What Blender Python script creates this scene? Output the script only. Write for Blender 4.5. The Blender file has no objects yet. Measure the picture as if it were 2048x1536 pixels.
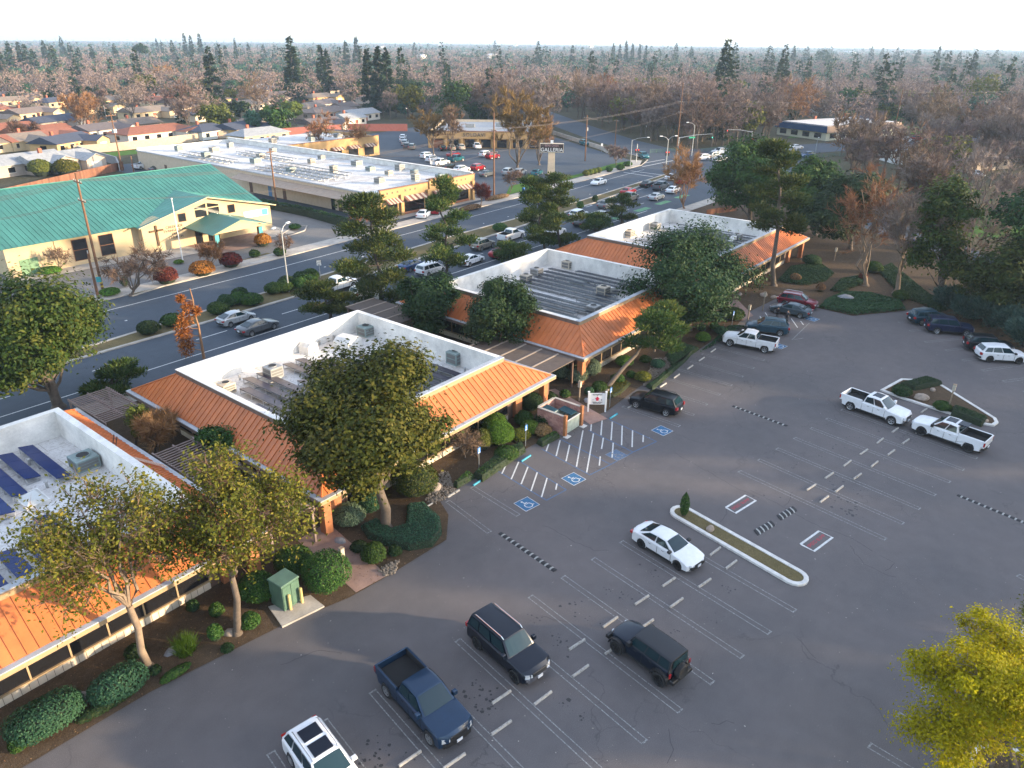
import bpy, math, random
import numpy as np
from mathutils import Vector, Matrix
R_ = math.radians
S = bpy.context.scene
COL = S.collection
random.seed(7)

# ------------------------------------------------------------------ camera
F_PX, PITCH, ROLL, CAM_H, YAW = 1474.58, .4349, .0096, 30.33, .7226 + R_(10)
_cp, _sp = math.cos(PITCH), math.sin(PITCH)
FW = np.array([math.sin(YAW)*_cp, math.cos(YAW)*_cp, -_sp])
_rt = np.array([math.cos(YAW), -math.sin(YAW), 0.]); _up = np.cross(_rt, FW)
RT = math.cos(ROLL)*_rt + math.sin(ROLL)*_up
UP = -math.sin(ROLL)*_rt + math.cos(ROLL)*_up
CAMP = np.array([0., 0., CAM_H])
cam = bpy.data.cameras.new('camera'); cam.sensor_width = 36; cam.lens = 36*F_PX/2048
cam.clip_start = .5; cam.clip_end = 20000
camo = bpy.data.objects.new('camera', cam); COL.objects.link(camo)
camo.matrix_world = Matrix(((RT[0], UP[0], -FW[0], 0), (RT[1], UP[1], -FW[1], 0), (RT[2], UP[2], -FW[2], CAM_H), (0, 0, 0, 1)))
S.camera = camo
S.render.resolution_x, S.render.resolution_y = 1024, 768

# ------------------------------------------------------------------ sky, sun, exposure
SUN_AZ = np.array([.52, -.854]); SUN_EL = 10.5; VEIL = .45
world = bpy.data.worlds.new('World'); S.world = world; world.use_nodes = True
_n = world.node_tree.nodes; _n.clear()
_o = _n.new('ShaderNodeOutputWorld'); _b = _n.new('ShaderNodeBackground'); _s = _n.new('ShaderNodeTexSky')
_s.sky_type = 'NISHITA'; _s.sun_disc = False
_s.sun_elevation = R_(SUN_EL); _s.sun_rotation = math.atan2(SUN_AZ[0], SUN_AZ[1])
_s.air_density = 1.0; _s.dust_density = 1.0; _s.ozone_density = 2.2; _s.altitude = 50
_v = _n.new('ShaderNodeMix'); _v.data_type = 'RGBA'; _v.inputs[0].default_value = VEIL; _v.inputs[7].default_value = (1.75, 1.70, 1.78, 1)   # thin even overcast over the clear sky
world.node_tree.links.new(_s.outputs[0], _v.inputs[6]); world.node_tree.links.new(_v.outputs[2], _b.inputs[0]); world.node_tree.links.new(_b.outputs[0], _o.inputs[0])
_b.inputs[1].default_value = .15
sun = bpy.data.lights.new('sun', 'SUN'); sun.energy = 2.2; sun.angle = R_(1.6); sun.color = (1, .78, .52)
suno = bpy.data.objects.new('sun', sun); COL.objects.link(suno)
_d = Vector((-SUN_AZ[0]*math.cos(R_(SUN_EL)), -SUN_AZ[1]*math.cos(R_(SUN_EL)), -math.sin(R_(SUN_EL))))
suno.rotation_euler = _d.to_track_quat('-Z', 'Y').to_euler(); suno.location = (60, -80, 60)
S.view_settings.view_transform = 'Standard'; S.view_settings.look = 'None'
S.view_settings.exposure = 2.5; S.view_settings.gamma = 1
S.view_settings.use_curve_mapping = False

# ------------------------------------------------------------------ pixel -> place
def ray(x, y): return FW*F_PX + RT*(x-1024) + UP*(768-y)
def G(x, y, z=0.):
    d = ray(x, y); p = CAMP + d*((z-CAM_H)/d[2]); return (float(p[0]), float(p[1]))
def HT(base, top):
    """height of a thing whose foot is at pixel base and whose top is at pixel top"""
    g = G(*base); d = ray(*top); t = math.hypot(*g)/math.hypot(d[0], d[1]); return float(CAM_H + d[2]*t)
def PX(p):
    d = np.array(p, float)-CAMP; k = F_PX/(d@FW); return (1024+k*(d@RT), 768-k*(d@UP))
def hdg(a, b): return math.atan2(b[1]-a[1], b[0]-a[0])

# ------------------------------------------------------------------ materials
MATS = {}
def nd(nt, t, **kw):
    n = nt.nodes.new(t)
    for k, v in kw.items():
        if k.startswith('i'): n.inputs[int(k[1:])].default_value = v
        else: setattr(n, k, v)
    return n
def ramp(nt, fac, stops, interp='LINEAR'):
    r = nt.nodes.new('ShaderNodeValToRGB'); r.color_ramp.interpolation = interp
    e = r.color_ramp.elements
    while len(e) < len(stops): e.new(.5)
    for el, (p, c) in zip(e, stops): el.position = p; el.color = (*c, 1) if len(c) == 3 else c
    nt.links.new(fac, r.inputs[0]); return r
def mixc(nt, fac, a, b, mode='MIX'):
    m = nt.nodes.new('ShaderNodeMix'); m.data_type = 'RGBA'; m.blend_type = mode
    for i, v in ((0, fac), (6, a), (7, b)):
        if hasattr(v, 'is_linked'): nt.links.new(v, m.inputs[i])
        elif isinstance(v, tuple): m.inputs[i].default_value = (*v, 1) if len(v) == 3 else v
        else: m.inputs[i].default_value = v
    return m.outputs[2]
def newmat(name):
    m = bpy.data.materials.new(name); m.use_nodes = True; nt = m.node_tree; b = nt.nodes['Principled BSDF']
    return m, nt, b
def pos(nt, obj=False):
    if obj: return nt.nodes.new('ShaderNodeTexCoord').outputs['Object']
    return nt.nodes.new('ShaderNodeNewGeometry').outputs['Position']
def noise(nt, vec, scale, detail=4, rough=.55, dist=0):
    n = nt.nodes.new('ShaderNodeTexNoise'); n.inputs['Scale'].default_value = scale; n.inputs['Detail'].default_value = detail
    n.inputs['Roughness'].default_value = rough; n.inputs['Distortion'].default_value = dist
    nt.links.new(vec, n.inputs['Vector']); return n.outputs[0]
def M(name, col, rough=.6, metal=0., var=.25, scale=1.5, bump=0., bscale=20., coat=0., emit=None, obj=False, spec=None, rand=0.):
    """plain surface with uneven colour; var = strength of the unevenness"""
    if name in MATS: return MATS[name]
    m, nt, b = newmat(name)
    b.inputs['Roughness'].default_value = rough; b.inputs['Metallic'].default_value = metal
    if spec is not None: b.inputs['Specular IOR Level'].default_value = spec
    if coat: b.inputs['Coat Weight'].default_value = coat; b.inputs['Coat Roughness'].default_value = .08
    v = pos(nt, obj)
    if var:
        a = noise(nt, v, scale, 6); c = noise(nt, v, scale*9, 3)
        lo = tuple(x*(1-var) for x in col); hi = tuple(min(1, x*(1+var*.7)) for x in col)
        r = ramp(nt, a, [(.3, lo), (.7, hi)])
        o = mixc(nt, .35*min(1, var*2), r.outputs[0], ramp(nt, c, [(.35, tuple(x*.6 for x in col)), (.65, hi)]).outputs[0])
        if rand:      # each piece weathers a little differently
            oi = nt.nodes.new('ShaderNodeObjectInfo'); hs = nt.nodes.new('ShaderNodeHueSaturation'); mr = nt.nodes.new('ShaderNodeMapRange'); mr.inputs[3].default_value = 1-rand; mr.inputs[4].default_value = 1+rand
            nt.links.new(oi.outputs['Random'], mr.inputs[0]); nt.links.new(mr.outputs[0], hs.inputs['Value']); nt.links.new(o, hs.inputs['Color']); o = hs.outputs[0]
        nt.links.new(o, b.inputs['Base Color'])
    else: b.inputs['Base Color'].default_value = (*col, 1)
    if bump:
        bp = nt.nodes.new('ShaderNodeBump'); bp.inputs['Strength'].default_value = bump; bp.inputs['Distance'].default_value = .03
        nt.links.new(noise(nt, v, bscale, 4), bp.inputs['Height']); nt.links.new(bp.outputs[0], b.inputs['Normal'])
    if emit:
        b.inputs['Emission Color'].default_value = (*emit[0], 1); b.inputs['Emission Strength'].default_value = emit[1]
    MATS[name] = m; return m
def leafmat(name, dark, mid, light, trans=.18, rough=.6):
    """foliage: every leaf face carries its own value v; each tree also differs a little"""
    if name in MATS: return MATS[name]
    m, nt, b = newmat(name)
    at = nt.nodes.new('ShaderNodeAttribute'); at.attribute_name = 'v'
    r = ramp(nt, at.outputs['Fac'], [(0, dark), (.5, mid), (1, light)])
    oi = nt.nodes.new('ShaderNodeObjectInfo')
    hs = nt.nodes.new('ShaderNodeHueSaturation')
    mr = nt.nodes.new('ShaderNodeMapRange'); mr.inputs[3].default_value = .485; mr.inputs[4].default_value = .515
    nt.links.new(oi.outputs['Random'], mr.inputs[0]); nt.links.new(mr.outputs[0], hs.inputs['Hue'])
    mv = nt.nodes.new('ShaderNodeMapRange'); mv.inputs[3].default_value = .8; mv.inputs[4].default_value = 1.2
    nt.links.new(oi.outputs['Random'], mv.inputs[0]); nt.links.new(mv.outputs[0], hs.inputs['Value'])
    nt.links.new(r.outputs[0], hs.inputs['Color'])
    nt.links.new(hs.outputs[0], b.inputs['Base Color']); b.inputs['Roughness'].default_value = rough
    b.inputs['Specular IOR Level'].default_value = .12
    if trans:
        t = nt.nodes.new('ShaderNodeBsdfTranslucent'); mx = nt.nodes.new('ShaderNodeMixShader'); mx.inputs[0].default_value = trans
        nt.links.new(hs.outputs[0], t.inputs[0]); nt.links.new(b.outputs[0], mx.inputs[1]); nt.links.new(t.outputs[0], mx.inputs[2])
        nt.links.new(mx.outputs[0], nt.nodes['Material Output'].inputs[0])
    MATS[name] = m; return m
def paint(col, metal=.0, rough=.3):
    k = 'paint_%.3f_%.3f_%.3f' % col
    if k in MATS: return MATS[k]
    m, nt, b = newmat(k)
    v = pos(nt, True); a = noise(nt, v, 3, 5)
    r = ramp(nt, a, [(.35, tuple(x*.93 for x in col)), (.7, tuple(min(1, x*1.03) for x in col))])
    nt.links.new(r.outputs[0], b.inputs['Base Color'])
    b.inputs['Metallic'].default_value = metal; b.inputs['Roughness'].default_value = rough
    b.inputs['Coat Weight'].default_value = .35; b.inputs['Coat Roughness'].default_value = .1; b.inputs['Specular IOR Level'].default_value = .3
    MATS[k] = m; return m

# ------------------------------------------------------------------ mesh builder
class MB:
    def __init__(s): s.v = []; s.f = []
    def add(s, vs, fs):
        o = len(s.v); s.v += [tuple(map(float, p)) for p in vs]; s.f += [tuple(i+o for i in f) for f in fs]; return s
    def box(s, x0, x1, y0, y1, z0, z1):
        return s.add([(x0,y0,z0),(x1,y0,z0),(x1,y1,z0),(x0,y1,z0),(x0,y0,z1),(x1,y0,z1),(x1,y1,z1),(x0,y1,z1)],
                     [(0,3,2,1),(4,5,6,7),(0,1,5,4),(1,2,6,5),(2,3,7,6),(3,0,4,7)])
    def bbox(s, x0, x1, y0, y1, z0, z1, b=.02):
        """box with chamfered top edges"""
        return s.loft([[(x0,y0,z0),(x1,y0,z0),(x1,y1,z0),(x0,y1,z0)], [(x0,y0,z1-b),(x1,y0,z1-b),(x1,y1,z1-b),(x0,y1,z1-b)],
                       [(x0+b,y0+b,z1),(x1-b,y0+b,z1),(x1-b,y1-b,z1),(x0+b,y1-b,z1)]])
    def obox(s, c, ax, ay, z0, z1):
        """box about centre c with half-axis vectors ax, ay in plan"""
        P = [(c[0]+i*ax[0]+j*ay[0], c[1]+i*ax[1]+j*ay[1]) for i, j in ((-1,-1),(1,-1),(1,1),(-1,1))]
        return s.prism(P, z0, z1)
    def prism(s, P, z0, z1):
        n = len(P); return s.add([(x,y,z0) for x,y in P]+[(x,y,z1) for x,y in P],
            [tuple(range(n-1,-1,-1)), tuple(range(n,2*n))]+[(i,(i+1)%n,n+(i+1)%n,n+i) for i in range(n)])
    def poly(s, P): return s.add(P, [tuple(range(len(P)))])
    def slab(s, P, t):
        """thin plate: polygon P in space, thickness t against its normal"""
        a, b, c = map(Vector, P[:3]); n = (b-a).cross(c-a).normalized()*t; k = len(P)
        return s.add(list(P)+[tuple(Vector(p)-n) for p in P], [tuple(range(k)), tuple(range(2*k-1,k-1,-1))]+[(i,k+i,k+(i+1)%k,(i+1)%k) for i in range(k)])
    def loft(s, rings, cap0=True, cap1=True, closed=True):
        n = len(rings[0]); vs = [p for r in rings for p in r]; fs = []
        for k in range(len(rings)-1):
            for i in range(n if closed else n-1):
                j = (i+1) % n; fs.append((k*n+i, k*n+j, (k+1)*n+j, (k+1)*n+i))
        if cap0: fs.append(tuple(range(n-1,-1,-1)))
        if cap1: fs.append(tuple((len(rings)-1)*n+i for i in range(n)))
        return s.add(vs, fs)
    def tube(s, pts, rad, n=6, cap=True):
        rings = []; pts = [Vector(p) for p in pts]
        if not hasattr(rad, '__len__'): rad = [rad]*len(pts)
        for i, p in enumerate(pts):
            d = (pts[min(i+1,len(pts)-1)]-pts[max(i-1,0)]).normalized()
            a = d.cross(Vector((0,0,1)) if abs(d.z) < .9 else Vector((1,0,0))).normalized(); b = d.cross(a)
            rings.append([tuple(p+(a*math.cos(t)+b*math.sin(t))*rad[i]) for t in [2*math.pi*k/n for k in range(n)]])
        return s.loft(rings, cap, cap)
    def cyl(s, x, y, z0, z1, r, r1=None, n=12):
        r1 = r if r1 is None else r1
        return s.loft([[(x+q*math.cos(2*math.pi*k/n), y+q*math.sin(2*math.pi*k/n), z) for k in range(n)] for q, z in ((r,z0),(r1,z1))])
    def ball(s, c, rx, ry, rz, nu=10, nv=6, jit=0, rnd=random):
        rings = []
        for j in range(1, nv):
            t = math.pi*j/nv
            rings.append([(c[0]+rx*math.sin(t)*math.cos(2*math.pi*i/nu)*(1+jit*rnd.uniform(-1,1)), c[1]+ry*math.sin(t)*math.sin(2*math.pi*i/nu)*(1+jit*rnd.uniform(-1,1)),
                           c[2]-rz*math.cos(t)*(1+jit*rnd.uniform(-1,1))) for i in range(nu)])
        return s.loft(rings)
    def rot(s, a, c=(0,0)):
        ca, sa = math.cos(a), math.sin(a)
        s.v = [(c[0]+(x-c[0])*ca-(y-c[1])*sa, c[1]+(x-c[0])*sa+(y-c[1])*ca, z) for x,y,z in s.v]; return s
    def shift(s, dx, dy, dz=0): s.v = [(x+dx,y+dy,z+dz) for x,y,z in s.v]; return s
    def mesh(s, name, mat=None, smooth=None):
        me = bpy.data.meshes.new(name); me.from_pydata(s.v, [], s.f)
        if mat: me.materials.append(mat)
        if smooth: me.polygons.foreach_set('use_smooth', [True]*len(me.polygons)); me.set_sharp_from_angle(angle=R_(smooth))
        me.update(); return me

def link(o, parent=None):
    COL.objects.link(o)
    if parent: o.parent = parent
    return o
def tag(o, label=None, cat=None, group=None, kind=None):
    if label: o['label'] = label
    if cat: o['category'] = cat
    if group: o['group'] = group
    if kind: o['kind'] = kind
    return o
def thing(name, label, cat, loc=(0,0,0), rz=0, group=None):
    o = bpy.data.objects.new(name, None); o.empty_display_size = .3; link(o)
    o.location = loc if len(loc) == 3 else (*loc, 0); o.rotation_euler = (0,0,rz)
    return tag(o, label, cat, group)
def origin(o):
    p = Vector((0,0,0))
    while o: p = p+o.location; o = o.parent
    return p
def part(name, mb, mat, parent, world=False, smooth=None, label=None):
    """a mesh under a thing; world=True: the builder's points are in world space (parents unrotated)"""
    if world:
        d = origin(parent); mb.shift(-d.x, -d.y, -d.z)
    me = mb.mesh(name, mat, smooth) if isinstance(mb, MB) else mb
    o = link(bpy.data.objects.new(name, me), parent)
    if label: o['label'] = label
    return o
def single(name, mb, mat, label, cat, group=None, loc=(0,0,0), rz=0, smooth=None):
    """a thing that is one mesh; builder points local to loc"""
    me = mb.mesh(name, mat, smooth) if isinstance(mb, MB) else mb
    o = link(bpy.data.objects.new(name, me)); o.location = loc if len(loc) == 3 else (*loc, 0); o.rotation_euler = (0,0,rz)
    return tag(o, label, cat, group)
def struct(name, mb, mat, parent=None, kind='structure', smooth=None):
    o = link(bpy.data.objects.new(name, mb.mesh(name, mat, smooth) if isinstance(mb, MB) else mb), parent)
    o['kind'] = kind; return o
ORD = ['first','second','third','fourth','fifth','sixth','seventh','eighth','ninth','tenth','eleventh','twelfth','thirteenth','fourteenth','fifteenth','sixteenth','seventeenth','eighteenth','nineteenth','twentieth','twenty-first','twenty-second']

def text_mesh(txt, size, mat, depth=.02, align='CENTER', spacing=1.0):
    c = bpy.data.curves.new('lettering', 'FONT'); c.body = txt; c.size = size; c.extrude = depth; c.align_x = align; c.align_y = 'CENTER'
    c.space_line = .95; c.space_character = spacing
    o = bpy.data.objects.new('lettering', c); COL.objects.link(o)
    dg = bpy.context.evaluated_depsgraph_get(); me = bpy.data.meshes.new_from_object(o.evaluated_get(dg))
    bpy.data.objects.remove(o); bpy.data.curves.remove(c)
    me.materials.clear(); me.materials.append(mat); return me
def lettering(txt, size, mat, parent, loc, face, name='lettering', up=None, depth=.02, spacing=1.0):
    """text readable from the side 'face' (outward normal); loc relative to parent"""
    o = link(bpy.data.objects.new(name, text_mesh(txt, size, mat, depth, spacing=spacing)), parent)
    n = Vector(face).normalized(); u = Vector(up) if up else Vector((0,0,1)); u = (u-n*u.dot(n)).normalized(); r = u.cross(n)
    o.matrix_local = Matrix(((r.x,u.x,n.x,loc[0]),(r.y,u.y,n.y,loc[1]),(r.z,u.z,n.z,loc[2]),(0,0,0,1)))
    return o
# ------------------------------------------------------------------ ground materials
def asphalt(name, base, tint, crack=.5, obj=False):
    m, nt, b = newmat(name); v = pos(nt)
    big = noise(nt, v, .07, 5, .6); mid = noise(nt, v, .9, 6, .6); fine = noise(nt, v, 28, 3, .7)
    c0 = tuple(base*t*.64 for t in (tint[0]*.9, tint[1], tint[2]*1.12)); c1 = tuple(base*t*1.36 for t in (tint[0]*1.08, tint[1], tint[2]*.97))
    c = ramp(nt, big, [(.36, c0), (.62, c1)]).outputs[0]
    c = mixc(nt, .45, c, ramp(nt, mid, [(.35, tuple(base*.72*t for t in tint)), (.68, tuple(base*1.25*t for t in tint))]).outputs[0])
    c = mixc(nt, .5, c, ramp(nt, fine, [(.3, tuple(base*.5*t for t in tint)), (.55, tuple(base*1.*t for t in tint)), (.74, tuple(base*2.1*t for t in tint))]).outputs[0])
    # fine cracks: bent cells, only where a patchy mask allows
    mp = nt.nodes.new('ShaderNodeMix'); mp.data_type = 'VECTOR'; mp.inputs[0].default_value = .12
    nn = nt.nodes.new('ShaderNodeTexNoise'); nn.inputs['Scale'].default_value = .5; nn.inputs['Detail'].default_value = 5; nt.links.new(v, nn.inputs['Vector'])
    sc = nt.nodes.new('ShaderNodeVectorMath'); sc.operation = 'SCALE'; sc.inputs['Scale'].default_value = 26; nt.links.new(nn.outputs['Color'], sc.inputs[0])
    nt.links.new(v, mp.inputs[4]); nt.links.new(sc.outputs[0], mp.inputs[5])
    vo = nt.nodes.new('ShaderNodeTexVoronoi'); vo.feature = 'DISTANCE_TO_EDGE'; vo.inputs['Scale'].default_value = .13; nt.links.new(mp.outputs[1], vo.inputs['Vector'])
    line = ramp(nt, vo.outputs['Distance'], [(0, (1,1,1)), (.0055, (0,0,0))]).outputs[0]
    mask = ramp(nt, noise(nt, v, .05, 3), [(.46, (0,0,0)), (.56, (1,1,1))]).outputs[0]
    lm = mixc(nt, 1., line, mask, 'MULTIPLY'); fac = mixc(nt, 1., lm, (crack,)*3, 'MULTIPLY')
    c = mixc(nt, fac, c, (base*.3,)*3)
    nt.links.new(c, b.inputs['Base Color']); b.inputs['Roughness'].default_value = .82; b.inputs['Specular IOR Level'].default_value = .3
    bp = nt.nodes.new('ShaderNodeBump'); bp.inputs['Strength'].default_value = .25; bp.inputs['Distance'].default_value = .02
    nt.links.new(fine, bp.inputs['Height']); nt.links.new(bp.outputs[0], b.inputs['Normal'])
    MATS[name] = m; return m
def earth(name, cols, scales=(.25, 2.2, 22), bump=.5):
    m, nt, b = newmat(name); v = pos(nt)
    c = ramp(nt, noise(nt, v, scales[0], 6, .62), [(.36, cols[0]), (.62, cols[1])]).outputs[0]
    c = mixc(nt, .5, c, ramp(nt, noise(nt, v, scales[1], 6, .65), [(.36, cols[0]), (.52, cols[1]), (.68, cols[2])]).outputs[0])
    c = mixc(nt, .45, c, ramp(nt, noise(nt, v, scales[2], 3, .7), [(.34, tuple(x*.4 for x in cols[0])), (.55, cols[1]), (.72, tuple(min(1,x*1.5) for x in cols[2]))]).outputs[0])
    nt.links.new(c, b.inputs['Base Color']); b.inputs['Roughness'].default_value = .95; b.inputs['Specular IOR Level'].default_value = .1
    bp = nt.nodes.new('ShaderNodeBump'); bp.inputs['Strength'].default_value = bump; bp.inputs['Distance'].default_value = .06
    nt.links.new(noise(nt, v, scales[2]*.6, 4), bp.inputs['Height']); nt.links.new(bp.outputs[0], b.inputs['Normal'])
    MATS[name] = m; return m
A_LOT = asphalt('asphalt_lot', .11, (1.07, .97, .96))
A_ST = asphalt('asphalt_street', .07, (.8, 1., 1.25), .35)
A_CH = asphalt('asphalt_worn', .15, (1.05, 1., .93), .3)
SOIL = earth('planting_soil', [(.055,.038,.024), (.1,.068,.042), (.165,.115,.075)])
DRY = earth('dry_grass_ground', [(.10,.085,.04), (.15,.12,.06), (.2,.16,.085)])
LAND = earth('land_cover', [(.05,.05,.03), (.085,.075,.045), (.12,.1,.06)], (.012, .12, 1.5), .2)
LAWN = earth('lawn_ground', [(.05,.11,.02), (.075,.16,.03), (.1,.19,.045)])
CONC = M('concrete', (.40,.36,.31), .85, var=.3, scale=.8, bump=.15)
CONC_W = M('kerb_paint_white', (.62,.6,.56), .8, var=.22, scale=2.5, bump=.15)
PATHM = M('pink_concrete', (.30,.19,.15), .85, var=.25, scale=1.2)
WHITE_P = M('marking_white', (.62,.62,.6), .75, var=.35, scale=5)
BLUE_P = M('marking_blue', (.03,.125,.25), .75, var=.35, scale=5)
FADE_B = M('marking_faded_blue', (.09,.14,.22), .8, var=.4, scale=6)
TEAL_B = M('wheel_stop_blue', (.03,.26,.36), .7, var=.25, scale=6)
RED_P = M('marking_red', (.38,.05,.07), .8, var=.4, scale=6)
RUB = M('rubber_black', (.025,.025,.027), .8, var=.2)
OIL = M('oil_stain', (.018,.017,.018), .5, var=.3)
GREENP = M('bike_lane_green', (.10,.26,.13), .8, var=.3)

def sheet(name, P, z, mat, kind='structure', parent=None):
    return struct(name, MB().poly([(x, y, z) for x, y in P]), mat, parent, kind)
def strip_poly(pts, w):
    L, Rr = [], []
    for i, p in enumerate(pts):
        a = pts[max(0, i-1)]; c = pts[min(len(pts)-1, i+1)]; d = Vector((c[0]-a[0], c[1]-a[1])).normalized(); n = (-d.y, d.x)
        L.append((p[0]+n[0]*w/2, p[1]+n[1]*w/2)); Rr.append((p[0]-n[0]*w/2, p[1]-n[1]*w/2))
    return L, Rr
def ribbon(mb, pts, w, z, closed=False):
    L, Rr = strip_poly(pts, w)
    for i in range(len(pts)-1):
        mb.poly([(*Rr[i], z), (*Rr[i+1], z), (*L[i+1], z), (*L[i], z)])
    return mb
def inset(P, d):
    n = len(P); out = []
    ar = sum(P[i][0]*P[(i+1)%n][1]-P[(i+1)%n][0]*P[i][1] for i in range(n)); sg = 1 if ar > 0 else -1
    for i in range(n):
        a, b, c = Vector(P[i-1]), Vector(P[i]), Vector(P[(i+1)%n]); e1 = (b-a).normalized(); e2 = (c-b).normalized()
        n1 = Vector((-e1.y, e1.x))*sg; n2 = Vector((-e2.y, e2.x))*sg; m = (n1+n2); k = m.length_squared
        m = m*(2/k) if k > .2 else n1; out.append((b.x+m.x*d, b.y+m.y*d))
    return out
def kerb_ring(P, w, h, z0=-.01):
    """closed kerb round polygon P, w wide, h high, with softened top edges"""
    Q = inset(P, w); b = .03; n = len(P); P1, Q1 = inset(P, b), inset(P, w-b)
    rings = [[(*P[i], z0) for i in range(n)], [(*P[i], h-b) for i in range(n)], [(*P1[i], h) for i in range(n)], [(*Q1[i], h) for i in range(n)], [(*Q[i], h-b) for i in range(n)], [(*Q[i], z0) for i in range(n)]]
    m = MB(); m.loft(rings, False, False); return m, Q
def kerb_line(pts, w=.16, h=.13, z0=-.02):
    L, Rr = strip_poly(pts, w); m = MB()
    m.loft([[(*a, z0), (*a, h), (*b, h), (*b, z0)] for a, b in zip(L, Rr)])
    return m

# ------------------------------------------------------------------ setting: ground, roads, lots
nseg = 48
sheet('ground', [(900+7000*math.cos(2*math.pi*i/nseg), 900+7000*math.sin(2*math.pi*i/nseg)) for i in range(nseg)], -.06, LAND)
LOT = sheet('parking_lot', [(-70,-70), (60,-70), (118,-5), (112,40), (-70,40)], 0, A_LOT)
front = [G(*p) for p in [(45,1536),(300,1385),(563,1252),(700,1195),(780,1150),(893,1080),(897,1030),(880,1003),(903,985),(1000,925),(1100,873),(1165,843),(1215,822),(1275,777),(1390,705),(1445,668),(1470,655),(1498,624),(1553,597),(1635,616),(1705,632),(1810,622),(1850,612),(1943,663),(2010,690),(2048,712)]]
garden_poly = [(-110,26), (-22,31.)] + front + [(91,-4),(86,-14),(95,-13),(112,3),(127,16),(141,30),(158,46),(172,58),(176,64),(165,65),(-110,65)]
GARDEN = sheet('garden_bed', garden_poly, .035, SOIL)
NEAR_E = [(-150,67.5),(150,67.5),(165,67.2),(176,64.),(184,60)]
MED_N = [(-150,78.7),(60,78.9),(94,81),(129,83.2),(174,88.2)]
MED_F = [(-150,81.8),(30,82),(60,84.3),(94,86.5),(129,87),(174,90.2)]
FAR_E = [(-150,95.3),(60,96.2),(119,98.7),(144,99.7),(184,102.3),(194,106),(199,112),(203,120)]
main_poly = [(-150,67.5),(150,67.5),(165,67.2),(176,64),(184,60),(230,70)] + [(236,100),(215,116)] + FAR_E[::-1]
STREET = sheet('main_street', main_poly, 0, A_ST)
L_, R2 = strip_poly([(60,-45),(100,-12),(121,6),(136,18),(148,31),(168,50),(190,68),(206,84)], 10.5); sheet('creek_side_street', R2+L_[::-1], .006, A_ST)
L_, R2 = strip_poly([(205,100),(212,112),(226,136),(254,172),(298,225),(345,300)], 15); sheet('cross_street', R2+L_[::-1], .012, A_ST)
L_, R2 = strip_poly([(214,94),(232,89),(252,80),(282,66),(330,42),(420,0),(600,-90)], 17); sheet('avenue', R2+L_[::-1], .018, A_ST)
m = MB()
for P in ([(-150,66.),(150,66.),(163,65.8),(172,62.5)], ): ribbon(m, P, 2.6, .1)
struct('sidewalk', m, CONC)
m = MB(); ribbon(m, [(-150,97.1),(60,97.9),(119,100.4),(144,101.4),(183,104),(191,108)], 3.0, .09); struct('church_sidewalk', m, CONC)
struct('street_kerb', kerb_line([(-150,67.42),(150,67.42),(165,67.1),(176,63.9)]), CONC)
struct('church_kerb', kerb_line([(x, y+.1) for x, y in FAR_E]), CONC)
struct('median_kerb', kerb_ring(MED_N+MED_F[::-1], .45, .14)[0], CONC)
sheet('median_bed', inset(MED_N+MED_F[::-1], .4), .09, DRY)
sheet('church_lot', [(-150,98.7),(60,99.5),(88,100.5),(86,150),(70,190),(-150,190)], -.01, A_CH)
sheet('church_plaza', [(50,108.5),(75.5,108.5),(76,116.5),(50,116.5)], .045, CONC)
sheet('church_walk', [(33,112.6),(50,112.2),(50,116),(33,116)], .04, CONC)
sheet('plaza_paving', [(58.5,105.6),(70,105.4),(70,116),(58.5,116)], .052, PATHM)
sheet('mall_lot', [(88,101.2),(120,101.9),(144,103),(183,105.5),(190,109),(197,121),(222,160),(214,218),(150,206),(86,206)], -.006, A_ST)
sheet('mall_apron', [(90,102.4),(119.5,103.5),(119.5,108),(90,108)], .05, CONC)
sheet('verge_lawn', [(126,102.8),(144,103.6),(160,104.8),(160,107),(146,106.6),(141,109.5),(135,109)], .03, LAWN)
sheet('corner_lawn', [(160,104.8),(182,106),(187,109.4),(180,109.6),(160,107)], .033, LAWN)
sheet('back_lawn', [(86,222),(140,224),(200,232),(204,240),(140,233),(86,231)], -.03, LAWN)
sheet('office_lawn', [(276,96),(300,100),(340,80),(360,84),(350,62),(322,64)], -.03, LAWN)
sheet('yard_lawn', [(150,18),(170,20),(190,8),(182,-4),(160,4)], -.03, LAWN)
for P, n in (([(595,1082),(655,1045),(775,1152),(712,1186)], 'entry_path'), ([(1085,783),(1110,778),(1215,838),(1180,850)], 'garden_path'), ([(1445,605),(1475,600),(1507,632),(1485,642)], 'office_path')):
    sheet(n, [G(*p) for p in P][::-1], .045, PATHM)
struct('transformer_pad', MB().prism([G(*p) for p in [(537,1216),(565,1256),(649,1215),(621,1193)]], 0, .12), CONC)

# gravel runs (small stones, too many to count)
def stones(name, P, n, s, cols, z=.05, rz=.5, seed=1):
    rg = np.random.default_rng(seed); xs = [p[0] for p in P]; ys = [p[1] for p in P]; mb = MB(); k = 0
    def inside(x, y):
        c = False; j = len(P)-1
        for i in range(len(P)):
            if (P[i][1] > y) != (P[j][1] > y) and x < (P[j][0]-P[i][0])*(y-P[i][1])/(P[j][1]-P[i][1])+P[i][0]: c = not c
            j = i
        return c
    while k < n:
        x, y = rg.uniform(min(xs), max(xs)), rg.uniform(min(ys), max(ys))
        if inside(x, y):
            q = s*rg.uniform(.5, 1.4); k += 1
            mb.loft([[(x+q*math.cos(t)*rg.uniform(.7,1.2), y+q*math.sin(t)*rg.uniform(.7,1.2), z) for t in (0,1.05,2.1,3.14,4.2,5.2)], [(x+.6*q*math.cos(t), y+.6*q*math.sin(t), z+q*rz*2) for t in (0,1.05,2.1,3.14,4.2,5.2)]], False)
    return struct(name, mb, cols, None, 'stuff')
GRAV = M('river_stones', (.2,.165,.13), .85, var=.5, scale=6)
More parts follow.
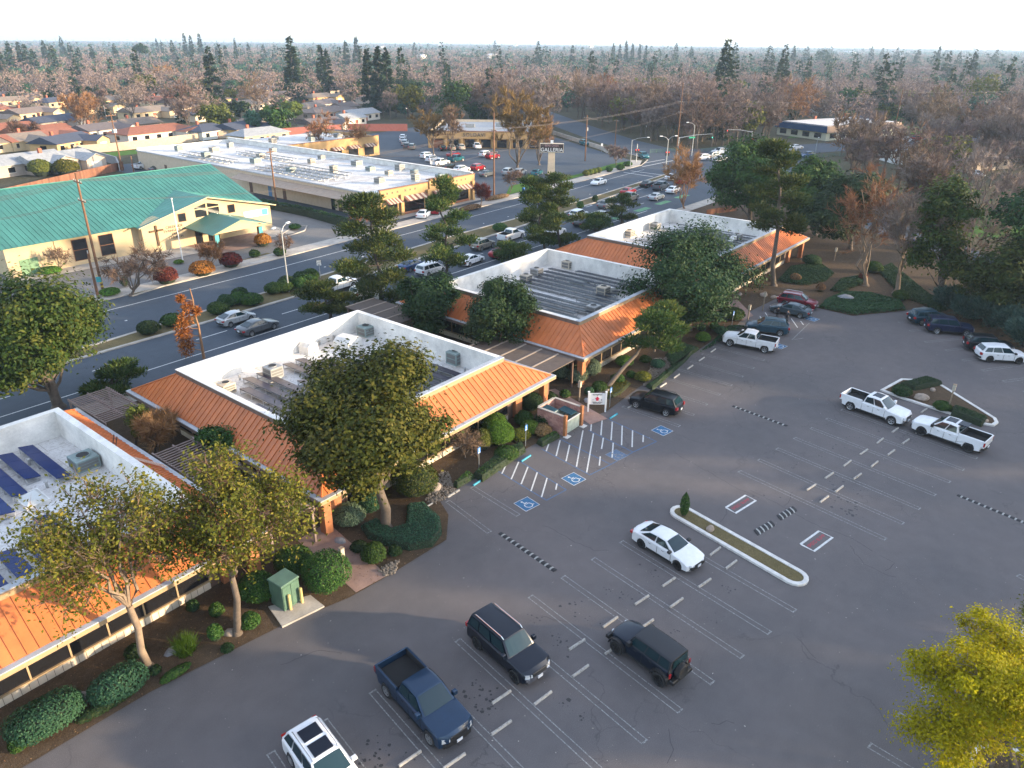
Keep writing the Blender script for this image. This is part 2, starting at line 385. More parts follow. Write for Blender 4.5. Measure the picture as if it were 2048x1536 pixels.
stones('river_gravel', [G(*p) for p in [(850,1003),(880,945),(895,945),(915,985),(870,1010)]], 520, .07, GRAV, seed=2)
stones('gravel_bed', [G(*p) for p in [(1285,775),(1305,720),(1340,715),(1350,735),(1320,755)]], 700, .08, GRAV, seed=3)
stones('gravel_edge', [G(*p) for p in [(755,1140),(800,1120),(790,1147),(770,1155)]], 120, .08, GRAV, seed=4)

# ------------------------------------------------------------------ painted markings (parts of their pavement)
C10, S10 = math.cos(R_(10)), math.sin(R_(10))
def SW(x, y): return (x*C10+y*S10, -x*S10+y*C10)      # stall grid -> place
ROWD = Vector((C10, -S10)); STD = Vector((-S10, -C10))   # along the row; along a stall away from the offices
def pline(name, pts, w, mat, parent, z=.005): return part(name, ribbon(MB(), pts, w, z), mat, parent)
def stall_line(a, b, gap=.36, w=.058, hook=True):
    """double painted line from a to b (hairpin), parts of the lot"""
    a, b = Vector(a), Vector(b); d = (b-a).normalized(); n = Vector((-d.y, d.x)); m = MB()
    for s in (-1, 1): ribbon(m, [tuple(a+n*s*gap/2), tuple(b+n*s*gap/2)], w, .005)
    if hook:
        for e, t in ((b, -1), (a, 1)): ribbon(m, [tuple(e-n*(gap/2+.04)+d*t*.04), tuple(e+n*(gap/2+.04)+d*t*.04)], w*1.6, .0075)
    return part('parking_line', m, WHITE_FADED, LOT)
def worn(name, col, cover=.5, scale=9):
    """paint worn through to the asphalt in patches"""
    m, nt, b = newmat(name); v = pos(nt)
    f = ramp(nt, noise(nt, v, scale, 8, .75), [(cover-.12, (0,0,0)), (cover+.12, (1,1,1))]).outputs[0]
    base = ramp(nt, noise(nt, v, 28, 3, .7), [(.3, (.05,)*3), (.55, (.098,)*3), (.74, (.2,)*3)]).outputs[0]
    nt.links.new(mixc(nt, f, base, col), b.inputs['Base Color']); b.inputs['Roughness'].default_value = .8; MATS[name] = m; return m
WHITE_FADED = worn('marking_worn_white', (.36,.36,.35), .53)
BLUE_FADED = worn('marking_worn_blue', (.05,.13,.27), .47)
WHITE_BAR = worn('marking_white_bar', (.6,.6,.58), .40, 14)
RED_FADED = worn('marking_worn_red', (.45,.05,.07), .36, 7)
OX, OY, SWD = 32.276, 25.41, 2.75
for k in range(-1, 10): stall_line(SW(OX-k*SWD, OY), SW(OX-k*SWD, OY-11.15))
OX2, OY2 = 62.61, 25.35
for k in range(0, 7): stall_line(SW(OX2-k*SWD, OY2), SW(OX2-k*SWD, OY2-11.46))
for k in range(0, 8): stall_line((53.75+2.74*k, 29.85), (53.6+2.74*k, 24.0))
stall_line(G(895,1002), G(979,1065)); stall_line(G(944,974), G(1037,1031))
for a, b in (((1797,645),(1835,642)),((1820,662),(1870,656)),((1850,684),(1935,676)),((1892,701),(1925,697)),((1925,721),(1960,716)),((1965,741),(2048,729)),((2007,763),(2090,752)),((2048,784),(2120,772))): stall_line(G(*a), G(*b))
for a, b in (((1738,1490),(1830,1545)),((1795,1428),(1905,1496)),((1843,1374),(1960,1440)),((2035,1150),(2110,1190))): stall_line(G(*a), G(*b))
z7 = lambda x, y: G(900+x*.2474, 700+y*.2474)
for a, b in (((380,975),(780,1215)),((550,890),(940,1130)),((780,1215),(940,1130)),((740,800),(1130,1010)),((890,720),(1300,925)),((1130,1010),(1300,925)),((1120,650),(1480,825)),((1250,545),(1670,740)),((1480,825),(1670,740)),((1300,925),(1480,825))):
    pline('access_aisle_border', [z7(*a), z7(*b)], .1, BLUE_FADED, LOT)
for a, b in (((450,935),(420,1000)),((555,905),(495,1045)),((630,945),(575,1085)),((705,990),(655,1140)),((785,1035),(740,1190)),((865,1080),(855,1130)),
    ((798,760),(778,818)),((890,730),(858,858)),((967,768),(938,900)),((1075,650),(1022,945)),((1160,675),(1105,990)),((1240,710),(1225,800)),((1215,860),(1207,935)),
    ((1145,580),(1138,655)),((1232,540),(1220,690)),((1312,580),(1302,730)),((1392,612),(1387,770)),((1476,650),(1472,785)),((1563,688),(1560,745)),((1320,750),(1310,870))):
    pline('hatch_bar', [z7(*a), z7(*b)], .11, WHITE_BAR, LOT, .008)
zr = lambda x, y: G(1520+x*.09766, 560+y*.09766)
for a, b in (((0,740),(60,860)),((105,665),(180,780)),((470,760),(520,840)),((640,790),(770,975)),((830,840),(890,920))): pline('hatch_bar', [zr(*a), zr(*b)], .11, WHITE_BAR, LOT, .008)
for a, b in (((650,1230),(1010,880)),((700,1220),(890,1190))): pline('access_aisle_border', [zr(*a), zr(*b)], .1, WHITE_FADED, LOT)
def isa_symbol(c, faded=False, ang=None):
    """painted wheelchair square: blue field, white border, white figure"""
    c = Vector(c); r = ROWD if ang is None else Vector((math.cos(ang), math.sin(ang))); u = Vector((-r.y, r.x)); s = .66
    W_ = lambda x, y: tuple(c+r*x*s+u*y*s)
    f = part('accessible_square', MB().poly([(*W_(x, y), .006) for x, y in ((-1,-1),(1,-1),(1,1),(-1,1))]), FADE_B if faded else BLUE_P, LOT)
    wm = WHITE_FADED if faded else WHITE_P
    m = MB(); ribbon(m, [W_(*p) for p in ((-1,-1),(1,-1),(1,1),(-1,1),(-1,-1))], .05, .009); part('square_border', m, wm, f)
    m = MB(); m.poly([(*W_(-.18+.13*math.cos(t), .62+.13*math.sin(t)), .009) for t in [k*math.pi/4 for k in range(8)]])
    ribbon(m, [W_(-.15,.45), W_(-.08,0), W_(.32,0), W_(.5,-.5), W_(.68,-.45)], .075, .0095); ribbon(m, [W_(-.12,.22), W_(.26,.22)], .06, .0105)
    ribbon(m, [W_(.02+.45*math.cos(t), -.28+.45*math.sin(t)) for t in [2.2+k*.42 for k in range(11)]], .065, .0115); part('wheelchair_figure', m, wm, f)
for c, fd in (((620,1245),0), ((1000,1042),0), ((1348,850),1), ((1715,652),0)): isa_symbol(z7(*c), fd)
isa_symbol(G(1558,692)); isa_symbol(G(1624,638))
def warn_box(P, txt):
    P = [G(*p) for p in P]; f = MB(); Q = P+[P[0]]; ribbon(f, Q, .16, .006); bx = part('warning_box', f, WHITE_P, LOT)
    c = Vector((sum(p[0] for p in P)/4, sum(p[1] for p in P)/4)); ax = (Vector(P[2])-Vector(P[1])).normalized(); up = Vector((-ax.y, ax.x))
    o = lettering(txt, .37, RED_FADED, LOT, (c.x, c.y, .006), (0,0,1), 'warning_lettering', up=(up.x, up.y, 0), depth=.001)
zb = lambda x, y: (1440+x*.1172, 970+y*.1172)
warn_box([zb(100,385), zb(265,480), zb(612,265), zb(440,175)], 'SPEED BUMP')
warn_box([zb(1375,1010), zb(1605,1130), zb(1920,895), zb(1690,785)], 'SPEED BUMP')
# oil drips and long cracks in the lot surface
def blot(c, r, seed, n=1):
    rg = random.Random(seed); m = MB()
    for k in range(n):
        x = c[0]+(rg.gauss(0, r*1.1) if n > 1 else 0); y = c[1]+(rg.gauss(0, r*1.1) if n > 1 else 0); q = r*(rg.uniform(.06, .26) if n > 1 else .7)
        m.poly([(x+q*rg.uniform(.6,1.2)*math.cos(t*.7), y+q*rg.uniform(.6,1.2)*math.sin(t*.7), .0035+.0002*k) for t in range(9)])
    return m
for i, (p, r, n) in enumerate([((962,1395),.5,16),((965,1408),.35,12),((1137,1400),.22,1),((1127,1413),.25,6),((1070,1237),.3,9),((1118,1280),.35,10),((1250,1190),.3,9),((1245,1193),.2,4),((1183,1243),.25,6),((1690,1013),.7,14),((1702,1022),.5,10),((1676,963),.5,7),((1760,855),.45,8),((1712,877),.25,4),((1135,1037),.2,2),((1307,1155),.2,5),((740,1515),.45,14),((790,1535),.35,8),((1875,905),.3,5),((1385,720),.3,4)]):
    part('oil_stain', blot(G(*p), r, i+5, n), OIL, LOT)
rgs = random.Random(3)
for k in range(-1, 9):
    for y in (OY-3.2, OY-8.1):
        if rgs.random() < .75: part('oil_stain', blot(SW(OX-(k+.5)*SWD+rgs.uniform(-.3,.3), y+rgs.uniform(-.8,.8)), rgs.uniform(.2,.45), k*7+int(y), rgs.randrange(4,10)), OIL, LOT)
for k in range(0, 7):
    for y in (OY2-3.2, OY2-8.3):
        if rgs.random() < .6: part('oil_stain', blot(SW(OX2-(k+.5)*SWD+rgs.uniform(-.3,.3), y+rgs.uniform(-.8,.8)), rgs.uniform(.2,.45), k*11+int(y), rgs.randrange(3,9)), OIL, LOT)
CRK = M('crack_dark', (.03,.029,.03), .9, var=0)
def crack(pts, seed):
    rg = random.Random(seed); W_ = [Vector(G(*p)) for p in pts]; out = []
    for a, b in zip(W_, W_[1:]):
        n = max(2, int((b-a).length/.35))
        for k in range(n): out.append(tuple(a.lerp(b, k/n)+Vector((rg.gauss(0,.06), rg.gauss(0,.06)))))
    m = MB(); ribbon(m, out, .022, .003); part('pavement_crack', m, CRK, LOT)
for i, c in enumerate([[(1088,1050),(1140,1080),(1190,1100),(1225,1101)],[(1349,905),(1395,932),(1430,952),(1470,975),(1530,1000)],[(1500,980),(1560,1010),(1620,1045),(1700,1075),(1760,1110)],[(1455,1015),(1450,1032),(1440,1050)],[(1570,1012),(1580,1000),(1585,980)],[(1595,1275),(1620,1305),(1650,1330)],[(1420,1447),(1455,1443),(1480,1440)],[(1760,1110),(1790,1125),(1770,1150)],[(1335,860),(1380,880),(1420,890)],[(1080,1233),(1150,1250),(1165,1275)],[(1700,1090),(1730,1130),(1800,1160)],[(1340,1460),(1345,1500),(1330,1536)],[(560,1330),(640,1300),(700,1310)]]): crack(c, i+40)
# street markings
for a, b in ((-20,66),): pass
m = MB(); ribbon(m, [(-60,70.9),(60,70.9),(110,71.1),(132,71.4)], .14, .005); part('edge_line', m, WHITE_P, STREET)
m = MB(); ribbon(m, [(-60,91.6),(60,92.3),(119,94.6),(178,98.2)], .14, .005); part('edge_line', m, WHITE_P, STREET)
for k in range(-4, 12): part('lane_dash', ribbon(MB(), [(4+11.2*k, 74.9), (7.8+11.2*k, 74.9)], .14, .005), WHITE_P, STREET)
for k in range(3): part('lane_dash', ribbon(MB(), [(126+9*k, 75.4+.3*k), (129.5+9*k, 75.5+.3*k)], .14, .005), WHITE_P, STREET)
part('lane_line', ribbon(MB(), [(118,78.6),(150,79.6),(172,81)], .14, .005), WHITE_P, STREET)
part('lane_line', ribbon(MB(), [(140,83.3),(172,86.2)], .14, .005), WHITE_P, STREET)
for k in range(-6, 22): part('road_stud', MB().obox((6+7.4*k, 86.9+max(0, .03*(7.4*k-40))), (.13,0), (0,.1), 0, .02), WHITE_P, STREET)
for k in range(5): part('green_lane_patch', MB().poly([(x, y, .006) for x, y in ((112+9*k,71.6+.2*k),(117+9*k,71.6+.2*k),(117+9*k,73.1+.2*k),(112+9*k,73.1+.2*k))]), GREENP, STREET)
for a, b in (((1130+135,329.),(1345,352)),((1268,322),(1350,342))): pass
zi = lambda x, y: G(1240+x*.1172, 200+y*.1172)
for a, b in (((60,1235),(560,1310)),((180,1210),(720,1280)),((380,1140),(900,1035)),((400,1080),(760,1015))): part('crosswalk_line', ribbon(MB(), [zi(*a), zi(*b)], .35, .024), WHITE_P, STREET)
m = MB(); c = Vector(G(1183,411))
m.poly([(c.x-2, c.y-.1, .006),(c.x+.3, c.y-.1, .006),(c.x+.3, c.y+.1, .006),(c.x-2, c.y+.1, .006)]); m.poly([(c.x+.2, c.y-.1, .007),(c.x+.4, c.y-.1, .007),(c.x+.4, c.y+1.2, .007),(c.x+.2, c.y+1.2, .007)]); m.poly([(c.x-.2, c.y+1.1, .008),(c.x+.8, c.y+1.1, .008),(c.x+.3, c.y+2, .008)]); part('turn_arrow', m, WHITE_P, STREET)
# ------------------------------------------------------------------ vehicles
GLASS = None
def _glass():
    m, nt, b = newmat('car_glass'); b.inputs['Base Color'].default_value = (.008,.026,.033,1); b.inputs['Roughness'].default_value = .05
    b.inputs['Specular IOR Level'].default_value = .55; MATS['car_glass'] = m; return m
GLASS = _glass()
TYRE = M('tyre_rubber', (.018,.018,.019), .85, var=.2, obj=True); RIM_S = M('rim_silver', (.45,.46,.47), .3, .8, var=.1, obj=True); RIM_D = M('rim_dark', (.02,.02,.022), .4, .5, var=.1, obj=True)
CHROME = M('chrome', (.7,.7,.7), .15, 1., var=0); BLK = M('black_trim', (.015,.015,.016), .5, var=0); LAMP_W = M('headlamp', (.6,.63,.65), .1, .3, var=0, coat=1.); LAMP_R = M('taillamp', (.35,.01,.012), .15, var=0, coat=1.)
PLATE = M('licence_plate', (.65,.67,.7), .5, var=.1, obj=True); UNDER = M('underbody', (.01,.01,.01), .9, var=0)
KINDS = {
 # L, W, wheel r, axle front, axle rear, top outline of the lower body (rear->front), cabin (rear base, roof rear, roof front, front base), belt inset, roof inset
 'sedan':  dict(L=4.95, W=1.88, r=.34, ax=(1.5,-1.45), top=[(-2.45,.38),(-2.47,.66),(-2.40,.92),(-2.2,1.03),(-1.6,1.06),(0,1.02),(1.0,1.0),(1.6,.93),(2.2,.80),(2.42,.66),(2.47,.45)], cab=[(-1.85,1.03),(-.95,1.42),(-.35,1.48),(.25,1.45),(1.15,.97)], bi=.08, ri=.30),
 'fastback': dict(L=4.6, W=1.8, r=.33, ax=(1.4,-1.35), top=[(-2.27,.4),(-2.3,.7),(-2.2,1.02),(-1.9,1.1),(-1.2,1.05),(0,1.0),(1.0,.98),(1.5,.9),(2.0,.76),(2.25,.62),(2.3,.42)], cab=[(-2.05,1.06),(-1.0,1.42),(-.3,1.5),(.3,1.46),(1.3,.93)], bi=.08, ri=.30),
 'suv':    dict(L=4.85, W=1.94, r=.38, ax=(1.5,-1.42), top=[(-2.38,.42),(-2.42,.75),(-2.38,1.1),(-2.2,1.16),(-1.0,1.13),(.9,1.1),(1.5,1.06),(2.15,.98),(2.38,.82),(2.42,.5)], cab=[(-2.28,1.12),(-1.85,1.68),(-.6,1.77),(.35,1.72),(1.2,1.07)], bi=.08, ri=.26),
 'boxsuv': dict(L=5.1, W=2.0, r=.4, ax=(1.65,-1.45), top=[(-2.5,.45),(-2.55,.8),(-2.5,1.18),(-2.3,1.24),(-1.0,1.2),(1.0,1.18),(1.6,1.16),(2.3,1.1),(2.5,.92),(2.55,.5)], cab=[(-2.42,1.2),(-2.2,1.84),(-.6,1.92),(.45,1.86),(1.15,1.15)], bi=.08, ri=.24),
 'minivan': dict(L=5.0, W=1.95, r=.35, ax=(1.6,-1.45), top=[(-2.45,.4),(-2.5,.75),(-2.45,1.08),(-2.2,1.12),(-1.0,1.08),(1.2,1.02),(1.8,.95),(2.3,.82),(2.46,.65),(2.5,.45)], cab=[(-2.38,1.08),(-2.1,1.68),(-.4,1.76),(.7,1.68),(1.7,.95)], bi=.08, ri=.26),
 'pickup': dict(L=5.85, W=2.03, r=.42, ax=(1.9,-1.85), top=[(-2.86,.6),(-2.92,.8),(-2.9,.95),(-2.8,.96),(-.92,.96),(-.88,1.24),(.9,1.24),(1.5,1.24),(2.0,1.2),(2.75,1.12),(2.9,.95),(2.92,.55)], cab=[(-.88,1.26),(-.66,1.86),(-.1,1.94),(.55,1.9),(1.42,1.2)], bi=.08, ri=.24, bed=(-2.78,-.98)),
 'jeep':   dict(L=4.3, W=1.66, r=.43, ax=(1.45,-1.45), top=[(-2.0,.55),(-2.02,.7),(-2.0,1.2),(-1.95,1.22),(-1.0,1.22),(.75,1.22),(1.0,1.22),(1.95,1.13),(2.05,1.08),(2.06,.6)], cab=[(-1.99,1.2),(-1.95,1.84),(-.5,1.88),(.5,1.84),(.88,1.2)], bi=.03, ri=.14),
}
_MC = {}
def cached(key, fn):
    if key not in _MC: _MC[key] = fn()
    return _MC[key]
def body_mesh(kd):
    K = KINDS[kd]; L, W, r = K['L'], K['W'], K['r']; ra = r*1.17; zb = .26 if kd not in ('pickup','jeep','boxsuv') else .38
    out = [(x, z, 1) for x, z in K['top']]
    bot = []
    fx, rx = K['ax']
    def half(cx):
        t0 = math.asin(max(-1, min(1, (zb-r)/ra))); n = 9
        return [(cx+ra*math.cos(t0+(math.pi-2*t0)*k/n), r+ra*math.sin(t0+(math.pi-2*t0)*k/n), 0) for k in range(n+1)]
    bot = [(K['top'][-1][0]-.04, zb+.04, 0)] + half(fx) + [((fx+rx)/2, zb, 0)] + half(rx) + [(K['top'][0][0]+.04, zb+.06, 0)]
    P = out+bot; mb = MB(); sl = [(-1,1.),(-.97,.4),(-.9,.12),(-.6,0),(0,0),(.6,0),(.9,.12),(.97,.4),(1,1.)]
    rings = []
    for t, e in sl:
        ring = []
        for x, z, top in P:
            q = max(0, (abs(x)-L*.3)/(L*.2)); xx = x-math.copysign(min(1,q)*(.03*abs(t)**2+.22*max(0,abs(t)-.6)/.4*min(1, q)), x) if q > 0 else x
            zz = z
            if top and z > .75: zz = z-.07*e-(.02*abs(t))
            yy = t*W/2
            if top == 0: yy *= .985
            ring.append((xx, yy, zz))
        rings.append(ring)
    mb.loft(rings); return mb.mesh('body', None, 32)
def cab_pt(K, s, t, side):
    """point on the cabin side: s along (0 rear .. 1 front), t up"""
    rb, rr, rm, rf, fb = K['cab']; yb = K['W']/2-K['bi']; yr = K['W']/2-K['ri']
    b = (rb[0]+(fb[0]-rb[0])*s, rb[1]+(fb[1]-rb[1])*s); 
    x = rr[0]+(rf[0]-rr[0])*s; zt = rr[1]+(rf[1]-rr[1])*s+.06*math.sin(math.pi*s)
    return (b[0]+(x-b[0])*t, side*(yb+(yr-yb)*t), b[1]+(zt-b[1])*t)
def cabin_mesh(kd):
    K = KINDS[kd]; yb = K['W']/2-K['bi']; yr = K['W']/2-K['ri']; prof = K['cab']; mb = MB(); rings = []
    for t, e in ((-1,1.),(-.93,.35),(-.8,.1),(-.4,0),(0,0),(.4,0),(.8,.1),(.93,.35),(1,1.)):
        ring = []
        for i, (x, z) in enumerate(prof):
            roof = 1 if 0 < i < 4 else 0
            ring.append((x-(.0 if roof else math.copysign(.06*t*t, x-0.)), t*(yr if roof else yb), z-(.06*e+.015*t*t if roof else 0)))
        ring.append((prof[-1][0], t*yb, prof[-1][1]-.12)); ring.append((prof[0][0], t*yb, prof[0][1]-.12)); rings.append(ring)
    mb.loft(rings); return mb.mesh('cabin', None, 30)
def quad_on(A, B, C, D, s0, s1, t0, t1, out, push=.012):
    f = lambda s, t: tuple(Vector(A).lerp(Vector(B), s).lerp(Vector(D).lerp(Vector(C), s), t)+Vector(out)*push)
    return [f(s0,t0), f(s1,t0), f(s1,t1), f(s0,t1)]
def wheel_meshes(r):
    w = .11*r/.34+.02; n = 20; pr = [(w*.75, r*.62),(w*.95, r*.72),(w, r*.9),(w*.8, r),(-w*.8, r),(-w, r*.9),(-w*.95, r*.72),(-w*.75, r*.62)]
    mb = MB(); mb.loft([[(q*math.cos(2*math.pi*k/n), y, q*math.sin(2*math.pi*k/n)) for k in range(n)] for y, q in pr]); ty = mb.mesh('wheel', TYRE, 40)
    def rim(mat):
        m = MB()
        for s in (1, -1):
            m.loft([[(q*math.cos(2*math.pi*k/n), s*y, q*math.sin(2*math.pi*k/n)) for k in range(n)] for y, q in ((w*.78, r*.66), (w*1.0, r*.655), (w*.9, r*.56), (w*.55, r*.54))][::1], False, False)
            for k in range(5):
                a = 2*math.pi*k/5; ca, sa = math.cos(a), math.sin(a); h = r*.09
                P = [(r*.06*ca-h*sa, r*.06*sa+h*ca), (r*.06*ca+h*sa, r*.06*sa-h*ca), (r*.6*ca+h*1.3*sa, r*.6*sa-h*1.3*ca), (r*.6*ca-h*1.3*sa, r*.6*sa+h*1.3*ca)]
                m.loft([[(x, s*w*.6, z) for x, z in P], [(x, s*w*.93, z) for x, z in P]])
            m.loft([[(r*.16*math.cos(2*math.pi*k/8), s*w*q, r*.16*math.sin(2*math.pi*k/8)) for k in range(8)] for q in (.6, .98)])
        return m.mesh('rim', mat, 35)
    return ty, rim
def vehicle(name, kind, col, p, heading, label, group, cat='car', rim='s', full=True, sun=0, rails=None, racks=False, paint_metal=.3, longbed=1., trim=None):
    K = KINDS[kind]; L, W, r = K['L'], K['W'], K['r']
    v = thing(name, label, cat, (p[0], p[1], .0), heading, group)
    pm = paint(col, paint_metal if max(col) < .5 else 0.)
    def obj(n, key, fn, mat, par=v):
        me = cached(key, fn)
        mk = (key, mat.name)
        if mk not in _MC:
            c = me.copy(); c.materials.clear(); c.materials.append(mat); _MC[mk] = c
        return link(bpy.data.objects.new(n, _MC[mk]), par)
    def mk(f): 
        def g():
            m = MB(); f(m); return m.mesh('piece')
        return g
    obj('body', (kind,'body'), lambda: body_mesh(kind), pm)
    obj('underbody', (kind,'under'), mk(lambda m: m.box(-L/2+.25, L/2-.25, -W/2+.28, W/2-.28, .2, .72)), UNDER)
    obj('cabin', (kind,'cab'), lambda: cabin_mesh(kind), pm if not (kind == 'jeep') else M('soft_top_black', (.013,.016,.022), .6, var=.15, obj=True))
    rb, rr, rm, rf, fb = K['cab']; yb, yr = W/2-K['bi'], W/2-K['ri']
    def front(m, s0=.06, s1=.94, t0=.06, t1=.93):
        A, B, C, D = (fb[0],-yb,fb[1]),(fb[0],yb,fb[1]),(rf[0],yr,rf[1]),(rf[0],-yr,rf[1]); k = 5; n = Vector((.8,0,.7)).normalized()
        for i in range(k):
            a, b = s0+(s1-s0)*i/k, s0+(s1-s0)*(i+1)/k; bw = lambda s: .0+.05*(1-(2*s-1)**2)
            q = quad_on(A,B,C,D,a,b,t0,t1,n,.018); m.poly([(q[0][0]-.06*(2*a-1)**2,q[0][1],q[0][2]),(q[1][0]-.06*(2*b-1)**2,q[1][1],q[1][2]),(q[2][0],q[2][1],q[2][2]-.05*(2*b-1)**4),(q[3][0],q[3][1],q[3][2]-.05*(2*a-1)**4)])
    obj('windshield', (kind,'ws'), mk(front), GLASS)
    def rear(m):
        A, B, C, D = (rb[0],yb,rb[1]),(rb[0],-yb,rb[1]),(rr[0],-yr,rr[1]),(rr[0],yr,rr[1]); n = Vector((-.8,0,.6 if kind in ('sedan','fastback') else .25)).normalized()
        t0, t1 = (.08,.9) if kind in ('sedan','fastback') else (.18,.85)
        m.poly(quad_on(A,B,C,D,.1,.9,t0,t1,n,.03))
    obj('rear_window', (kind,'rw'), mk(rear), GLASS)
    cuts = [(.07,.46),(.50,.90)] if kind in ('sedan','fastback','pickup') else [(.05,.27),(.30,.58),(.61,.93)]
    if full:
        for s in (1, -1):
            for ci, (a, b) in enumerate(cuts):
                def side(m, s=s, a=a, b=b):
                    q = [cab_pt(K,a,.1,s), cab_pt(K,b,.1,s), cab_pt(K,b,.84,s), cab_pt(K,a,.84,s)]; q = [(x, y+s*.012, z) for x, y, z in q]
                    m.poly(q if s < 0 else q[::-1])
                obj('side_window', (kind,'sw',s,ci), mk(side), GLASS)
    else:
        def sides(m):
            for s in (1, -1):
                q = [cab_pt(K,.07,.1,s), cab_pt(K,.91,.1,s), cab_pt(K,.91,.84,s), cab_pt(K,.07,.84,s)]; m.poly([(x, y+s*.012, z) for x, y, z in (q if s < 0 else q[::-1])])
        obj('side_window', (kind,'sws'), mk(sides), GLASS)
    ty, rimf = cached(('wheel', r), lambda: wheel_meshes(r)); rmat = RIM_S if rim == 's' else RIM_D
    wy = W/2-.12 if kind != 'jeep' else W/2+.02
    for ax in K['ax']:
        for s in (1, -1):
            w = link(bpy.data.objects.new('wheel', ty), v); w.location = (ax, s*wy, r)
            rm_ = link(bpy.data.objects.new('rim', cached(('rim', r, rim), lambda: rimf(rmat))), w)
    zbelt = K['cab'][-1][1]; tl = K['top']; fx = L/2; big = kind in ('pickup','boxsuv','jeep')
    zf = tl[-2][1]; zr_ = tl[2][1] if kind != 'pickup' else 1.34
    for s in (1, -1):
        if kind == 'jeep':
            obj('headlight', (kind,'hl',s), mk(lambda m: m.loft([[(fx-.1+dx, s*.52+.11*math.cos(k*.628), .95+.11*math.sin(k*.628)) for k in range(10)] for dx in (0,.05)])), LAMP_W)
            obj('taillight', (kind,'tl',s), mk(lambda m: m.box(-fx+.1, -fx+.16, s*W/2-.1, s*W/2+.03, .85, 1.1)), LAMP_R)
            def fender(m, s=s):
                for ax in K['ax']: m.loft([[(ax+q*math.cos(t), y, r+q*math.sin(t)) for q, y in ((r*1.2, s*(W/2-.06)), (r*1.2, s*(W/2+.17)), (r*1.35, s*(W/2+.17)), (r*1.4, s*(W/2-.06)))] for t in (.05,.6,1.1,1.57,2.05,2.55,3.1)])
            obj('fender', (kind,'fd',s), mk(fender), BLK)
        else:
            hz = (zf+.02, zf-.14) if not big else (zf+.02, zf-.22)
            obj('headlight', (kind,'hl',s), mk(lambda m: m.loft([[(fx-.36,s*(W/2-.07),hz[0]-.01),(fx-.17,s*(W/2-.16),hz[0]),(fx-.03,s*(W/2-.5),hz[0]-.03)],[(fx-.33,s*(W/2-.05),hz[1]),(fx-.15,s*(W/2-.14),hz[1]),(fx+.0,s*(W/2-.5),hz[1]+.03)]])), LAMP_W)
            tz = (1.33, .93) if kind == 'pickup' else (zr_-.02, zr_-.24) if kind in ('sedan','fastback') else ((zr_-.02, zr_-.42) if kind == 'pickup_' else (zr_+.02, zr_-.3))
            obj('taillight', (kind,'tl',s), mk(lambda m: m.box(-fx-.0, -fx+(.1 if kind == 'pickup' else .24), min(s*(W/2-(.125 if kind == 'pickup' else .32)),s*(W/2-(.0 if kind == 'pickup' else .085))), max(s*(W/2-(.125 if kind == 'pickup' else .32)),s*(W/2-(.0 if kind == 'pickup' else .085))), tz[1], tz[0]-.06)), LAMP_R)
        mx, mz = fb[0]-.28, fb[1]+.02
        obj('mirror', (kind,'mi',s), mk(lambda m: m.bbox(mx-.1, mx+.1, min(s*(yb+.03),s*(yb+.27)), max(s*(yb+.03),s*(yb+.27)), mz, mz+(.17 if not big else .26), .03)), BLK if (trim == 'black' or kind == 'jeep') else pm)
    if full:
        gz = (zf-.02, zf-.24) if not big else (zf+.02, zf-.34)
        if kind == 'jeep':
            gp = obj('grille', (kind,'gr'), mk(lambda m: [m.box(fx-.1, fx-.055, -.36+k*.115, -.29+k*.115, .78, 1.02) for k in range(7)]), BLK)
            obj('bumper', (kind,'bf'), mk(lambda m: m.bbox(fx-.05, fx+.18, -.82, .82, .5, .72, .04)), BLK); obj('bumper', (kind,'br'), mk(lambda m: m.bbox(-fx-.12, -fx+.14, -.82, .82, .5, .72, .04)), BLK)
            sp = link(bpy.data.objects.new('spare_wheel', ty), v); sp.location = (-fx-.02, .05, .98); sp.rotation_euler = (0,0,math.pi/2)
        else:
            obj('grille', (kind,'gr'), mk(lambda m: m.bbox(fx-.12, fx-.005, -W/2+.54, W/2-.54, gz[1], gz[0], .02)), BLK)
            obj('bumper', (kind,'bf'), mk(lambda m: m.loft([[(fx-.3,-W/2+.03,z),(fx-.02,-W/2+.3,z),(fx+.04,0,z),(fx-.02,W/2-.3,z),(fx-.3,W/2-.03,z),(fx-.35,0,z)] for z in ((.36,.56) if not big else (.46,.7))])), BLK if trim != 'chrome' else CHROME)
            obj('bumper', (kind,'br'), mk(lambda m: m.loft([[(-fx+.3,W/2-.03,z),(-fx+.02,W/2-.3,z),(-fx-.05,0,z),(-fx+.02,-W/2+.3,z),(-fx+.3,-W/2+.03,z),(-fx+.35,0,z)] for z in ((.4,.6) if not big else (.5,.72))])), BLK if trim != 'chrome' else CHROME)
        obj('licence_plate', (kind,'pf'), mk(lambda m: m.box(fx+.03, fx+.06, -.16, .16, .42 if not big else .5, .58 if not big else .66)), PLATE)
        obj('licence_plate', (kind,'pr'), mk(lambda m: m.box(-fx-.07, -fx-.03, -.16, .16, .62, .78)), PLATE)
        # door handles and the line where doors meet the sill
        for s in (1, -1):
            for hx in ((-.75, .3) if kind != 'pickup' else (-.3, .62)):
                obj('door_handle', (kind,'dh',s,hx), mk(lambda m: m.box(hx-.09, hx+.09, min(s*(W/2-.02),s*(W/2+.02)), max(s*(W/2-.02),s*(W/2+.02)), zbelt-.2, zbelt-.165)), BLK if col[0] < .2 else CHROME)
            obj('sill_trim', (kind,'st',s), mk(lambda m: m.box(K['ax'][1]+r*1.3, K['ax'][0]-r*1.3, min(s*(W/2-.06),s*(W/2+.012)), max(s*(W/2-.06),s*(W/2+.012)), .27 if not big else .39, .37 if not big else .5)), BLK)
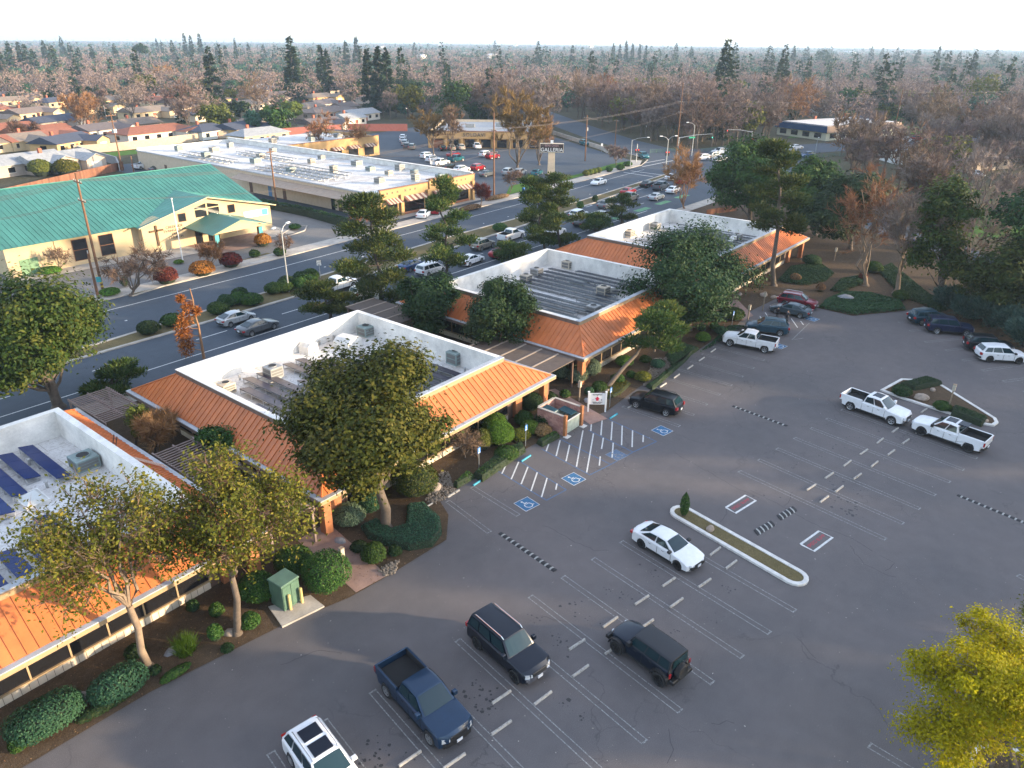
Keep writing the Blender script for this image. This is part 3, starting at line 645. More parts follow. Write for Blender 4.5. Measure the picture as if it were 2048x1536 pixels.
            for dx in ((-.16,.93) if kind != 'pickup' else (-.86,.16,1.18)):
                obj('door_seam', (kind,'ds',s,dx), mk(lambda m: m.box(dx-.009, dx+.009, min(s*(W/2-.05),s*(W/2+.006)), max(s*(W/2-.05),s*(W/2+.006)), .4, zbelt-.1)), BLK)
    if 'bed' in K:
        b0, b1 = K['bed']; zt = 1.36
        obj('bed_liner', (kind,'bed'), mk(lambda m: m.box(b0,b1,-W/2+.13,W/2-.13,.95,.985)), M('bed_liner_black', (.012,.012,.013), .9, var=.3, obj=True))
        w = W/2-.13
        for s in (1, -1):
            obj('bed_side', (kind,'bs',s), mk(lambda m: m.bbox(b0-.02, b1+.1, min(s*w,s*(W/2-.008)), max(s*w,s*(W/2-.008)), .86, 1.4, .035)), pm)
            obj('bed_inner_wall', (kind,'bi',s), mk(lambda m: m.box(b0+.01, b1-.01, min(s*(w-.03),s*(w-.004)), max(s*(w-.03),s*(w-.004)), .98, 1.36)), MATS['bed_liner_black'])
        obj('tailgate', (kind,'tg'), mk(lambda m: m.bbox(b0-.12, b0-.025, -w-.1, w+.1, .8, 1.38, .03)), pm)
        obj('bed_front', (kind,'bfw'), mk(lambda m: m.bbox(b1, b1+.07, -w, w, .9, 1.38, .02)), MATS['bed_liner_black'])
    zroof = max(z for _, z in K['cab'])
    if sun:
        for k in range(sun):
            x1 = rf[0]-.12-k*.95; obj('sunroof', (kind,'sun',k), mk(lambda m: m.bbox(x1-.75, x1, -.46, .46, zroof-.06, zroof+.012, .01)), M('sunroof_dark', (.004,.007,.016), .15, var=0, spec=.25))
    if rails:
        for s in (1, -1):
            obj('roof_rail', (kind,'rr',s), mk(lambda m: m.tube([(rr[0]+.15,s*(yr-.1),zroof-.08),(rr[0]+.3,s*(yr-.09),zroof+.035),(rf[0]-.2,s*(yr-.09),zroof+.03),(rf[0]-.02,s*(yr-.1),zroof-.07)], .025, 6)), CHROME if rails == 's' else BLK)
    return v
# ------------------------------------------------------------------ parked cars in the office lot
HB = math.atan2(C10, S10)            # nose towards the offices, stall grid
HA = HB+math.pi
GP = 'cars parked in the office lot'
def stall(k, low=False, ox=OX, dy=0): return SW(ox-(k+.5)*SWD, (OY-2.85 if not low else OY-11.15+2.9)+dy)
WHT = (.72,.73,.74)
vehicle('parked_suv','suv',WHT,stall(8,dy=.1),HA,'white car with twin sunroofs cut off by the bottom edge of the photo',GP,'suv',sun=2,rails='s')
vehicle('pickup_truck','pickup',(.012,.035,.075),stall(6,dy=.2),HA,'dark blue pickup with empty bed, nearest truck to the camera',GP,'pickup',rim='s')
vehicle('parked_suv','boxsuv',(.004,.008,.018),stall(4,dy=.15),HA,'black SUV with silver roof rails parked beside the dark blue pickup',GP,'suv',rim='d',rails='s',trim='chrome')
vehicle('off_road_car','jeep',(.005,.012,.026),stall(2,True,dy=.35),HB,'boxy black off-road car with spare wheel on its back',GP,'off-roader',rim='d')
vehicle('parked_sedan','sedan',WHT,stall(-1,dy=.1),HA,'white sedan with black wheels beside the long narrow kerbed island',GP,'sedan',rim='d',trim='black')
vehicle('pickup_truck','pickup',WHT,stall(-1,ox=OX2,dy=.4),HA,'white pickup with sunroof nosing towards the triangular planted island',GP,'pickup',sun=1,trim='chrome')
vehicle('pickup_truck','pickup',WHT,stall(-1,True,ox=OX2,dy=-.5),HB,'white pickup with dark panoramic roof and black wheels below the triangular island',GP,'pickup',rim='d',sun=2,trim='black')
def car(name, kind, col, a, b, label, group, cat='car', z=0, **kw):
    a, b = G(*a), G(*b); return vehicle(name, kind, col, ((a[0]+b[0])/2, (a[1]+b[1])/2), hdg(a, b), label, group, cat, **kw)
car('parked_suv','suv',(.006,.009,.014),(1345,827),(1276,808),'black SUV parked alone nose-in by the white arrow sign',GP,'suv',rails='b')
car('pickup_truck','pickup',WHT,(1545,703),(1452,685),'white crew cab pickup parked beside the blue-grey SUV near the garden',GP,'pickup',trim='chrome')
car('parked_suv','suv',(.03,.075,.11),(1572,668),(1494,660),'blue-grey SUV parked between the white pickup and the striped aisle',GP,'suv',rails='b')
car('parked_sedan','sedan',(.06,.09,.11),(1610,634),(1550,622),'grey sedan parked between the striped aisle and the dark red SUV',GP,'sedan')
car('parked_suv','suv',(.19,.012,.025),(1562,607),(1626,618),'dark red SUV parked at the end of the row beside the ivy bed',GP,'suv',rails='s')
car('parked_suv','suv',(.015,.05,.075),(1826,646),(1886,645),'dark teal SUV at the far end of the right-hand row',GP,'suv')
car('parked_suv','boxsuv',(.012,.02,.055),(1860,662),(1930,668),'navy blue SUV beside the teal one in the right-hand row',GP,'suv')
car('parked_suv','suv',(.01,.014,.02),(1938,697),(2010,704),'black SUV parked between the navy and the white SUV',GP,'suv')
car('parked_suv','suv',WHT,(1962,718),(2034,722),'white SUV with black lower trim at the near end of the right-hand row',GP,'suv',rim='d',trim='black')
car('parked_car','suv',(.01,.05,.09),(2090,1420),(2060,1390),'blue car parked half hidden under the yellow-green tree',GP,'suv')

# ------------------------------------------------------------------ wheel stops
def stop_mesh(col, nm):
    m = MB(); l, w, h = .62, .075, .115
    m.loft([[(x, -q, z) if i == 0 else (x, y, z) for i, (y, z) in enumerate([])] or [(x,-w,0),(x,-w*.8,h*.75),(x,-w*.5,h),(x,w*.5,h),(x,w*.8,h*.75),(x,w,0)] for x, q in ((-l,0),(-l+.03,0),(l-.03,0),(l,0))]); return m.mesh(nm, col)
def stopmat(name, col, red):
    m, nt, b = newmat(name); v = pos(nt, True); w = pos(nt)
    c = ramp(nt, noise(nt, w, 7, 8, .7), [(.32, tuple(x*.35 for x in col)), (.48, col), (.7, tuple(min(1,x*1.15) for x in col))]).outputs[0]
    nt.links.new(c, b.inputs['Base Color']); b.inputs['Roughness'].default_value = .85; return m
ST_W = stop_mesh(stopmat('wheel_stop_concrete', (.36,.34,.31), 1), 'wheel_stop'); ST_B = stop_mesh(TEAL_B, 'wheel_stop_blue')
def stops(pts, ang, lab, mesh=None, grp='concrete wheel stops'):
    n = len(pts)
    for i, p in enumerate(pts):
        o = single('wheel_stop', mesh or ST_W, None, lab(i, n), 'wheel stop', grp, (*G(*p), 0.002), ang+random.uniform(-.03,.03)); 
ROWA = math.atan2(ROWD.y, ROWD.x)
stops([(1337.6,1164.7),(1283.5,1201),(1220.7,1245),(1153.7,1290),(1081,1341),(1003,1395),(911,1457),(820,1518)], ROWA, lambda i, n: f'worn concrete wheel stop, {ORD[n-1-i]} from the left in the building-side line of the near block')
stops([(1409,1167),(1352.6,1206.6),(1292.6,1249.5),(1226,1298),(1160.7,1343),(1085.6,1397),(1003,1456),(909,1523)], ROWA, lambda i, n: f'worn concrete wheel stop, {ORD[n-1-i]} from the left in the outer line of the near block')
stops([(1395,1126),(1430,1103.6)], ROWA, lambda i, n: ['concrete wheel stop against the front bumper of the white sedan','concrete wheel stop between the white sedan and the long island'][i])
stops([(1462,1130)], ROWA, lambda i, n: 'concrete wheel stop nearest the side of the long kerbed island')
z6 = lambda x, y: (1348+.3418*x, 680+.3418*y)
stops([z6(*p) for p in [(1293,530),(1205,592),(1110,657),(1013,724),(908,795),(802,864)]], ROWA, lambda i, n: f'pale wheel stop, {ORD[i]} from the white pickups in the building-side line of the far block')
stops([z6(*p) for p in [(1355,596),(1270,660),(1172,728),(1072,800),(966,874),(878,934)]], ROWA, lambda i, n: f'pale wheel stop, {ORD[i]} from the white pickups in the outer line of the far block')
stops([z6(*p) for p in [(1462,415),(1435,535)]], ROWA, lambda i, n: ['wheel stop between the white pickup and the triangular island','wheel stop under the nose of the white pickup with black wheels'][i])
stops([(1263,812),(1296,791),(1326,771),(1353,753),(1380,735),(1403,719),(1426,702)], 0, lambda i, n: f'wheel stop along the shrub bed, {ORD[i]} from the black SUV by the arrow sign')
stops([(907,988),(853,1015)], 0, lambda i, n: ['white wheel stop at the gravel run beside the big magnolia','short white wheel stop by the horseshoe-shaped ground cover'][i])
stops([(957,965),(1052,917.5),(1227,833)], 0, lambda i, n: ['blue wheel stop nearest the magnolia with horseshoe ground cover','blue wheel stop in the middle accessible space','blue wheel stop in front of the white arrow sign'][i], ST_B, 'blue wheel stops')

# ------------------------------------------------------------------ speed bumps
def bump(a, b, n, lab, w=.36, diag=False):
    a, b = Vector(a), Vector(b); d = (b-a); L = d.length; d /= L; nrm = Vector((-d.y, d.x)); t = thing('speed_bump', lab, 'speed bump', (a.x, a.y, 0), math.atan2(d.y, d.x), 'striped speed bumps')
    l = L/n; sk = .3 if diag else 0.; WB = M('bump_white', (.34,.34,.32), .8, var=.35, scale=6)
    for k in range(n):
        m = MB(); hh = .055
        m.loft([[(x-sk*.5,-w/2,.001),(x-sk*.2,-w*.25,hh*.8),(x,0,hh),(x+sk*.2,w*.25,hh*.8),(x+sk*.5,w/2,.001)] for x in ((k-(.2 if k % 2 == 0 and k else -.2 if k % 2 else 0))*l, (k+1-(.2 if k % 2 else -.2 if k < n-1 else 0))*l-.004)]); part('bump_segment', m, (RUB if k % 2 == 0 else WB), t)
bump(G(1000,1066), G(1111,1142), 23, 'long black and white speed bump beside the horseshoe-shaped ground cover')
bump(G(1466,812), G(1574,852), 23, 'long black and white speed bump between the two blocks of stalls, nearest the shrub bed')
bump(G(1915,990), G(2080,1058), 27, 'long black and white speed bump running off the right edge of the photo')
bump(G(1511,1066), G(1546,1046), 9, 'short striped speed bump nearest the long kerbed island', .58, True)
bump(G(1557,1036), G(1590,1017), 9, 'short striped speed bump on the side of the far stalls', .58, True)

# ------------------------------------------------------------------ kerbed islands
def capsule(a, b, r, n=8):
    a, b = Vector(a), Vector(b); t = math.atan2((b-a).y, (b-a).x); P = []
    for k in range(n+1): P.append((b.x+r*math.cos(t-math.pi/2+math.pi*k/n), b.y+r*math.sin(t-math.pi/2+math.pi*k/n)))
    for k in range(n+1): P.append((a.x+r*math.cos(t+math.pi/2+math.pi*k/n), a.y+r*math.sin(t+math.pi/2+math.pi*k/n)))
    return P
P = capsule((41.75,17.75), (39.95,9.1), .86)
m, Q = kerb_ring(P, .3, .16); isl = tag(struct('long_island_kerb', m, CONC_W, None), None); struct('long_island_bed', MB().poly([(*q, .11) for q in Q]), DRY)
P = [G(*z6(*p)) for p in [(1205,297),(1325,232),(1395,235),(1530,245),(1885,465),(1897,490),(1872,508),(1790,495),(1330,345)]][::-1]
m, Q = kerb_ring(P, .3, .16); struct('triangle_island_kerb', m, CONC_W); struct('triangle_island_bed', MB().poly([(*q, .11) for q in Q]), SOIL)

# ------------------------------------------------------------------ rocks
ROCKM = M('boulder_stone', (.30,.24,.19), .9, var=.4, scale=3, bump=.4, bscale=8)
ROCKG = M('boulder_grey', (.24,.24,.25), .9, var=.35, scale=3, bump=.4, bscale=8)
def rock(px, s, lab, mat=None, fl=.6, z=0):
    rg = random.Random(hash(px) % 9999); m = MB().ball((0,0,s*fl*.35), s, s*.75, s*fl, 9, 6, .14, rg)
    single('boulder', m, mat or ROCKM, lab, 'boulder', 'garden boulders', (*G(*px), z), rg.uniform(0,3), 50)
rock((1420,1062), .38, 'tan boulder on the long kerbed island', z=.1)
rock((872,978), .55, 'tan boulder in the gravel run beside the big magnolia')
rock((1690,600), 1.1, 'large grey boulder in the middle of the ivy bed', ROCKG, .5)
rock((1527,592), .6, 'pale boulder on the slope behind the grey sedan'); rock((1547,596), .45, 'small orange-lit boulder beside the dark red SUV')
rock((1842,800), .75, 'brown boulder on the triangular island', fl=.55, z=.1); rock((1865,783), .35, 'small boulder at the top of the triangular island', z=.1); rock((1970,845), .3, 'small stone near the tip of the triangular island', z=.1)
rock((460,1268), .38, 'tan boulder at the foot of the sparse olive tree'); rock((345,1303), .45, 'flat grey stone beside the grass tuft', ROCKG, .3); rock((167,1392), .35, 'flat grey stone between the two big clipped bushes', ROCKG, .25)
rock((1103,860), .5, 'grey-brown boulder beside the dumpster wall', ROCKG); rock((1173,803), .4, 'grey boulder behind the dumpster walls', ROCKG)
rock((1200,784), .55, 'striped brown boulder right behind the white arrow sign'); rock((1213,786), .5, 'tan boulder touching the striped one behind the arrow sign')
rock((1322,757), .45, 'tan boulder in the gravel bed by the leaning pine'); rock((1312,722), .4, 'brown boulder near the foot of the leaning trunk'); rock((1480,590), .4, 'small boulder under the big dark magnolia')
rock((680,1082), .45, 'flat slab stone beside the entry path', ROCKG, .25); rock((712,1090), .35, 'small flat stone beside the entry path', ROCKG, .25)

# ------------------------------------------------------------------ dumpster and its walls
BRICKM = [M('pink_block_%d' % k, c, .9, var=.2, scale=4) for k, c in enumerate([(.42,.22,.18),(.36,.18,.15),(.47,.26,.21)])]
PILM = M('orange_brick', (.36,.15,.06), .85, var=.35, scale=5); MORT = M('mortar', (.3,.2,.17), .95, var=.2)
dA = G(1133,872); dB = G(1172,852); 
ax = Vector((1,0)); W0 = Vector((dA[0], dA[1]))
enc = thing('dumpster_enclosure', 'pink block walls around the open dumpster at the lot edge', 'enclosure', (W0.x, W0.y, 0))
blk = {}
def block_wall(x0, y0, x1, y1, h, n0=0):
    """courses of real blocks, joints recessed"""
    d = Vector((x1-x0, y1-y0)); L = d.length; d /= L; a = math.atan2(d.y, d.x); bl, bh, th = .4, .2, .2
    core = MB().obox(((x0+x1)/2, (y0+y1)/2), (d.x*(L/2-.01), d.y*(L/2-.01)), (-d.y*(th/2-.012), d.x*(th/2-.012)), 0, h-.02); w = part('wall', core, MORT, enc)
    for r in range(int(h/bh)):
        x = -(.2 if r % 2 else 0)
        while x < L-.02:
            s, e = max(0, x), min(L, x+bl); x += bl
            if e-s < .06: continue
            k = (round(e-s, 2), random.randrange(3))
            if k not in blk: blk[k] = MB().bbox(.006, e-s-.006, -th/2, th/2, .006, bh-.006, .008).mesh('brick', BRICKM[k[1]])
            o = link(bpy.data.objects.new('brick', blk[k]), w); o.location = (x0+d.x*s, y0+d.y*s, r*bh); o.rotation_euler = (0,0,a)
    cap = MB().obox(((x0+x1)/2, (y0+y1)/2), (d.x*L/2, d.y*L/2), (-d.y*(th/2+.02), d.x*(th/2+.02)), h, h+.05); part('coping', cap, CONC, enc)
block_wall(-.1, .25, -.1, 3.0, 1.8); block_wall(2.35, .25, 2.35, 3.0, 1.8); block_wall(.02, 3.0, 2.23, 3.0, 1.8)
for x in (-.1, 2.35):
    part('post', MB().box(x-.14, x+.14, -.02, .22, 0, 1.95), PILM, enc); part('footing', MB().box(x-.3, x+.3, -.35, .1, 0, .05), CONC_W, enc)
DGR = M('dumpster_paint', (.33,.38,.33), .6, var=.25, scale=3); DIN = M('dumpster_inside', (.02,.03,.032), .8, var=.2); LIDM = M('dumpster_lid', (.02,.07,.09), .45, var=.2)
du = thing('dumpster', 'pale green steel dumpster with its dark ribbed lids open', 'dumpster', (W0.x+.15, W0.y+.15, 0))
x1 = 1.95; m = MB()
for a in ((0,x1,0,.06),(0,x1,1.55,1.61),(0,.06,.06,1.55),(x1-.06,x1,.06,1.55)): m.box(*a, .12, 1.3 if a[2] < 1 else 1.5)
m.box(0, x1, 0, 1.61, .06, .12); part('bin', m, DGR, du); part('rim', MB().box(-.04, x1+.04, -.05, .0, 1.22, 1.32), CONC_W, du)
m = MB().box(.07, x1-.07, .07, 1.54, .125, .3); part('contents', m, DIN, du)
for k, (xa, xb, tilt) in enumerate(((.98, 1.9, .5), (.05, .95, 1.9))):
    l = MB(); c, s_ = math.cos(tilt), math.sin(tilt)
    if k == 0: f = lambda u, v, h: (xa+u*(xb-xa), 1.58-v*1.35, 1.52+.03*h-.13*v)
    else: f = lambda u, v, h: (xa+u*(xb-xa), 1.62+v*1.2, 1.5+.03*h+v*.15)
    lid = part('lid', l.loft([[f(0,0,0),f(1,0,0),f(1,1,0),f(0,1,0)],[f(0,0,1),f(1,0,1),f(1,1,1),f(0,1,1)]]), LIDM, du)
    for r in range(6): u = .06+.16*r; part('rib', MB().loft([[f(u,.02,1),f(u+.06,.02,1),f(u+.06,.98,1),f(u,.98,1)],[f(u,.02,2.2),f(u+.06,.02,2.2),f(u+.06,.98,2.2),f(u,.98,2.2)]]), LIDM, lid)

# ------------------------------------------------------------------ signs, posts, utility box
STEEL = M('galvanised_steel', (.38,.4,.41), .45, .6, var=.15); SIGN_B = M('sign_blue', (.02,.16,.5), .5, var=.1); SIGN_W = M('sign_white', (.75,.75,.73), .5, var=.1); WOODP = M('post_wood', (.26,.2,.14), .85, var=.3, scale=4)
def ada_sign(px, lab):
    t = thing('accessible_sign', lab, 'sign', (*G(*px), .03), 0, 'blue accessible parking signs')
    part('post', MB().cyl(0,0,0,2.1,.03,n=6), STEEL, t); b = part('panel', MB().box(-.16,.16,-.045,-.03,1.5,1.98), SIGN_B, t)
    m = MB(); m.box(-.03,.03,-.052,-.047,1.86,1.93); m.box(-.05,-.01,-.052,-.047,1.68,1.86); m.box(-.05,.08,-.052,-.047,1.72,1.77); part('symbol', m, SIGN_W, b); part('symbol', MB().box(-.1,.1,-.052,-.047,1.54,1.6), SIGN_W, b)
ada_sign((958,940),'blue accessible parking sign nearest the big magnolia'); ada_sign((1051,893),'blue accessible parking sign beside the clipped bright bushes'); ada_sign((1219,815),'blue accessible parking sign beside the white arrow sign'); ada_sign((1463,655),'blue accessible parking sign behind the blue-grey SUV')
t = thing('arrow_sign', 'white post-mounted sign with a red arrow beside the dumpster', 'sign', (*G(1193,824), .03), -.9)
part('panel', MB().box(-.72,.72,-.03,.03,.75,1.85), SIGN_W, t)
for s in (-.78,.78): part('post', MB().box(s-.07,s+.07,-.07,.07,0,1.95).bbox(s-.1,s+.1,-.1,.1,1.95,2.03), SIGN_W, t)
INK = M('sign_ink', (.03,.03,.035), .6, var=0); REDI = M('sign_red', (.5,.02,.06), .6, var=0)
o = part('arrow', MB().prism([(-.12,0),(.12,0),(.12,.2),(.22,.2),(0,.42),(-.22,.2),(-.12,.2)], 0, .012).shift(0,0), REDI, t)
o.rotation_euler = (math.pi/2, 0, 0); o.location = (0,-.035,1.12)
lettering('BEAR  CREEK', .15, INK, t, (0,-.034,1.72), (0,-1,0)); lettering('1', .2, INK, t, (-.38,-.034,1.2), (0,-1,0)); lettering('8', .2, INK, t, (.38,-.034,1.2), (0,-1,0)); lettering('MEDICAL OFFICES\nPARKING LOT', .115, INK, t, (0,-.034,.93), (0,-1,0))
m = MB().poly([(-.14,-.036,1.78),(0,-.036,1.62),(.16,-.036,1.8),(.02,-.036,1.72)]); part('emblem', m, INK, t)
def bollard_light(px, lab, h=2.0):
    t = thing('path_light', lab, 'light post', (*G(*px), .03), 0, 'wooden path lights'); part('post', MB().box(-.055,.055,-.055,.055,0,h), WOODP, t); l = part('lamp_head', MB().box(-.13,.13,-.13,.13,h-.55,h+.02), M('lamp_box', (.42,.38,.3), .7, var=.3), t)
    part('cap', MB().bbox(-.15,.15,-.15,.15,h+.02,h+.07), WOODP, l)
bollard_light((688,1150),'wooden path light beside the entry path and big magnolia'); bollard_light((1158,803),'wooden path light behind the dumpster walls'); bollard_light((1495,643),'wooden path light behind the blue-grey SUV'); bollard_light((1895,822),'tall slim path light on the triangular island',2.6); bollard_light((1525,622),'slim post beside the dark red SUV',2.4); bollard_light((1668,522),'wooden path light in the garden beyond the ivy')
UTG = M('utility_green', (.075,.145,.10), .55, var=.2, scale=2)
c = G(573,1203,.12); t = thing('utility_box', 'large pale green utility cabinet on a concrete pad', 'utility box', (*c, .12), .05)
part('cabinet', MB().box(-.6,.6,-.6,.6,0,1.7), UTG, t); part('lid', MB().bbox(-.65,.65,-.65,.65,1.7,1.8,.04), UTG, t)
for x in (-.56,.02): part('door', MB().box(x,x+.54,-.63,-.602,.12,1.62), UTG, t)
YEL = M('bollard_paint', (.55,.42,.16), .7, var=.2)
for p, l in (((582,1222),'tan bollard on the left in front of the utility cabinet'), ((605,1208),'tan bollard on the right in front of the utility cabinet')): single('bollard', MB().cyl(0,0,0,1.05,.09,n=10).ball((0,0,1.05),.09,.09,.05,10,4), YEL, l, 'bollard', 'bollards by the utility cabinet', (*G(*p), .12), 0, 40)
# ------------------------------------------------------------------ office pavilions
ROOF_O = M('standing_seam_terracotta', (.5,.15,.043), .5, .1, var=.16, scale=.9, bump=.05, bscale=3, rand=.09)
ROOF_W = None
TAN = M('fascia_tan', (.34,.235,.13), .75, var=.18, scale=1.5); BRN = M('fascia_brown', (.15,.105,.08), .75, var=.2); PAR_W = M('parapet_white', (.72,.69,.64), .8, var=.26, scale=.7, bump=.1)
GUT = M('gutter_grey', (.40,.42,.44), .6, .2, var=.25, scale=1.2); CREAM = M('ribbed_panel_cream', (.62,.52,.40), .8, var=.12); WALLB = M('wall_brown', (.12,.07,.05), .85, var=.2)
WIN = M('office_glass', (.012,.012,.014), .08, var=0, spec=.8); MULL = M('mullion_bronze', (.10,.07,.045), .5, var=.1)
PIER = M('brick_pier', (.40,.15,.06), .85, var=.3, scale=4); PURL = M('trellis_brown', (.24,.18,.155), .8, var=.2)
def deckmat():
    m, nt, b = newmat('membrane_roof'); v = pos(nt)
    c = ramp(nt, noise(nt, v, .5, 8, .68), [(.3, (.30,.27,.24)), (.46, (.55,.53,.5)), (.6, (.66,.65,.63))]).outputs[0]
    c = mixc(nt, .5, c, ramp(nt, noise(nt, v, 3.5, 8, .7, 1.5), [(.38, (.2,.17,.14)), (.47, (.55,.53,.51)), (.7, (.68,.67,.65))]).outputs[0])
    c = mixc(nt, ramp(nt, noise(nt, v, .16, 4, .6), [(.55, (0,0,0)), (.7, (.55,)*3)]).outputs[0], c, (.33,.24,.17))
    bk = nt.nodes.new('ShaderNodeTexBrick'); bk.inputs['Scale'].default_value = 1.; bk.inputs['Mortar Size'].default_value = .025; bk.inputs['Brick Width'].default_value = 6; bk.inputs['Row Height'].default_value = 1.7; bk.inputs['Color1'].default_value = bk.inputs['Color2'].default_value = (1,1,1,1); bk.inputs['Mortar'].default_value = (.55,.5,.45,1); nt.links.new(v, bk.inputs['Vector']); c = mixc(nt, .8, c, bk.outputs[0], 'MULTIPLY')
    nt.links.new(c, b.inputs['Base Color']); b.inputs['Roughness'].default_value = .85
    bp = nt.nodes.new('ShaderNodeBump'); bp.inputs['Strength'].default_value = .5; bp.inputs['Distance'].default_value = .05; nt.links.new(noise(nt, v, 2.5, 6), bp.inputs['Height']); nt.links.new(bp.outputs[0], b.inputs['Normal']); return m
DECK = deckmat()
ZP, ZD, ZE, ZT = 5.5, 3.45, 3.1, 5.06
V0, V1 = 37.5, 56.4
def slope_panels(roof, E0, E1, T0, T1, org, step=.56, name='roof_panel', mat=None):
    """standing-seam slope from eave E0-E1 up to T0-T1: one sheet per seam bay with its upstanding rib"""
    E0, E1, T0, T1 = map(Vector, (E0, E1, T0, T1)); d = (E1-E0); L = d.length; d /= L
    a = (T0-E0).dot(d); b = (E1-T1).dot(d); up = (T0-E0)-d*a; nrm = d.cross(up).normalized()
    tm = lambda s: max(0, min(1, s/a if a > 1e-6 else 1, (L-s)/b if b > 1e-6 else 1))
    n = int(round(L/step)); st = L/n
    for k in range(n):
        s0, s1 = k*st+.002, (k+1)*st-.002; ss = sorted([s0, s1]+[q for q in (a, L-b) if s0 < q < s1])
        P = [E0+d*s0, E0+d*s1]+[E0+d*s+up*tm(s) for s in reversed(ss)]
        if tm(s0) < 1e-4: P = P[:-1]
        if tm(s1) < 1e-4: P = [p for i, p in enumerate(P) if i != 2]
        m = MB().slab([tuple(p-org) for p in P], .03)
        if tm(s0) > .03 and k:
            q0, q1 = E0+d*s0, E0+d*s0+up*tm(s0)
            m.loft([[tuple(q-org+d*x+nrm*z) for x, z in ((-.022,0),(.022,0),(.022,.052),(-.022,.052))] for q in (q0, q1)])
        part(name, m, mat or ROOF_O, roof)
def office(lab, u0, u1, off=(2.9,2.9,2.9,4.2), vis='FL', corner=(1,1)):
    """off = run of the slopes: left, right, front, back; vis = which slopes are laid sheet by sheet"""
    oL, oR, oF, oB = off; org = Vector(((u0+u1)/2, V0, 0)); t = thing('office_building', lab, 'office building', tuple(org))
    P = lambda mb, n, mat, par=t: part(n, mb, mat, par, True)
    eL, eR, eF, eB = u0-oL, u1+oR, V0-oF, V1+oB; th = .3
    # parapet walls (white inside), cap and outer band
    def pw(mb): return mb
    P(MB().box(u0,u1,V1-th,V1,ZE,ZP-.06), 'parapet', PAR_W); P(MB().box(u0,u1,V0,V0+th,ZE,ZP-.06), 'parapet', PAR_W)
    P(MB().box(u0,u0+th,V0+th+.002,V1-th-.002,ZE,ZP-.06), 'parapet', PAR_W); P(MB().box(u1-th,u1,V0+th+.002,V1-th-.002,ZE,ZP-.06), 'parapet', PAR_W)
    b = .14
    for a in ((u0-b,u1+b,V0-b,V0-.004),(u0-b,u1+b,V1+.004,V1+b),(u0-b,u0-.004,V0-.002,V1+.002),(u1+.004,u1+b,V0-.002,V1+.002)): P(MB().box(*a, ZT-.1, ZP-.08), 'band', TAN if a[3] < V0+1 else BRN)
    for a in ((u0-b-.03,u1+b+.03,V0-b-.03,V0+th+.03),(u0-b-.03,u1+b+.03,V1-th-.03,V1+b+.03),(u0-b-.03,u0+th+.03,V0+th+.032,V1-th-.032),(u1-th-.03,u1+b+.03,V0+th+.032,V1-th-.032)): P(MB().bbox(*a, ZP-.06, ZP, .02), 'coping', GUT if a[3] < V0+1 else PAR_W)
    P(MB().box(u0+th+.002,u1-th-.002,V0+th+.002,V1-th-.002,ZD-.2,ZD), 'roof_deck', DECK)
    # sloping roof
    C = dict(E0=(eL,eF,ZE+.08), E1=(eR,eF,ZE+.08), E2=(eR,eB,ZE+.08), E3=(eL,eB,ZE+.08), T0=(u0-b,V0-b,ZT), T1=(u1+b,V0-b,ZT), T2=(u1+b,V1+b,ZT), T3=(u0-b,V1+b,ZT))
    i_ = .3; 
    roof = P(MB().loft([[(eL+i_,eF+i_,ZE+.0),(eR-i_,eF+i_,ZE+.0),(eR-i_,eB-i_,ZE+.0),(eL+i_,eB-i_,ZE+.0)],[(u0-b+.05,V0-b+.05,ZT-.08),(u1+b-.05,V0-b+.05,ZT-.08),(u1+b-.05,V1+b-.05,ZT-.08),(u0-b+.05,V1+b-.05,ZT-.08)]], False, False), 'roof', ROOF_O)
    e = lambda k: Vector(C[k]); 
    ii = .34
    Ei = {'E0':(eL+ii,eF+ii,ZE+.1),'E1':(eR-ii,eF+ii,ZE+.1),'E2':(eR-ii,eB-ii,ZE+.1),'E3':(eL+ii,eB-ii,ZE+.1)}
    for sd, q in (('F',('E0','E1','T0','T1')),('R',('E1','E2','T1','T2')),('B',('E2','E3','T2','T3')),('L',('E3','E0','T3','T0'))):
        if sd in vis: slope_panels(roof, Ei[q[0]], Ei[q[1]], C[q[2]], C[q[3]], org)
        else: part('roof_sheet', MB().slab([tuple(Vector(p)-org) for p in (Ei[q[0]], Ei[q[1]], C[q[3]], C[q[2]])], .03), ROOF_O, roof)
    for k, tp in (('E0','T0'),('E1','T1'),('E2','T2'),('E3','T3')):
        part('hip_cap', MB().tube([tuple(Vector(Ei[k])-org+Vector((0,0,.04))), tuple(Vector(C[tp])-org+Vector((0,0,.04)))], .07, 6), ROOF_O, roof)
    # gutter ledge, eave fascia, soffit
    for a in ((eL,eR,eF,eF+ii+.06),(eL,eR,eB-ii-.06,eB),(eL,eL+ii+.06,eF+ii+.062,eB-ii-.062),(eR-ii-.06,eR,eF+ii+.062,eB-ii-.062)): P(MB().box(*a, ZE+.0, ZE+.07), 'gutter', GUT)
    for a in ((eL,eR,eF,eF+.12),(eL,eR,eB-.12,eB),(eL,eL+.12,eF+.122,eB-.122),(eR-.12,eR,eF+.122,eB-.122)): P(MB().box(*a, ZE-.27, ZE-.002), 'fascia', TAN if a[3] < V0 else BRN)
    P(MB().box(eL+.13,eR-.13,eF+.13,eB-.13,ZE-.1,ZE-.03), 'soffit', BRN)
    # walls: cream ribbed plinth, window band, header
    wf = V0-1.2; wl, wr, wb = u0-1.0, u1+1.0, V1+1.0
    P(MB().box(wl,wr,wf,wb,0,ZE-.12), 'wall', WALLB)
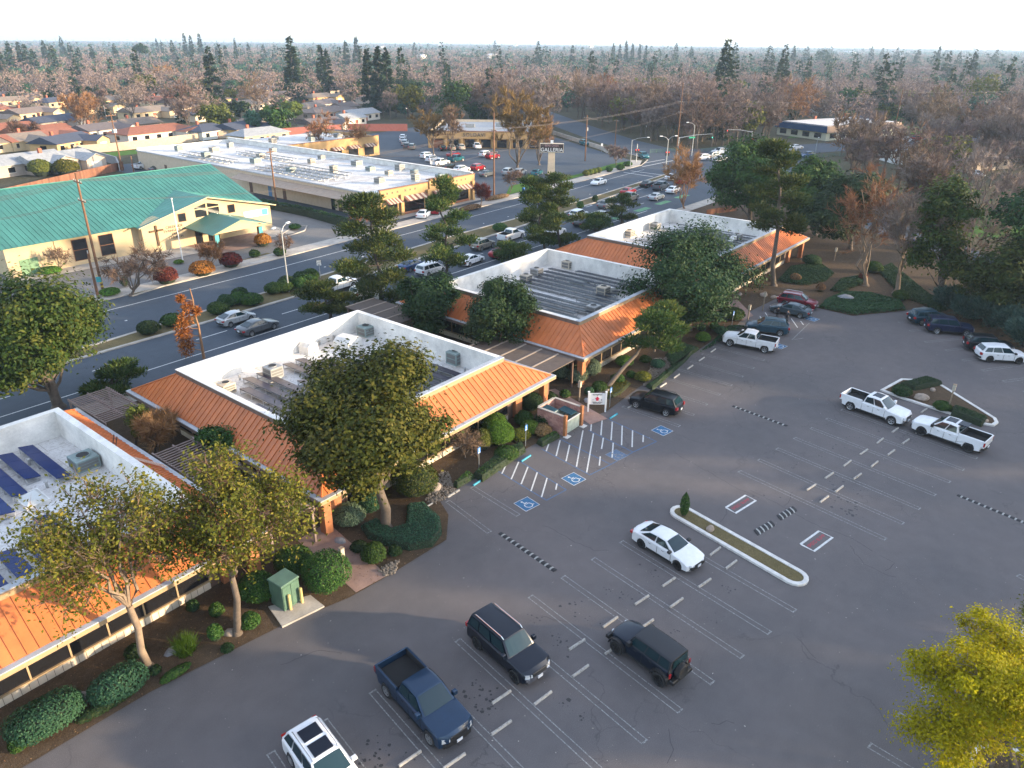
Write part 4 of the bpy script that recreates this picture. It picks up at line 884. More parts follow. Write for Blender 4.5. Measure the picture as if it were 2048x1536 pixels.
    def face(a, bnd, fixed, axis, sgn):
        n = max(2, int((bnd-a)/1.9)); st = (bnd-a)/n
        bx = (lambda p, q, o0, o1, z0, z1: MB().box(p, q, min(fixed+sgn*o0,fixed+sgn*o1), max(fixed+sgn*o0,fixed+sgn*o1), z0, z1)) if axis == 'x' else (lambda p, q, o0, o1, z0, z1: MB().box(min(fixed+sgn*o0,fixed+sgn*o1), max(fixed+sgn*o0,fixed+sgn*o1), p, q, z0, z1))
        P(bx(a, bnd, 0, .06, 0, .55), 'plinth', CREAM); P(bx(a, bnd, 0, .12, .55, .65), 'sill', TAN); P(bx(a, bnd, 0, .08, 2.35, ZE-.1), 'header', TAN)
        for k in range(n):
            P(bx(a+k*st+.05, a+(k+1)*st-.05, .002, .02, .67, 2.33), 'window', WIN); P(bx(a+k*st-.045, a+k*st+.045, 0, .07, .65, 2.35), 'mullion', TAN)
        for k in range(int((bnd-a)/.4)): P(bx(a+.03+k*.4, a+.05+k*.4, .06, .075, 0, .55), 'plinth_rib', MULL) if axis == 'x' else None
    face(wl+1.6, wr-1.6, wf, 'x', -1)
    if 'L' in vis or 'R' in vis:
        face(wf+1.6, wb-1.6, wl if 'L' in vis else wr, 'y', -1 if 'L' in vis else 1)
    for x in (wl, wr-.9): P(MB().box(x, x+.9, wf-.35, wf-.003, 0, ZE-.37), 'pier', PIER)
    for x in (eL+.5, eR-1.1):
        if corner[0 if x < u0 else 1]: P(MB().box(x, x+.6, eF+.5, eF+1.1, 0, ZE-.12), 'pier', PIER)
    return t
B1 = office('office pavilion cut off by the left edge, with navy solar panels', -14, 16.9, (2.9,2.7,2.9,4.2), 'FR')
B2 = office('office pavilion beside the big magnolia, with brownish solar panels on its roof', 26.3, 45.5, (2.7,4.2,2.9,4.4), 'FL')
B3 = office('office pavilion in the middle of the row, its orange hip facing the lot', 57.5, 77.9, (3.1,3.4,2.8,4.2), 'FL')
B4 = office('farthest office pavilion, behind the tall bare-trunked pine', 87.8, 112, (3.,5.2,2.7,4.2), 'FL')
for t, x in ((B1, 15.9), (B4, 84.2)): pass
LADM = M('roof_ladder_pale', (.62,.45,.36), .6, var=.1)
# roof ladders lying on the slopes
def slope_ladder(par, org, E, T, w=.5, n=12):
    E, T = Vector(E), Vector(T); d = (T-E).normalized(); s = Vector((0,1,0)); nr = d.cross(s).normalized(); nr = nr if nr.z > 0 else -nr; m = MB(); o = origin(par)
    for q in (-w/2, w/2): m.loft([[tuple(p-o+s*(q+a)+nr*z) for a, z in ((-.03,.1),(.03,.1),(.03,.16),(-.03,.16))] for p in (E, T)])
    L = (T-E).length
    for k in range(n): p = E+d*(L*(k+.5)/n); m.loft([[tuple(p-o+s*q+d*a+nr*z) for a, z in ((-.03,.1),(.03,.1),(.03,.15),(-.03,.15))] for q in (-w/2, w/2)])
    part('roof_ladder', m, LADM, par)
slope_ladder(B4, None, (85.2,42.8,3.25), (87.6,42.8,5.0)); slope_ladder(B1, None, (19.3,46.2,3.25), (17.1,46.2,5.0))

# ------------------------------------------------------------------ rooftop plant
ACG = [M('ac_grey_green', (.22,.28,.27), .5, .2, var=.2), M('ac_beige', (.48,.41,.32), .6, .1, var=.2), M('ac_grey', (.3,.3,.29), .5, .2, var=.2)]
ACD = M('ac_fan_dark', (.015,.015,.015), .7, var=0); DUCT = M('duct_white', (.62,.6,.56), .7, var=.25); LOUV = M('louver_grey', (.16,.16,.155), .6, .2, var=.1)
def ac_unit(px, lab, s=1.1, h=1.0, kind=0, duct=None, z=ZD, rz=0):
    t = thing('rooftop_air_conditioner', lab, 'air conditioner', (*G(*px, z), z), rz, 'rooftop air conditioners'); a = s/2
    part('curb', MB().box(-a*.9,a*.9,-a*.9,a*.9,0,.14), DUCT, t); b = part('casing', MB().bbox(-a,a,-a,a,.142,h,.03), ACG[kind], t)
    part('fan_shroud', MB().cyl(0,0,h,h+.07,a*.62,n=14), ACG[kind], t); part('fan', MB().cyl(0,0,h+.07,h+.078,a*.54,n=14), ACD, t)
    for k in range(3): part('louver', MB().box(-a*.86,a*.86,-a-.02,-a-.002,.28+k*(h-.35)/3,.28+(k+.72)*(h-.35)/3), LOUV, t)
    for k in range(2): part('louver', MB().box(-a-.02,-a-.002,-a*.8,a*.8,.3+k*(h-.35)/2,.3+(k+.78)*(h-.35)/2), LOUV, t)
    if duct:
        m = MB(); d = Vector((*duct, 0)).normalized(); q = Vector((-d.y, d.x, 0)); L = 1.5
        m.loft([[tuple(Vector((0,0,0))+d*x+q*y+Vector((0,0,z_))) for y, z_ in ((-.35,zl),(.35,zl),(.35,zh),(-.35,zh))] for x, zl, zh in ((a,.3,.95),(a+L*.4,.25,.9),(a+L*.75,.1,.72),(a+L,0,.35))]); part('duct', m, DUCT, t)
    return t
for px, lab, s, h, k, d in [((172,936),'teal-grey air conditioner on the nearest white roof',1.5,1.0,0,None),((548,756),'grey air conditioner among the brown solar panels',1.25,1.15,2,None),((455,787),'beige air conditioner at the left corner of the roof behind the red slope',1.1,1.0,1,None),
    ((733,672),'teal-grey air conditioner with white duct in the far roof corner by the street',1.3,1.1,0,(1,-.5)),((912,728),'grey-green air conditioner near the right end of the roof behind the magnolia',1.3,1.3,0,None),((603,850),'small beige unit half hidden behind the big magnolia',.9,.7,1,None),
    ((1073,553),'grey air conditioner farthest left on the middle roof',1.2,1.1,2,None),((1052,566),'beige air conditioner beside the grey one on the middle roof',1.1,1.1,1,None),((1135,538),'beige air conditioner near the far white wall of the middle roof',1.2,1.1,1,None),
    ((978,580),'beige air conditioner at the left parapet of the middle roof behind the round tree',1.1,.9,1,None),((1206,592),'beige air conditioner with curved duct at the right of the middle roof',1.2,1.2,1,(1,-.3)),((1186,628),'grey air conditioner near the front edge of the middle roof',1.2,1.0,2,None),((1103,645),'low beige unit at the front left corner of the middle roof',1.3,.7,1,None),
    ((1351,440),'dark green-topped air conditioner on the farthest roof',1.3,1.2,0,None),((1310,461),'grey air conditioner in the middle of the farthest roof',1.3,1.2,2,None),((1258,474),'white unit at the left end of the farthest roof',1.4,1.1,1,(1,0)),((1472,482),'grey air conditioner at the front of the farthest roof',1.3,1.1,2,(-1,0))]: ac_unit(px, lab, s, h, k, d)
def duct_box(px, lab, rx, ry, h):
    c = G(*px, ZD); m = MB(); pr = [(-rx,0),(-rx,h*.7),(-rx*.5,h),(rx*.4,h),(rx*.85,h*.75),(rx,0)]
    m.loft([[(x, y, z) for x, z in pr] for y in (-ry, ry)]); single('roof_duct', m, DUCT, lab, 'duct', 'rooftop ducts', (*c, ZD), .2)
duct_box((618,703),'white curved duct beside the street parapet behind the magnolia',.7,.6,1.0); duct_box((697,693),'large beige duct hood at the top of the magnolia',1.1,.9,1.1)
SKY = M('skylight_dome', (.5,.5,.47), .25, var=.1)
def skylight(px, lab, a=.7, b=1.0):
    t = thing('skylight', lab, 'skylight', (*G(*px, ZD), ZD), 0, 'roof skylights'); part('curb', MB().box(-a,a,-b,b,0,.25), DUCT, t); part('dome', MB().loft([[(-a+.08,-b+.08,.25),(a-.08,-b+.08,.25),(a-.08,b-.08,.25),(-a+.08,b-.08,.25)],[(-a*.6,-b*.6,.38),(a*.6,-b*.6,.38),(a*.6,b*.6,.38),(-a*.6,b*.6,.38)]]), SKY, t)
skylight((66,1002),'pale skylight between the navy solar panels on the nearest roof'); skylight((1159,567),'pale skylight among the solar rows on the middle roof')
VENT = M('vent_grey', (.35,.35,.34), .6, .2, var=.2)
for nm, pts in (('nearest',[(130,985),(250,1000),(95,975),(60,930)]),('magnolia-side',[(640,690),(670,680),(860,700),(480,760),(930,745)]),('middle',[(1000,590),(1110,560),(1190,570),(1230,600),(1090,625)]),('farthest',[(1290,450),(1400,440),(1440,470),(1340,470)])):
    for i, p in enumerate(pts): single('roof_vent', MB().cyl(0,0,0,.45,.09,n=8).cyl(0,0,.45,.52,.16,.1,8), VENT, f'small vent pipe on the {nm} office roof, {ORD[i]} of its vents', 'vent', 'roof vent pipes', (*G(*p, ZD), ZD), 0, 40)
# hatch ladder on the nearest roof
t = thing('wall_ladder', 'short rusty ladder leaning on the white parapet of the nearest roof', 'ladder', (*G(228,930,ZD), ZD)); RUST = M('rusty_steel', (.1,.06,.045), .8, var=.3)
for y in (-.22,.22): part('rail', MB().tube([(-.1,y,0),(.55,y,2.1)], .035, 5), RUST, t)
for k in range(6): part('rung', MB().tube([(-.02+.1*k,-.22,.3+.32*k),(-.02+.1*k,.22,.3+.32*k)], .025, 5), RUST, t)
# roof pipes and a drift of leaves
PIPEM = M('conduit', (.5,.5,.48), .5, .3, var=.1)
for i, (a, b, l) in enumerate([((240,952),(275,970),'short white conduit near the ladder on the nearest roof'),((20,1065),(115,1030),'white conduit crossing the middle of the nearest roof'),((140,945),(190,978),'thin conduit running from the teal air conditioner')]):
    A, B_ = G(*a, ZD), G(*b, ZD); single('roof_conduit', MB().tube([(0,0,.1),(B_[0]-A[0],B_[1]-A[1],.1)], .05, 6), PIPEM, l, 'conduit', 'roof conduits', (*A, ZD))

# ------------------------------------------------------------------ solar rows
PV_D = [M('pv_navy', (.006,.02,.10), .25, var=.1, spec=.15), M('pv_violet', (.035,.03,.045), .3, var=.25, spec=.15), M('pv_dark', (.02,.027,.04), .35, var=.15, spec=.18)]; ALU = M('aluminium_rail', (.52,.53,.54), .4, .6, var=.1)
_pv = {}
def pv_mesh(k, l, w):
    if (k, l, w) not in _pv: _pv[(k,l,w)] = MB().box(-w/2,w/2,.01,l-.01,-.02,.02).mesh('panel', PV_D[k])
    return _pv[(k,l,w)]
def solar_row(u, v0, v1, lab, k, grp, w=1.0, l=1.65, z=ZD, tilt=.17, lift=.35):
    n = max(1, int((v1-v0)/l)); t = thing('solar_array', lab, 'solar panels', (u, v0, z), 0, grp)
    for i in range(n):
        o = link(bpy.data.objects.new('panel', pv_mesh(k, l, w)), t); o.location = (0, i*l, lift+.14); o.rotation_euler = (0, tilt, 0)
    m = MB(); hz = lift+.14+math.sin(tilt)*w/2; lz = lift+.14-math.sin(tilt)*w/2
    part('rail', MB().box(-w/2+.02,-w/2+.07,0,n*l,hz-.11,hz-.05), ALU, t); part('rail', MB().box(w/2-.07,w/2-.02,0,n*l,lz-.09,lz-.03), ALU, t)
    for i in range(n+1):
        y = min(max(.06, i*l), n*l-.06); part('leg', MB().box(-w/2+.03,-w/2+.08,y-.03,y+.03,0,hz-.11).box(-w/2+.08,w/2-.08,y-.025,y+.025,.0,.05).box(w/2-.07,w/2-.03,y-.03,y+.03,.05,lz-.09), ALU, t)
for i, (u, a, b) in enumerate([(28.2,39,50),(29.55,39,53.5),(30.9,39,54),(32.25,39,54.2),(33.6,40,50),(34.95,39,54),(36.3,39,54),(37.65,39,53),(39,39,52),(40.35,39,52),(41.7,39,49),(43,39,45)]): solar_row(u, a, b, f'tilted solar row, {ORD[i]} from the left slope, on the roof behind the big magnolia', 1, 'solar rows behind the magnolia', w=.95, lift=.3)
for i, (u, a, b) in enumerate([(60.2,39,46),(61.55,40,51.),(62.9,41.5,53),(64.25,39,54),(65.6,39,54),(66.95,39,44),(68.3,39,54),(69.65,40,54),(71,41.5,54),(72.35,42,54),(73.7,40.5,54),(75.05,39,54),(76.4,39,52)]): solar_row(u, a, b, f'tilted solar row, {ORD[i]} from the left end, on the middle office roof', 2, 'solar rows on the middle roof', w=.95, lift=.35, tilt=.14)
for i in range(14): u = 91.4+1.36*i; solar_row(u, 39+(i%4)*.8, 54-(i*7%5)*.7, f'tilted solar row, {ORD[i]} from the left end, on the farthest office roof', 2, 'solar rows on the farthest roof', w=.95, lift=.35, tilt=.14)
for i, (u, a, b) in enumerate([(14.05,49.1,55.6),(12.7,50.6,55.5),(11.35,49,55.5),(10,47.4,55.5),(8.65,47,55.5),(11.2,40.8,45.7),(9.85,40.3,43.6),(8.5,40.3,43.6),(7.15,40.3,43.6)]): solar_row(u, a, b, f'navy solar row, {ORD[i]} counting from the teal air conditioner, on the nearest roof', 0, 'solar rows on the nearest roof', w=.95, l=1.6, tilt=.2, lift=.3)

# ------------------------------------------------------------------ trellis walkways between the pavilions
def trellis(u0, u1, v0, v1, lab, z=2.85, step=.36):
    t = thing('trellis', lab, 'trellis', ((u0+u1)/2, v0, 0), 0, 'slatted trellises between pavilions'); n = int((v1-v0)/step)
    sm = MB().box(-(u1-u0)/2,(u1-u0)/2,-.05,.05,0,.06).mesh('slat', PURL)
    for k in range(n): o = link(bpy.data.objects.new('slat', sm), t); o.location = (0, (k+.5)*step, z+.002)
    for x in (u0+.1, (u0+u1)/2, u1-.1): part('beam', MB().box(x-(u0+u1)/2-.06, x-(u0+u1)/2+.06, 0, v1-v0, z-.22, z), PURL, t)
    for x in (u0+.1, u1-.1):
        for y in (.3, v1-v0-.3): part('post', MB().box(x-(u0+u1)/2-.07, x-(u0+u1)/2+.07, y-.07, y+.07, 0, z-.22), PURL, t)
trellis(19.95,23.3,56.8,63.6,'slatted trellis at the street end of the gap beside the red slope'); trellis(19.95,23.3,43.2,49.6,'slatted trellis in the middle of the gap beside the red slope'); trellis(19.95,23.3,34.8,41.5,'slatted trellis at the entry path end of the gap beside the red slope')
CANB = M('canopy_brown', (.10,.075,.06), .8, var=.2, scale=2); BAT = M('canopy_batten', (.3,.24,.19), .7, var=.2)
def canopy(u0, u1, v0, v1, n, lab, z=2.9):
    t = thing('walkway_canopy', lab, 'canopy', ((u0+u1)/2, v0, 0), 0, 'brown walkway canopies'); w = u1-u0; l = (v1-v0)/n
    for k in range(n): part('roof_board', MB().box(-w/2,w/2,k*l+.01,(k+1)*l-.01,z,z+.1), CANB, t); part('batten', MB().box(-w/2,w/2,(k+1)*l-.09,(k+1)*l+.09,z+.1,z+.15), BAT, t)
    for x in (-w/2+.15, w/2-.15):
        for y in (.2, (v1-v0)-.2): part('post', MB().box(x-.08,x+.08,y-.08,y+.08,0,z), WALLB, t)
canopy(50.0,54.2,35.6,45.5,5,'brown flat canopy with pale battens between two orange roofs'); canopy(50.0,54.2,55.5,64,4,'brown flat canopy at the street end behind the round dark tree')
canopy(81.5,84.6,36,46,4,'brown flat canopy behind the big dark magnolia')
# ------------------------------------------------------------------ plants
BARK = M('bark_grey', (.12,.092,.07), .9, var=.35, scale=3, bump=.4, bscale=9); BARK_D = M('bark_dark', (.07,.055,.045), .9, var=.35, scale=3, bump=.4, bscale=9); BARK_L = M('bark_pale', (.22,.16,.11), .9, var=.3, scale=3, bump=.3, bscale=9); BARK_O = M('bark_orange', (.26,.14,.07), .9, var=.3, scale=3)
TWIG = leafmat('twig_brown', (.095,.06,.042), (.155,.1,.07), (.24,.155,.105), 0, .9); TWIG_M = leafmat('twig_mauve', (.125,.09,.08), (.19,.138,.12), (.27,.2,.17), 0, .9); TWIG_O = leafmat('twig_orange', (.16,.075,.035), (.25,.125,.06), (.33,.18,.09), 0, .9)
TWIG_Y = leafmat('twig_yellow', (.14,.095,.03), (.22,.15,.05), (.31,.215,.08), 0, .9)
L_MAG = leafmat('leaf_magnolia', (.009,.024,.005), (.034,.056,.010), (.13,.115,.022)); L_DARK = leafmat('leaf_dark_green', (.009,.028,.011), (.022,.052,.018), (.062,.088,.028)); L_GOLD = leafmat('leaf_golden_olive', (.04,.06,.008), (.105,.115,.015), (.23,.19,.03), .3); L_MAGO = leafmat('leaf_olive_magnolia', (.014,.03,.005), (.06,.076,.011), (.2,.17,.03))
L_OLV = leafmat('leaf_olive', (.05,.07,.01), (.115,.125,.018), (.23,.2,.03), .35); L_PINE = leafmat('needle_pine', (.016,.042,.014), (.05,.082,.02), (.14,.135,.034))
L_YEL = leafmat('leaf_yellow_green', (.16,.21,.006), (.42,.42,.01), (.64,.57,.02), .5); L_BRI = leafmat('leaf_bright_green', (.035,.10,.01), (.08,.17,.02), (.15,.24,.04), .3); L_TEAL = leafmat('leaf_bluish_green', (.018,.06,.035), (.035,.095,.05), (.07,.135,.07)); L_SIL = leafmat('leaf_silver_green', (.06,.10,.06), (.12,.17,.1), (.2,.24,.15)); L_RED = leafmat('leaf_maroon', (.06,.012,.012), (.11,.025,.02), (.17,.05,.03)); L_RUST = leafmat('leaf_rust', (.16,.05,.015), (.28,.095,.02), (.38,.15,.04)); L_GRN = leafmat('leaf_mid_green', (.012,.042,.009), (.034,.082,.016), (.085,.13,.03)); L_CON = leafmat('needle_conifer', (.012,.03,.02), (.026,.05,.03), (.055,.075,.038)); L_IVY = leafmat('leaf_ivy', (.014,.045,.018), (.03,.075,.028), (.075,.12,.05)); L_JUN = leafmat('needle_juniper', (.02,.05,.04), (.04,.08,.06), (.075,.115,.085)); L_LIME = leafmat('leaf_lime', (.07,.10,.015), (.13,.16,.03), (.2,.21,.05), .3); L_DRY = leafmat('leaf_dry_brown', (.13,.07,.035), (.2,.12,.06), (.28,.18,.09))
CORE = M('shrub_core', (.02,.032,.014), .95, var=.2)
def np_mesh(name, V, n4, mat, vals=None):
    """V: (k*n4, 3) points, faces of n4 corners each"""
    V = np.asarray(V, np.float32); n4 = V.shape[1]; V = V.reshape(-1, 3); nf = len(V)//n4; me = bpy.data.meshes.new(name)
    me.vertices.add(len(V)); me.vertices.foreach_set('co', V.ravel()); me.loops.add(nf*n4); me.loops.foreach_set('vertex_index', np.arange(nf*n4, dtype=np.int32))
    me.polygons.add(nf); me.polygons.foreach_set('loop_start', np.arange(0, nf*n4, n4, dtype=np.int32)); me.materials.append(mat)
    a = me.attributes.new('v', 'FLOAT', 'FACE'); a.data.foreach_set('value', np.asarray(vals if vals is not None else np.full(nf, .5), np.float32)); me.update(); me.validate(); return me
def unit(a): return a/np.maximum(1e-9, np.linalg.norm(a, axis=-1, keepdims=True))
def rdir(rg, n): return unit(rg.normal(size=(n,3)))
def leaves(P, N, s, rg, asp=.55):
    """pointed leaves: one diamond each"""
    n = len(P); t = unit(np.cross(N, rdir(rg, n))); b = np.cross(N, t); s = np.broadcast_to(np.asarray(s, float).reshape(-1,1) if np.ndim(s) else np.full((1,1), s), (n,1))*rg.uniform(.7,1.3,(n,1))
    return np.stack([P+t*s, P+b*s*asp+N*s*.12, P-t*s, P-b*s*asp+N*s*.12], 1)
def blades(P, D, L, w, rg):
    """needles/twigs: thin tapering blades from P along D"""
    n = len(P); L = np.broadcast_to(np.asarray(L, float).reshape(-1,1) if np.ndim(L) else np.full((1,1), L), (n,1))*rg.uniform(.6,1.3,(n,1)); s = unit(np.cross(D, rdir(rg, n)))*w
    return np.stack([P-s*1.3, P+s*1.3, P+D*L], 1)
def limb(mb, a, b, r0, r1, rg, seg=4, wob=.08, n=6):
    a, b = np.array(a, float), np.array(b, float); L = np.linalg.norm(b-a); pts = []
    for k in range(seg+1):
        f = k/seg; p = a+(b-a)*f
        if 0 < k < seg: p = p+rg.normal(size=3)*wob*L*.5
        pts.append(tuple(p))
    mb.tube(pts, [r0+(r1-r0)*k/seg for k in range(seg+1)], n, cap=False); return pts
def lobes_in(c, rx, ry, rz, n, rg, rel=.5):
    out = [(np.array(c), np.array([rx,ry,rz])*.62)]; d = rdir(rg, n); 
    for k in range(n):
        q = rg.uniform(rel*.7, rel*1.12); out.append((np.array(c)+d[k]*np.array([rx,ry,rz])*(1-q*.72), np.array([rx,ry,rz*.85])*q*rg.uniform(.75,1.05)))
    return out
def broadleaf(h, z0, rx, ry, off, rg, n=9000, ls=.2, nl=9, rel=.5, tr=.28, clump=16, fill=.22, flat=.9, openn=1.):
    """crown from z0 to h around (off); returns wood builder, leaf quads, values"""
    rz = (h-z0)/2; c = np.array([off[0], off[1], z0+rz]); lb = lobes_in(c, rx, ry, rz, nl, rg, rel); mb = MB()
    top = np.array([off[0]*.7, off[1]*.7, z0+rz*.9]); limb(mb, (0,0,-.1), top, tr*1.15, tr*.45, rg, 5, .025, 8); mb.cyl(0,0,-.05,.35,tr*1.7,tr*1.1,8)
    V, vals = [], []; w = np.array([np.prod(r)**.67 for _, r in lb]); w /= w.sum()
    for (lc, lr), ww in zip(lb, w):
        st = np.array([off[0]*.45, off[1]*.45, z0*.75+rg.uniform(0, rz*.5)]); limb(mb, st, lc, tr*.38, tr*.12, rg, 4, .12, 5)
        k = int(clump*ww*len(lb)*openn)+3; d = rdir(rg, k); d[:,2] = np.abs(d[:,2])*.3+d[:,2]*.7; cc = lc+d*lr*rg.uniform(.55,1.05,(k,1))
        for q in cc[:6]: limb(mb, lc, q, tr*.11, .015, rg, 3, .15, 3)
        m = int(n*ww); ci = rg.integers(0, k, m); sp = lr.mean()*fill*rg.uniform(.7,1.5,k)
        g = rg.normal(size=(m,3)); g[:,2] *= .75; P = cc[ci]+g*sp[ci][:,None]
        o = unit(P-lc); N = unit(o*.8+rdir(rg, m)*.75+np.array([0,0,.55])); V.append(leaves(P, N, ls, rg))
        tone = rg.uniform(.2,.8,k); vals.append(np.clip(tone[ci]*.75+rg.uniform(0,.25,m), 0, 1))
    return mb, np.concatenate(V), np.concatenate(vals)
def pine_tree(h, z0, rx, ry, off, rg, n=9000, ls=.3, nb=16, tr=.24, flatc=.45, lean=None, umbrella=.5):
    mb = MB(); top = np.array([off[0], off[1], h*.97]); tp = limb(mb, (0,0,-.1), top, tr, tr*.25, rg, 7, .03, 8); tp = np.array(tp); mb.cyl(0,0,-.05,.3,tr*1.5,tr*1.05,8)
    V, vals = [], []; cl = []
    for k in range(nb):
        f = (k+rg.uniform(0,.8))/nb; z = z0+(h-z0)*f; f2 = np.interp(z, tp[:,2], np.arange(len(tp))); i = int(min(f2, len(tp)-2)); p = tp[i]+(tp[i+1]-tp[i])*(f2-i)
        wid = (1-.75*max(0, (f-umbrella)/(1-umbrella))) * (.6+.4*min(1, f/.3)); a = k*2.4+rg.uniform(-.5,.5); L = wid*rg.uniform(.6,1.1)
        e = p+np.array([math.cos(a)*rx*L, math.sin(a)*ry*L, rg.uniform(.0,.12)*(h-z0)]); limb(mb, p, e, tr*.3, .03, rg, 4, .1, 4)
        for j in range(4): q = p+(e-p)*rg.uniform(.45,1.05)+rg.normal(size=3)*np.array([rx,ry,rx*.4])*.1; cl.append((q, rx*rg.uniform(.26,.40)))
    cl.append((top, rx*.3)); w = np.array([r*r for _, r in cl]); w /= w.sum()
    for (q, r), ww in zip(cl, w):
        m = int(n*ww)+5; d = rdir(rg, m); d[:,2] *= flatc; P = q+d*r*np.sqrt(rg.uniform(0,1,(m,1))); D = unit(d+np.array([0,0,.7])+rdir(rg, m)*.6)
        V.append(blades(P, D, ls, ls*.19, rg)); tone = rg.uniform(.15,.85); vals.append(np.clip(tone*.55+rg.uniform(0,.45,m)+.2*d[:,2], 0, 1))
    return mb, np.concatenate(V), np.concatenate(vals)
def bare_tree(h, z0, rx, ry, off, rg, n=3000, tl=1.0, tw=.03, nl=7, tr=.22, up=.6, vase=.55):
    """leafless: limbs, branches, and a haze of twigs"""
    mb = MB(); rz = (h-z0); base = np.array([off[0]*.3, off[1]*.3, z0]); limb(mb, (0,0,-.1), base, tr, tr*.75, rg, 3, .04, 8); mb.cyl(0,0,-.05,.3,tr*1.5,tr*1.05,8); V, vals, ends = [], [], []
    for k in range(nl):
        a = 2*math.pi*k/nl+rg.uniform(-.4,.4); q = rg.uniform(.25,.95); e = np.array([off[0]+math.cos(a)*rx*q*vase*1.2, off[1]+math.sin(a)*ry*q*vase*1.2, z0+rz*rg.uniform(.55,.85)]); lp = np.array(limb(mb, base, e, tr*.5, tr*.14, rg, 5, .08, 5))
        for j in range(6):
            f = rg.uniform(1.5, 5); i = int(min(f, 4)); p = lp[i]+(lp[i+1]-lp[i])*(f-i); d = unit(unit(e-base)*.6+rdir(rg, 1)[0]*.8+np.array([math.cos(a)*.5, math.sin(a)*.5, up*.5])); L = rz*rg.uniform(.2,.38)
            e2 = p+d*L; cc = np.array([off[0],off[1],z0+rz*.5]); v = (e2-cc)/np.array([rx,ry,rz*.52]); nv = np.linalg.norm(v); e2 = e2 if nv < 1 else cc+(e2-cc)/nv
            bp = np.array(limb(mb, p, e2, tr*.13, .012, rg, 3, .12, 3))
            for g in range(4):
                p3 = p+(e2-p)*rg.uniform(.3,1); d3 = unit(d*.6+rdir(rg, 1)[0]*.9+np.array([0,0,up*.4])); e3 = p3+d3*L*.45; mb.tube([tuple(p3), tuple(e3)], [tr*.06, .008], 3, cap=False); ends.append((p3, e3))
    A = np.array([x for x, _ in ends]); B = np.array([y for _, y in ends]); ci = rg.integers(0, len(A), n); P = A[ci]+(B-A)[ci]*rg.uniform(.1,1.0,(n,1)); D = unit(unit(B-A)[ci]*.8+rdir(rg, n)*.75+np.array([0,0,up*.35]))
    tn = rg.uniform(0,1,len(A)); return mb, blades(P, D, tl, tw, rg), np.clip(tn[ci]*.5+rg.uniform(0,.5,n), 0, 1)
def conifer(h, r, rg, n=1800, ls=.8, tr=.3, jag=.2, z0=.06, pw=.8, width=.3):
    mb = MB(); mb.tube([(0,0,-.1),(0,0,h*.5),(0,0,h*.97)], [tr, tr*.55, .03], 6); nb = int(h*3.2); bh = np.sort(rg.uniform(z0, 1, nb))**.9; ba = rg.uniform(0, 2*math.pi, nb); br = r*((1-bh)**pw)*rg.uniform(1-jag, 1.05, nb)+.05*r
    w = br/br.sum(); ci = rg.choice(nb, n, p=w); f = np.sqrt(rg.uniform(.03,1,n)); rad = br[ci]*f; da = rg.normal(size=n)*.32; a = ba[ci]+da
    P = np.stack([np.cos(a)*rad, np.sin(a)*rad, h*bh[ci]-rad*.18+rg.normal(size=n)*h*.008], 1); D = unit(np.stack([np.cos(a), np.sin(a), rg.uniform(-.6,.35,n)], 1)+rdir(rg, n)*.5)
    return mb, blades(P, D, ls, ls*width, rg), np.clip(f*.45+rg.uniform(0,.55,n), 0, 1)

def mk_tree(name, label, wood, V, vals, bark, leaf, loc, group=None, cat='tree', rz=0, extra=None, wood_name='trunk', crown_name='crown'):
    t = thing(name, label, cat, (*loc, .02) if len(loc) == 2 else loc, rz, group)
    part(wood_name, wood, bark, t, smooth=60); link(bpy.data.objects.new(crown_name, np_mesh(crown_name, V, 4, leaf, vals)), t)
    if extra: 
        for nm, V2, v2, m2 in extra: link(bpy.data.objects.new(nm, np_mesh(nm, V2, 4, m2, v2)), t)
    return t
_sd = [100]
def fit(base, box):
    """place and size from the foot's pixel and the crown's pixel box"""
    g = G(*base); x0, y0, x1, y1 = box; xc = (x0+x1)/2; r = Vector((RT[0], RT[1])).normalized(); h = HT(base, (xc, y0)); d = math.hypot(*g)
    zc = h*.6; p0 = PX((*g, zc)); ppm = PX((g[0]+r.x, g[1]+r.y, zc))[0]-p0[0]; rx = (x1-x0)/2/ppm; o = (xc-p0[0])/ppm
    k = (d-rx*.55)/d; gb = ray(xc, y1); z1 = CAM_H+gb[2]*(d*k)/math.hypot(gb[0], gb[1]); h2 = h-.12*rx
    return g, h2, max(.5, min(z1, h2*.8)), rx, (r.x*o, r.y*o)
def tree(kind, base, box, label, group=None, name=None, bark=None, leaf=None, seed=None, dx=1., **kw):
    g, h, z0, rx, off = fit(base, box); _sd[0] += 1; rg = np.random.default_rng(seed or _sd[0]); rx *= dx
    if kind == 'broad': w, V, v = broadleaf(h, z0, rx, rx, off, rg, **kw); b, l, nm = BARK, L_MAG, 'magnolia_tree'
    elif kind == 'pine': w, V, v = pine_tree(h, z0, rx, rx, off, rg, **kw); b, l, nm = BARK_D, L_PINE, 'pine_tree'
    elif kind == 'bare': w, V, v = bare_tree(h, min(z0, h*.35), rx, rx, off, rg, **kw); b, l, nm = BARK, TWIG, 'bare_tree'
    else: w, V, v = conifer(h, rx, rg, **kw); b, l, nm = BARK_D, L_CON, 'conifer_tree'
    return mk_tree(name or nm, label, w, V, v, bark or b, leaf or l, g, group)

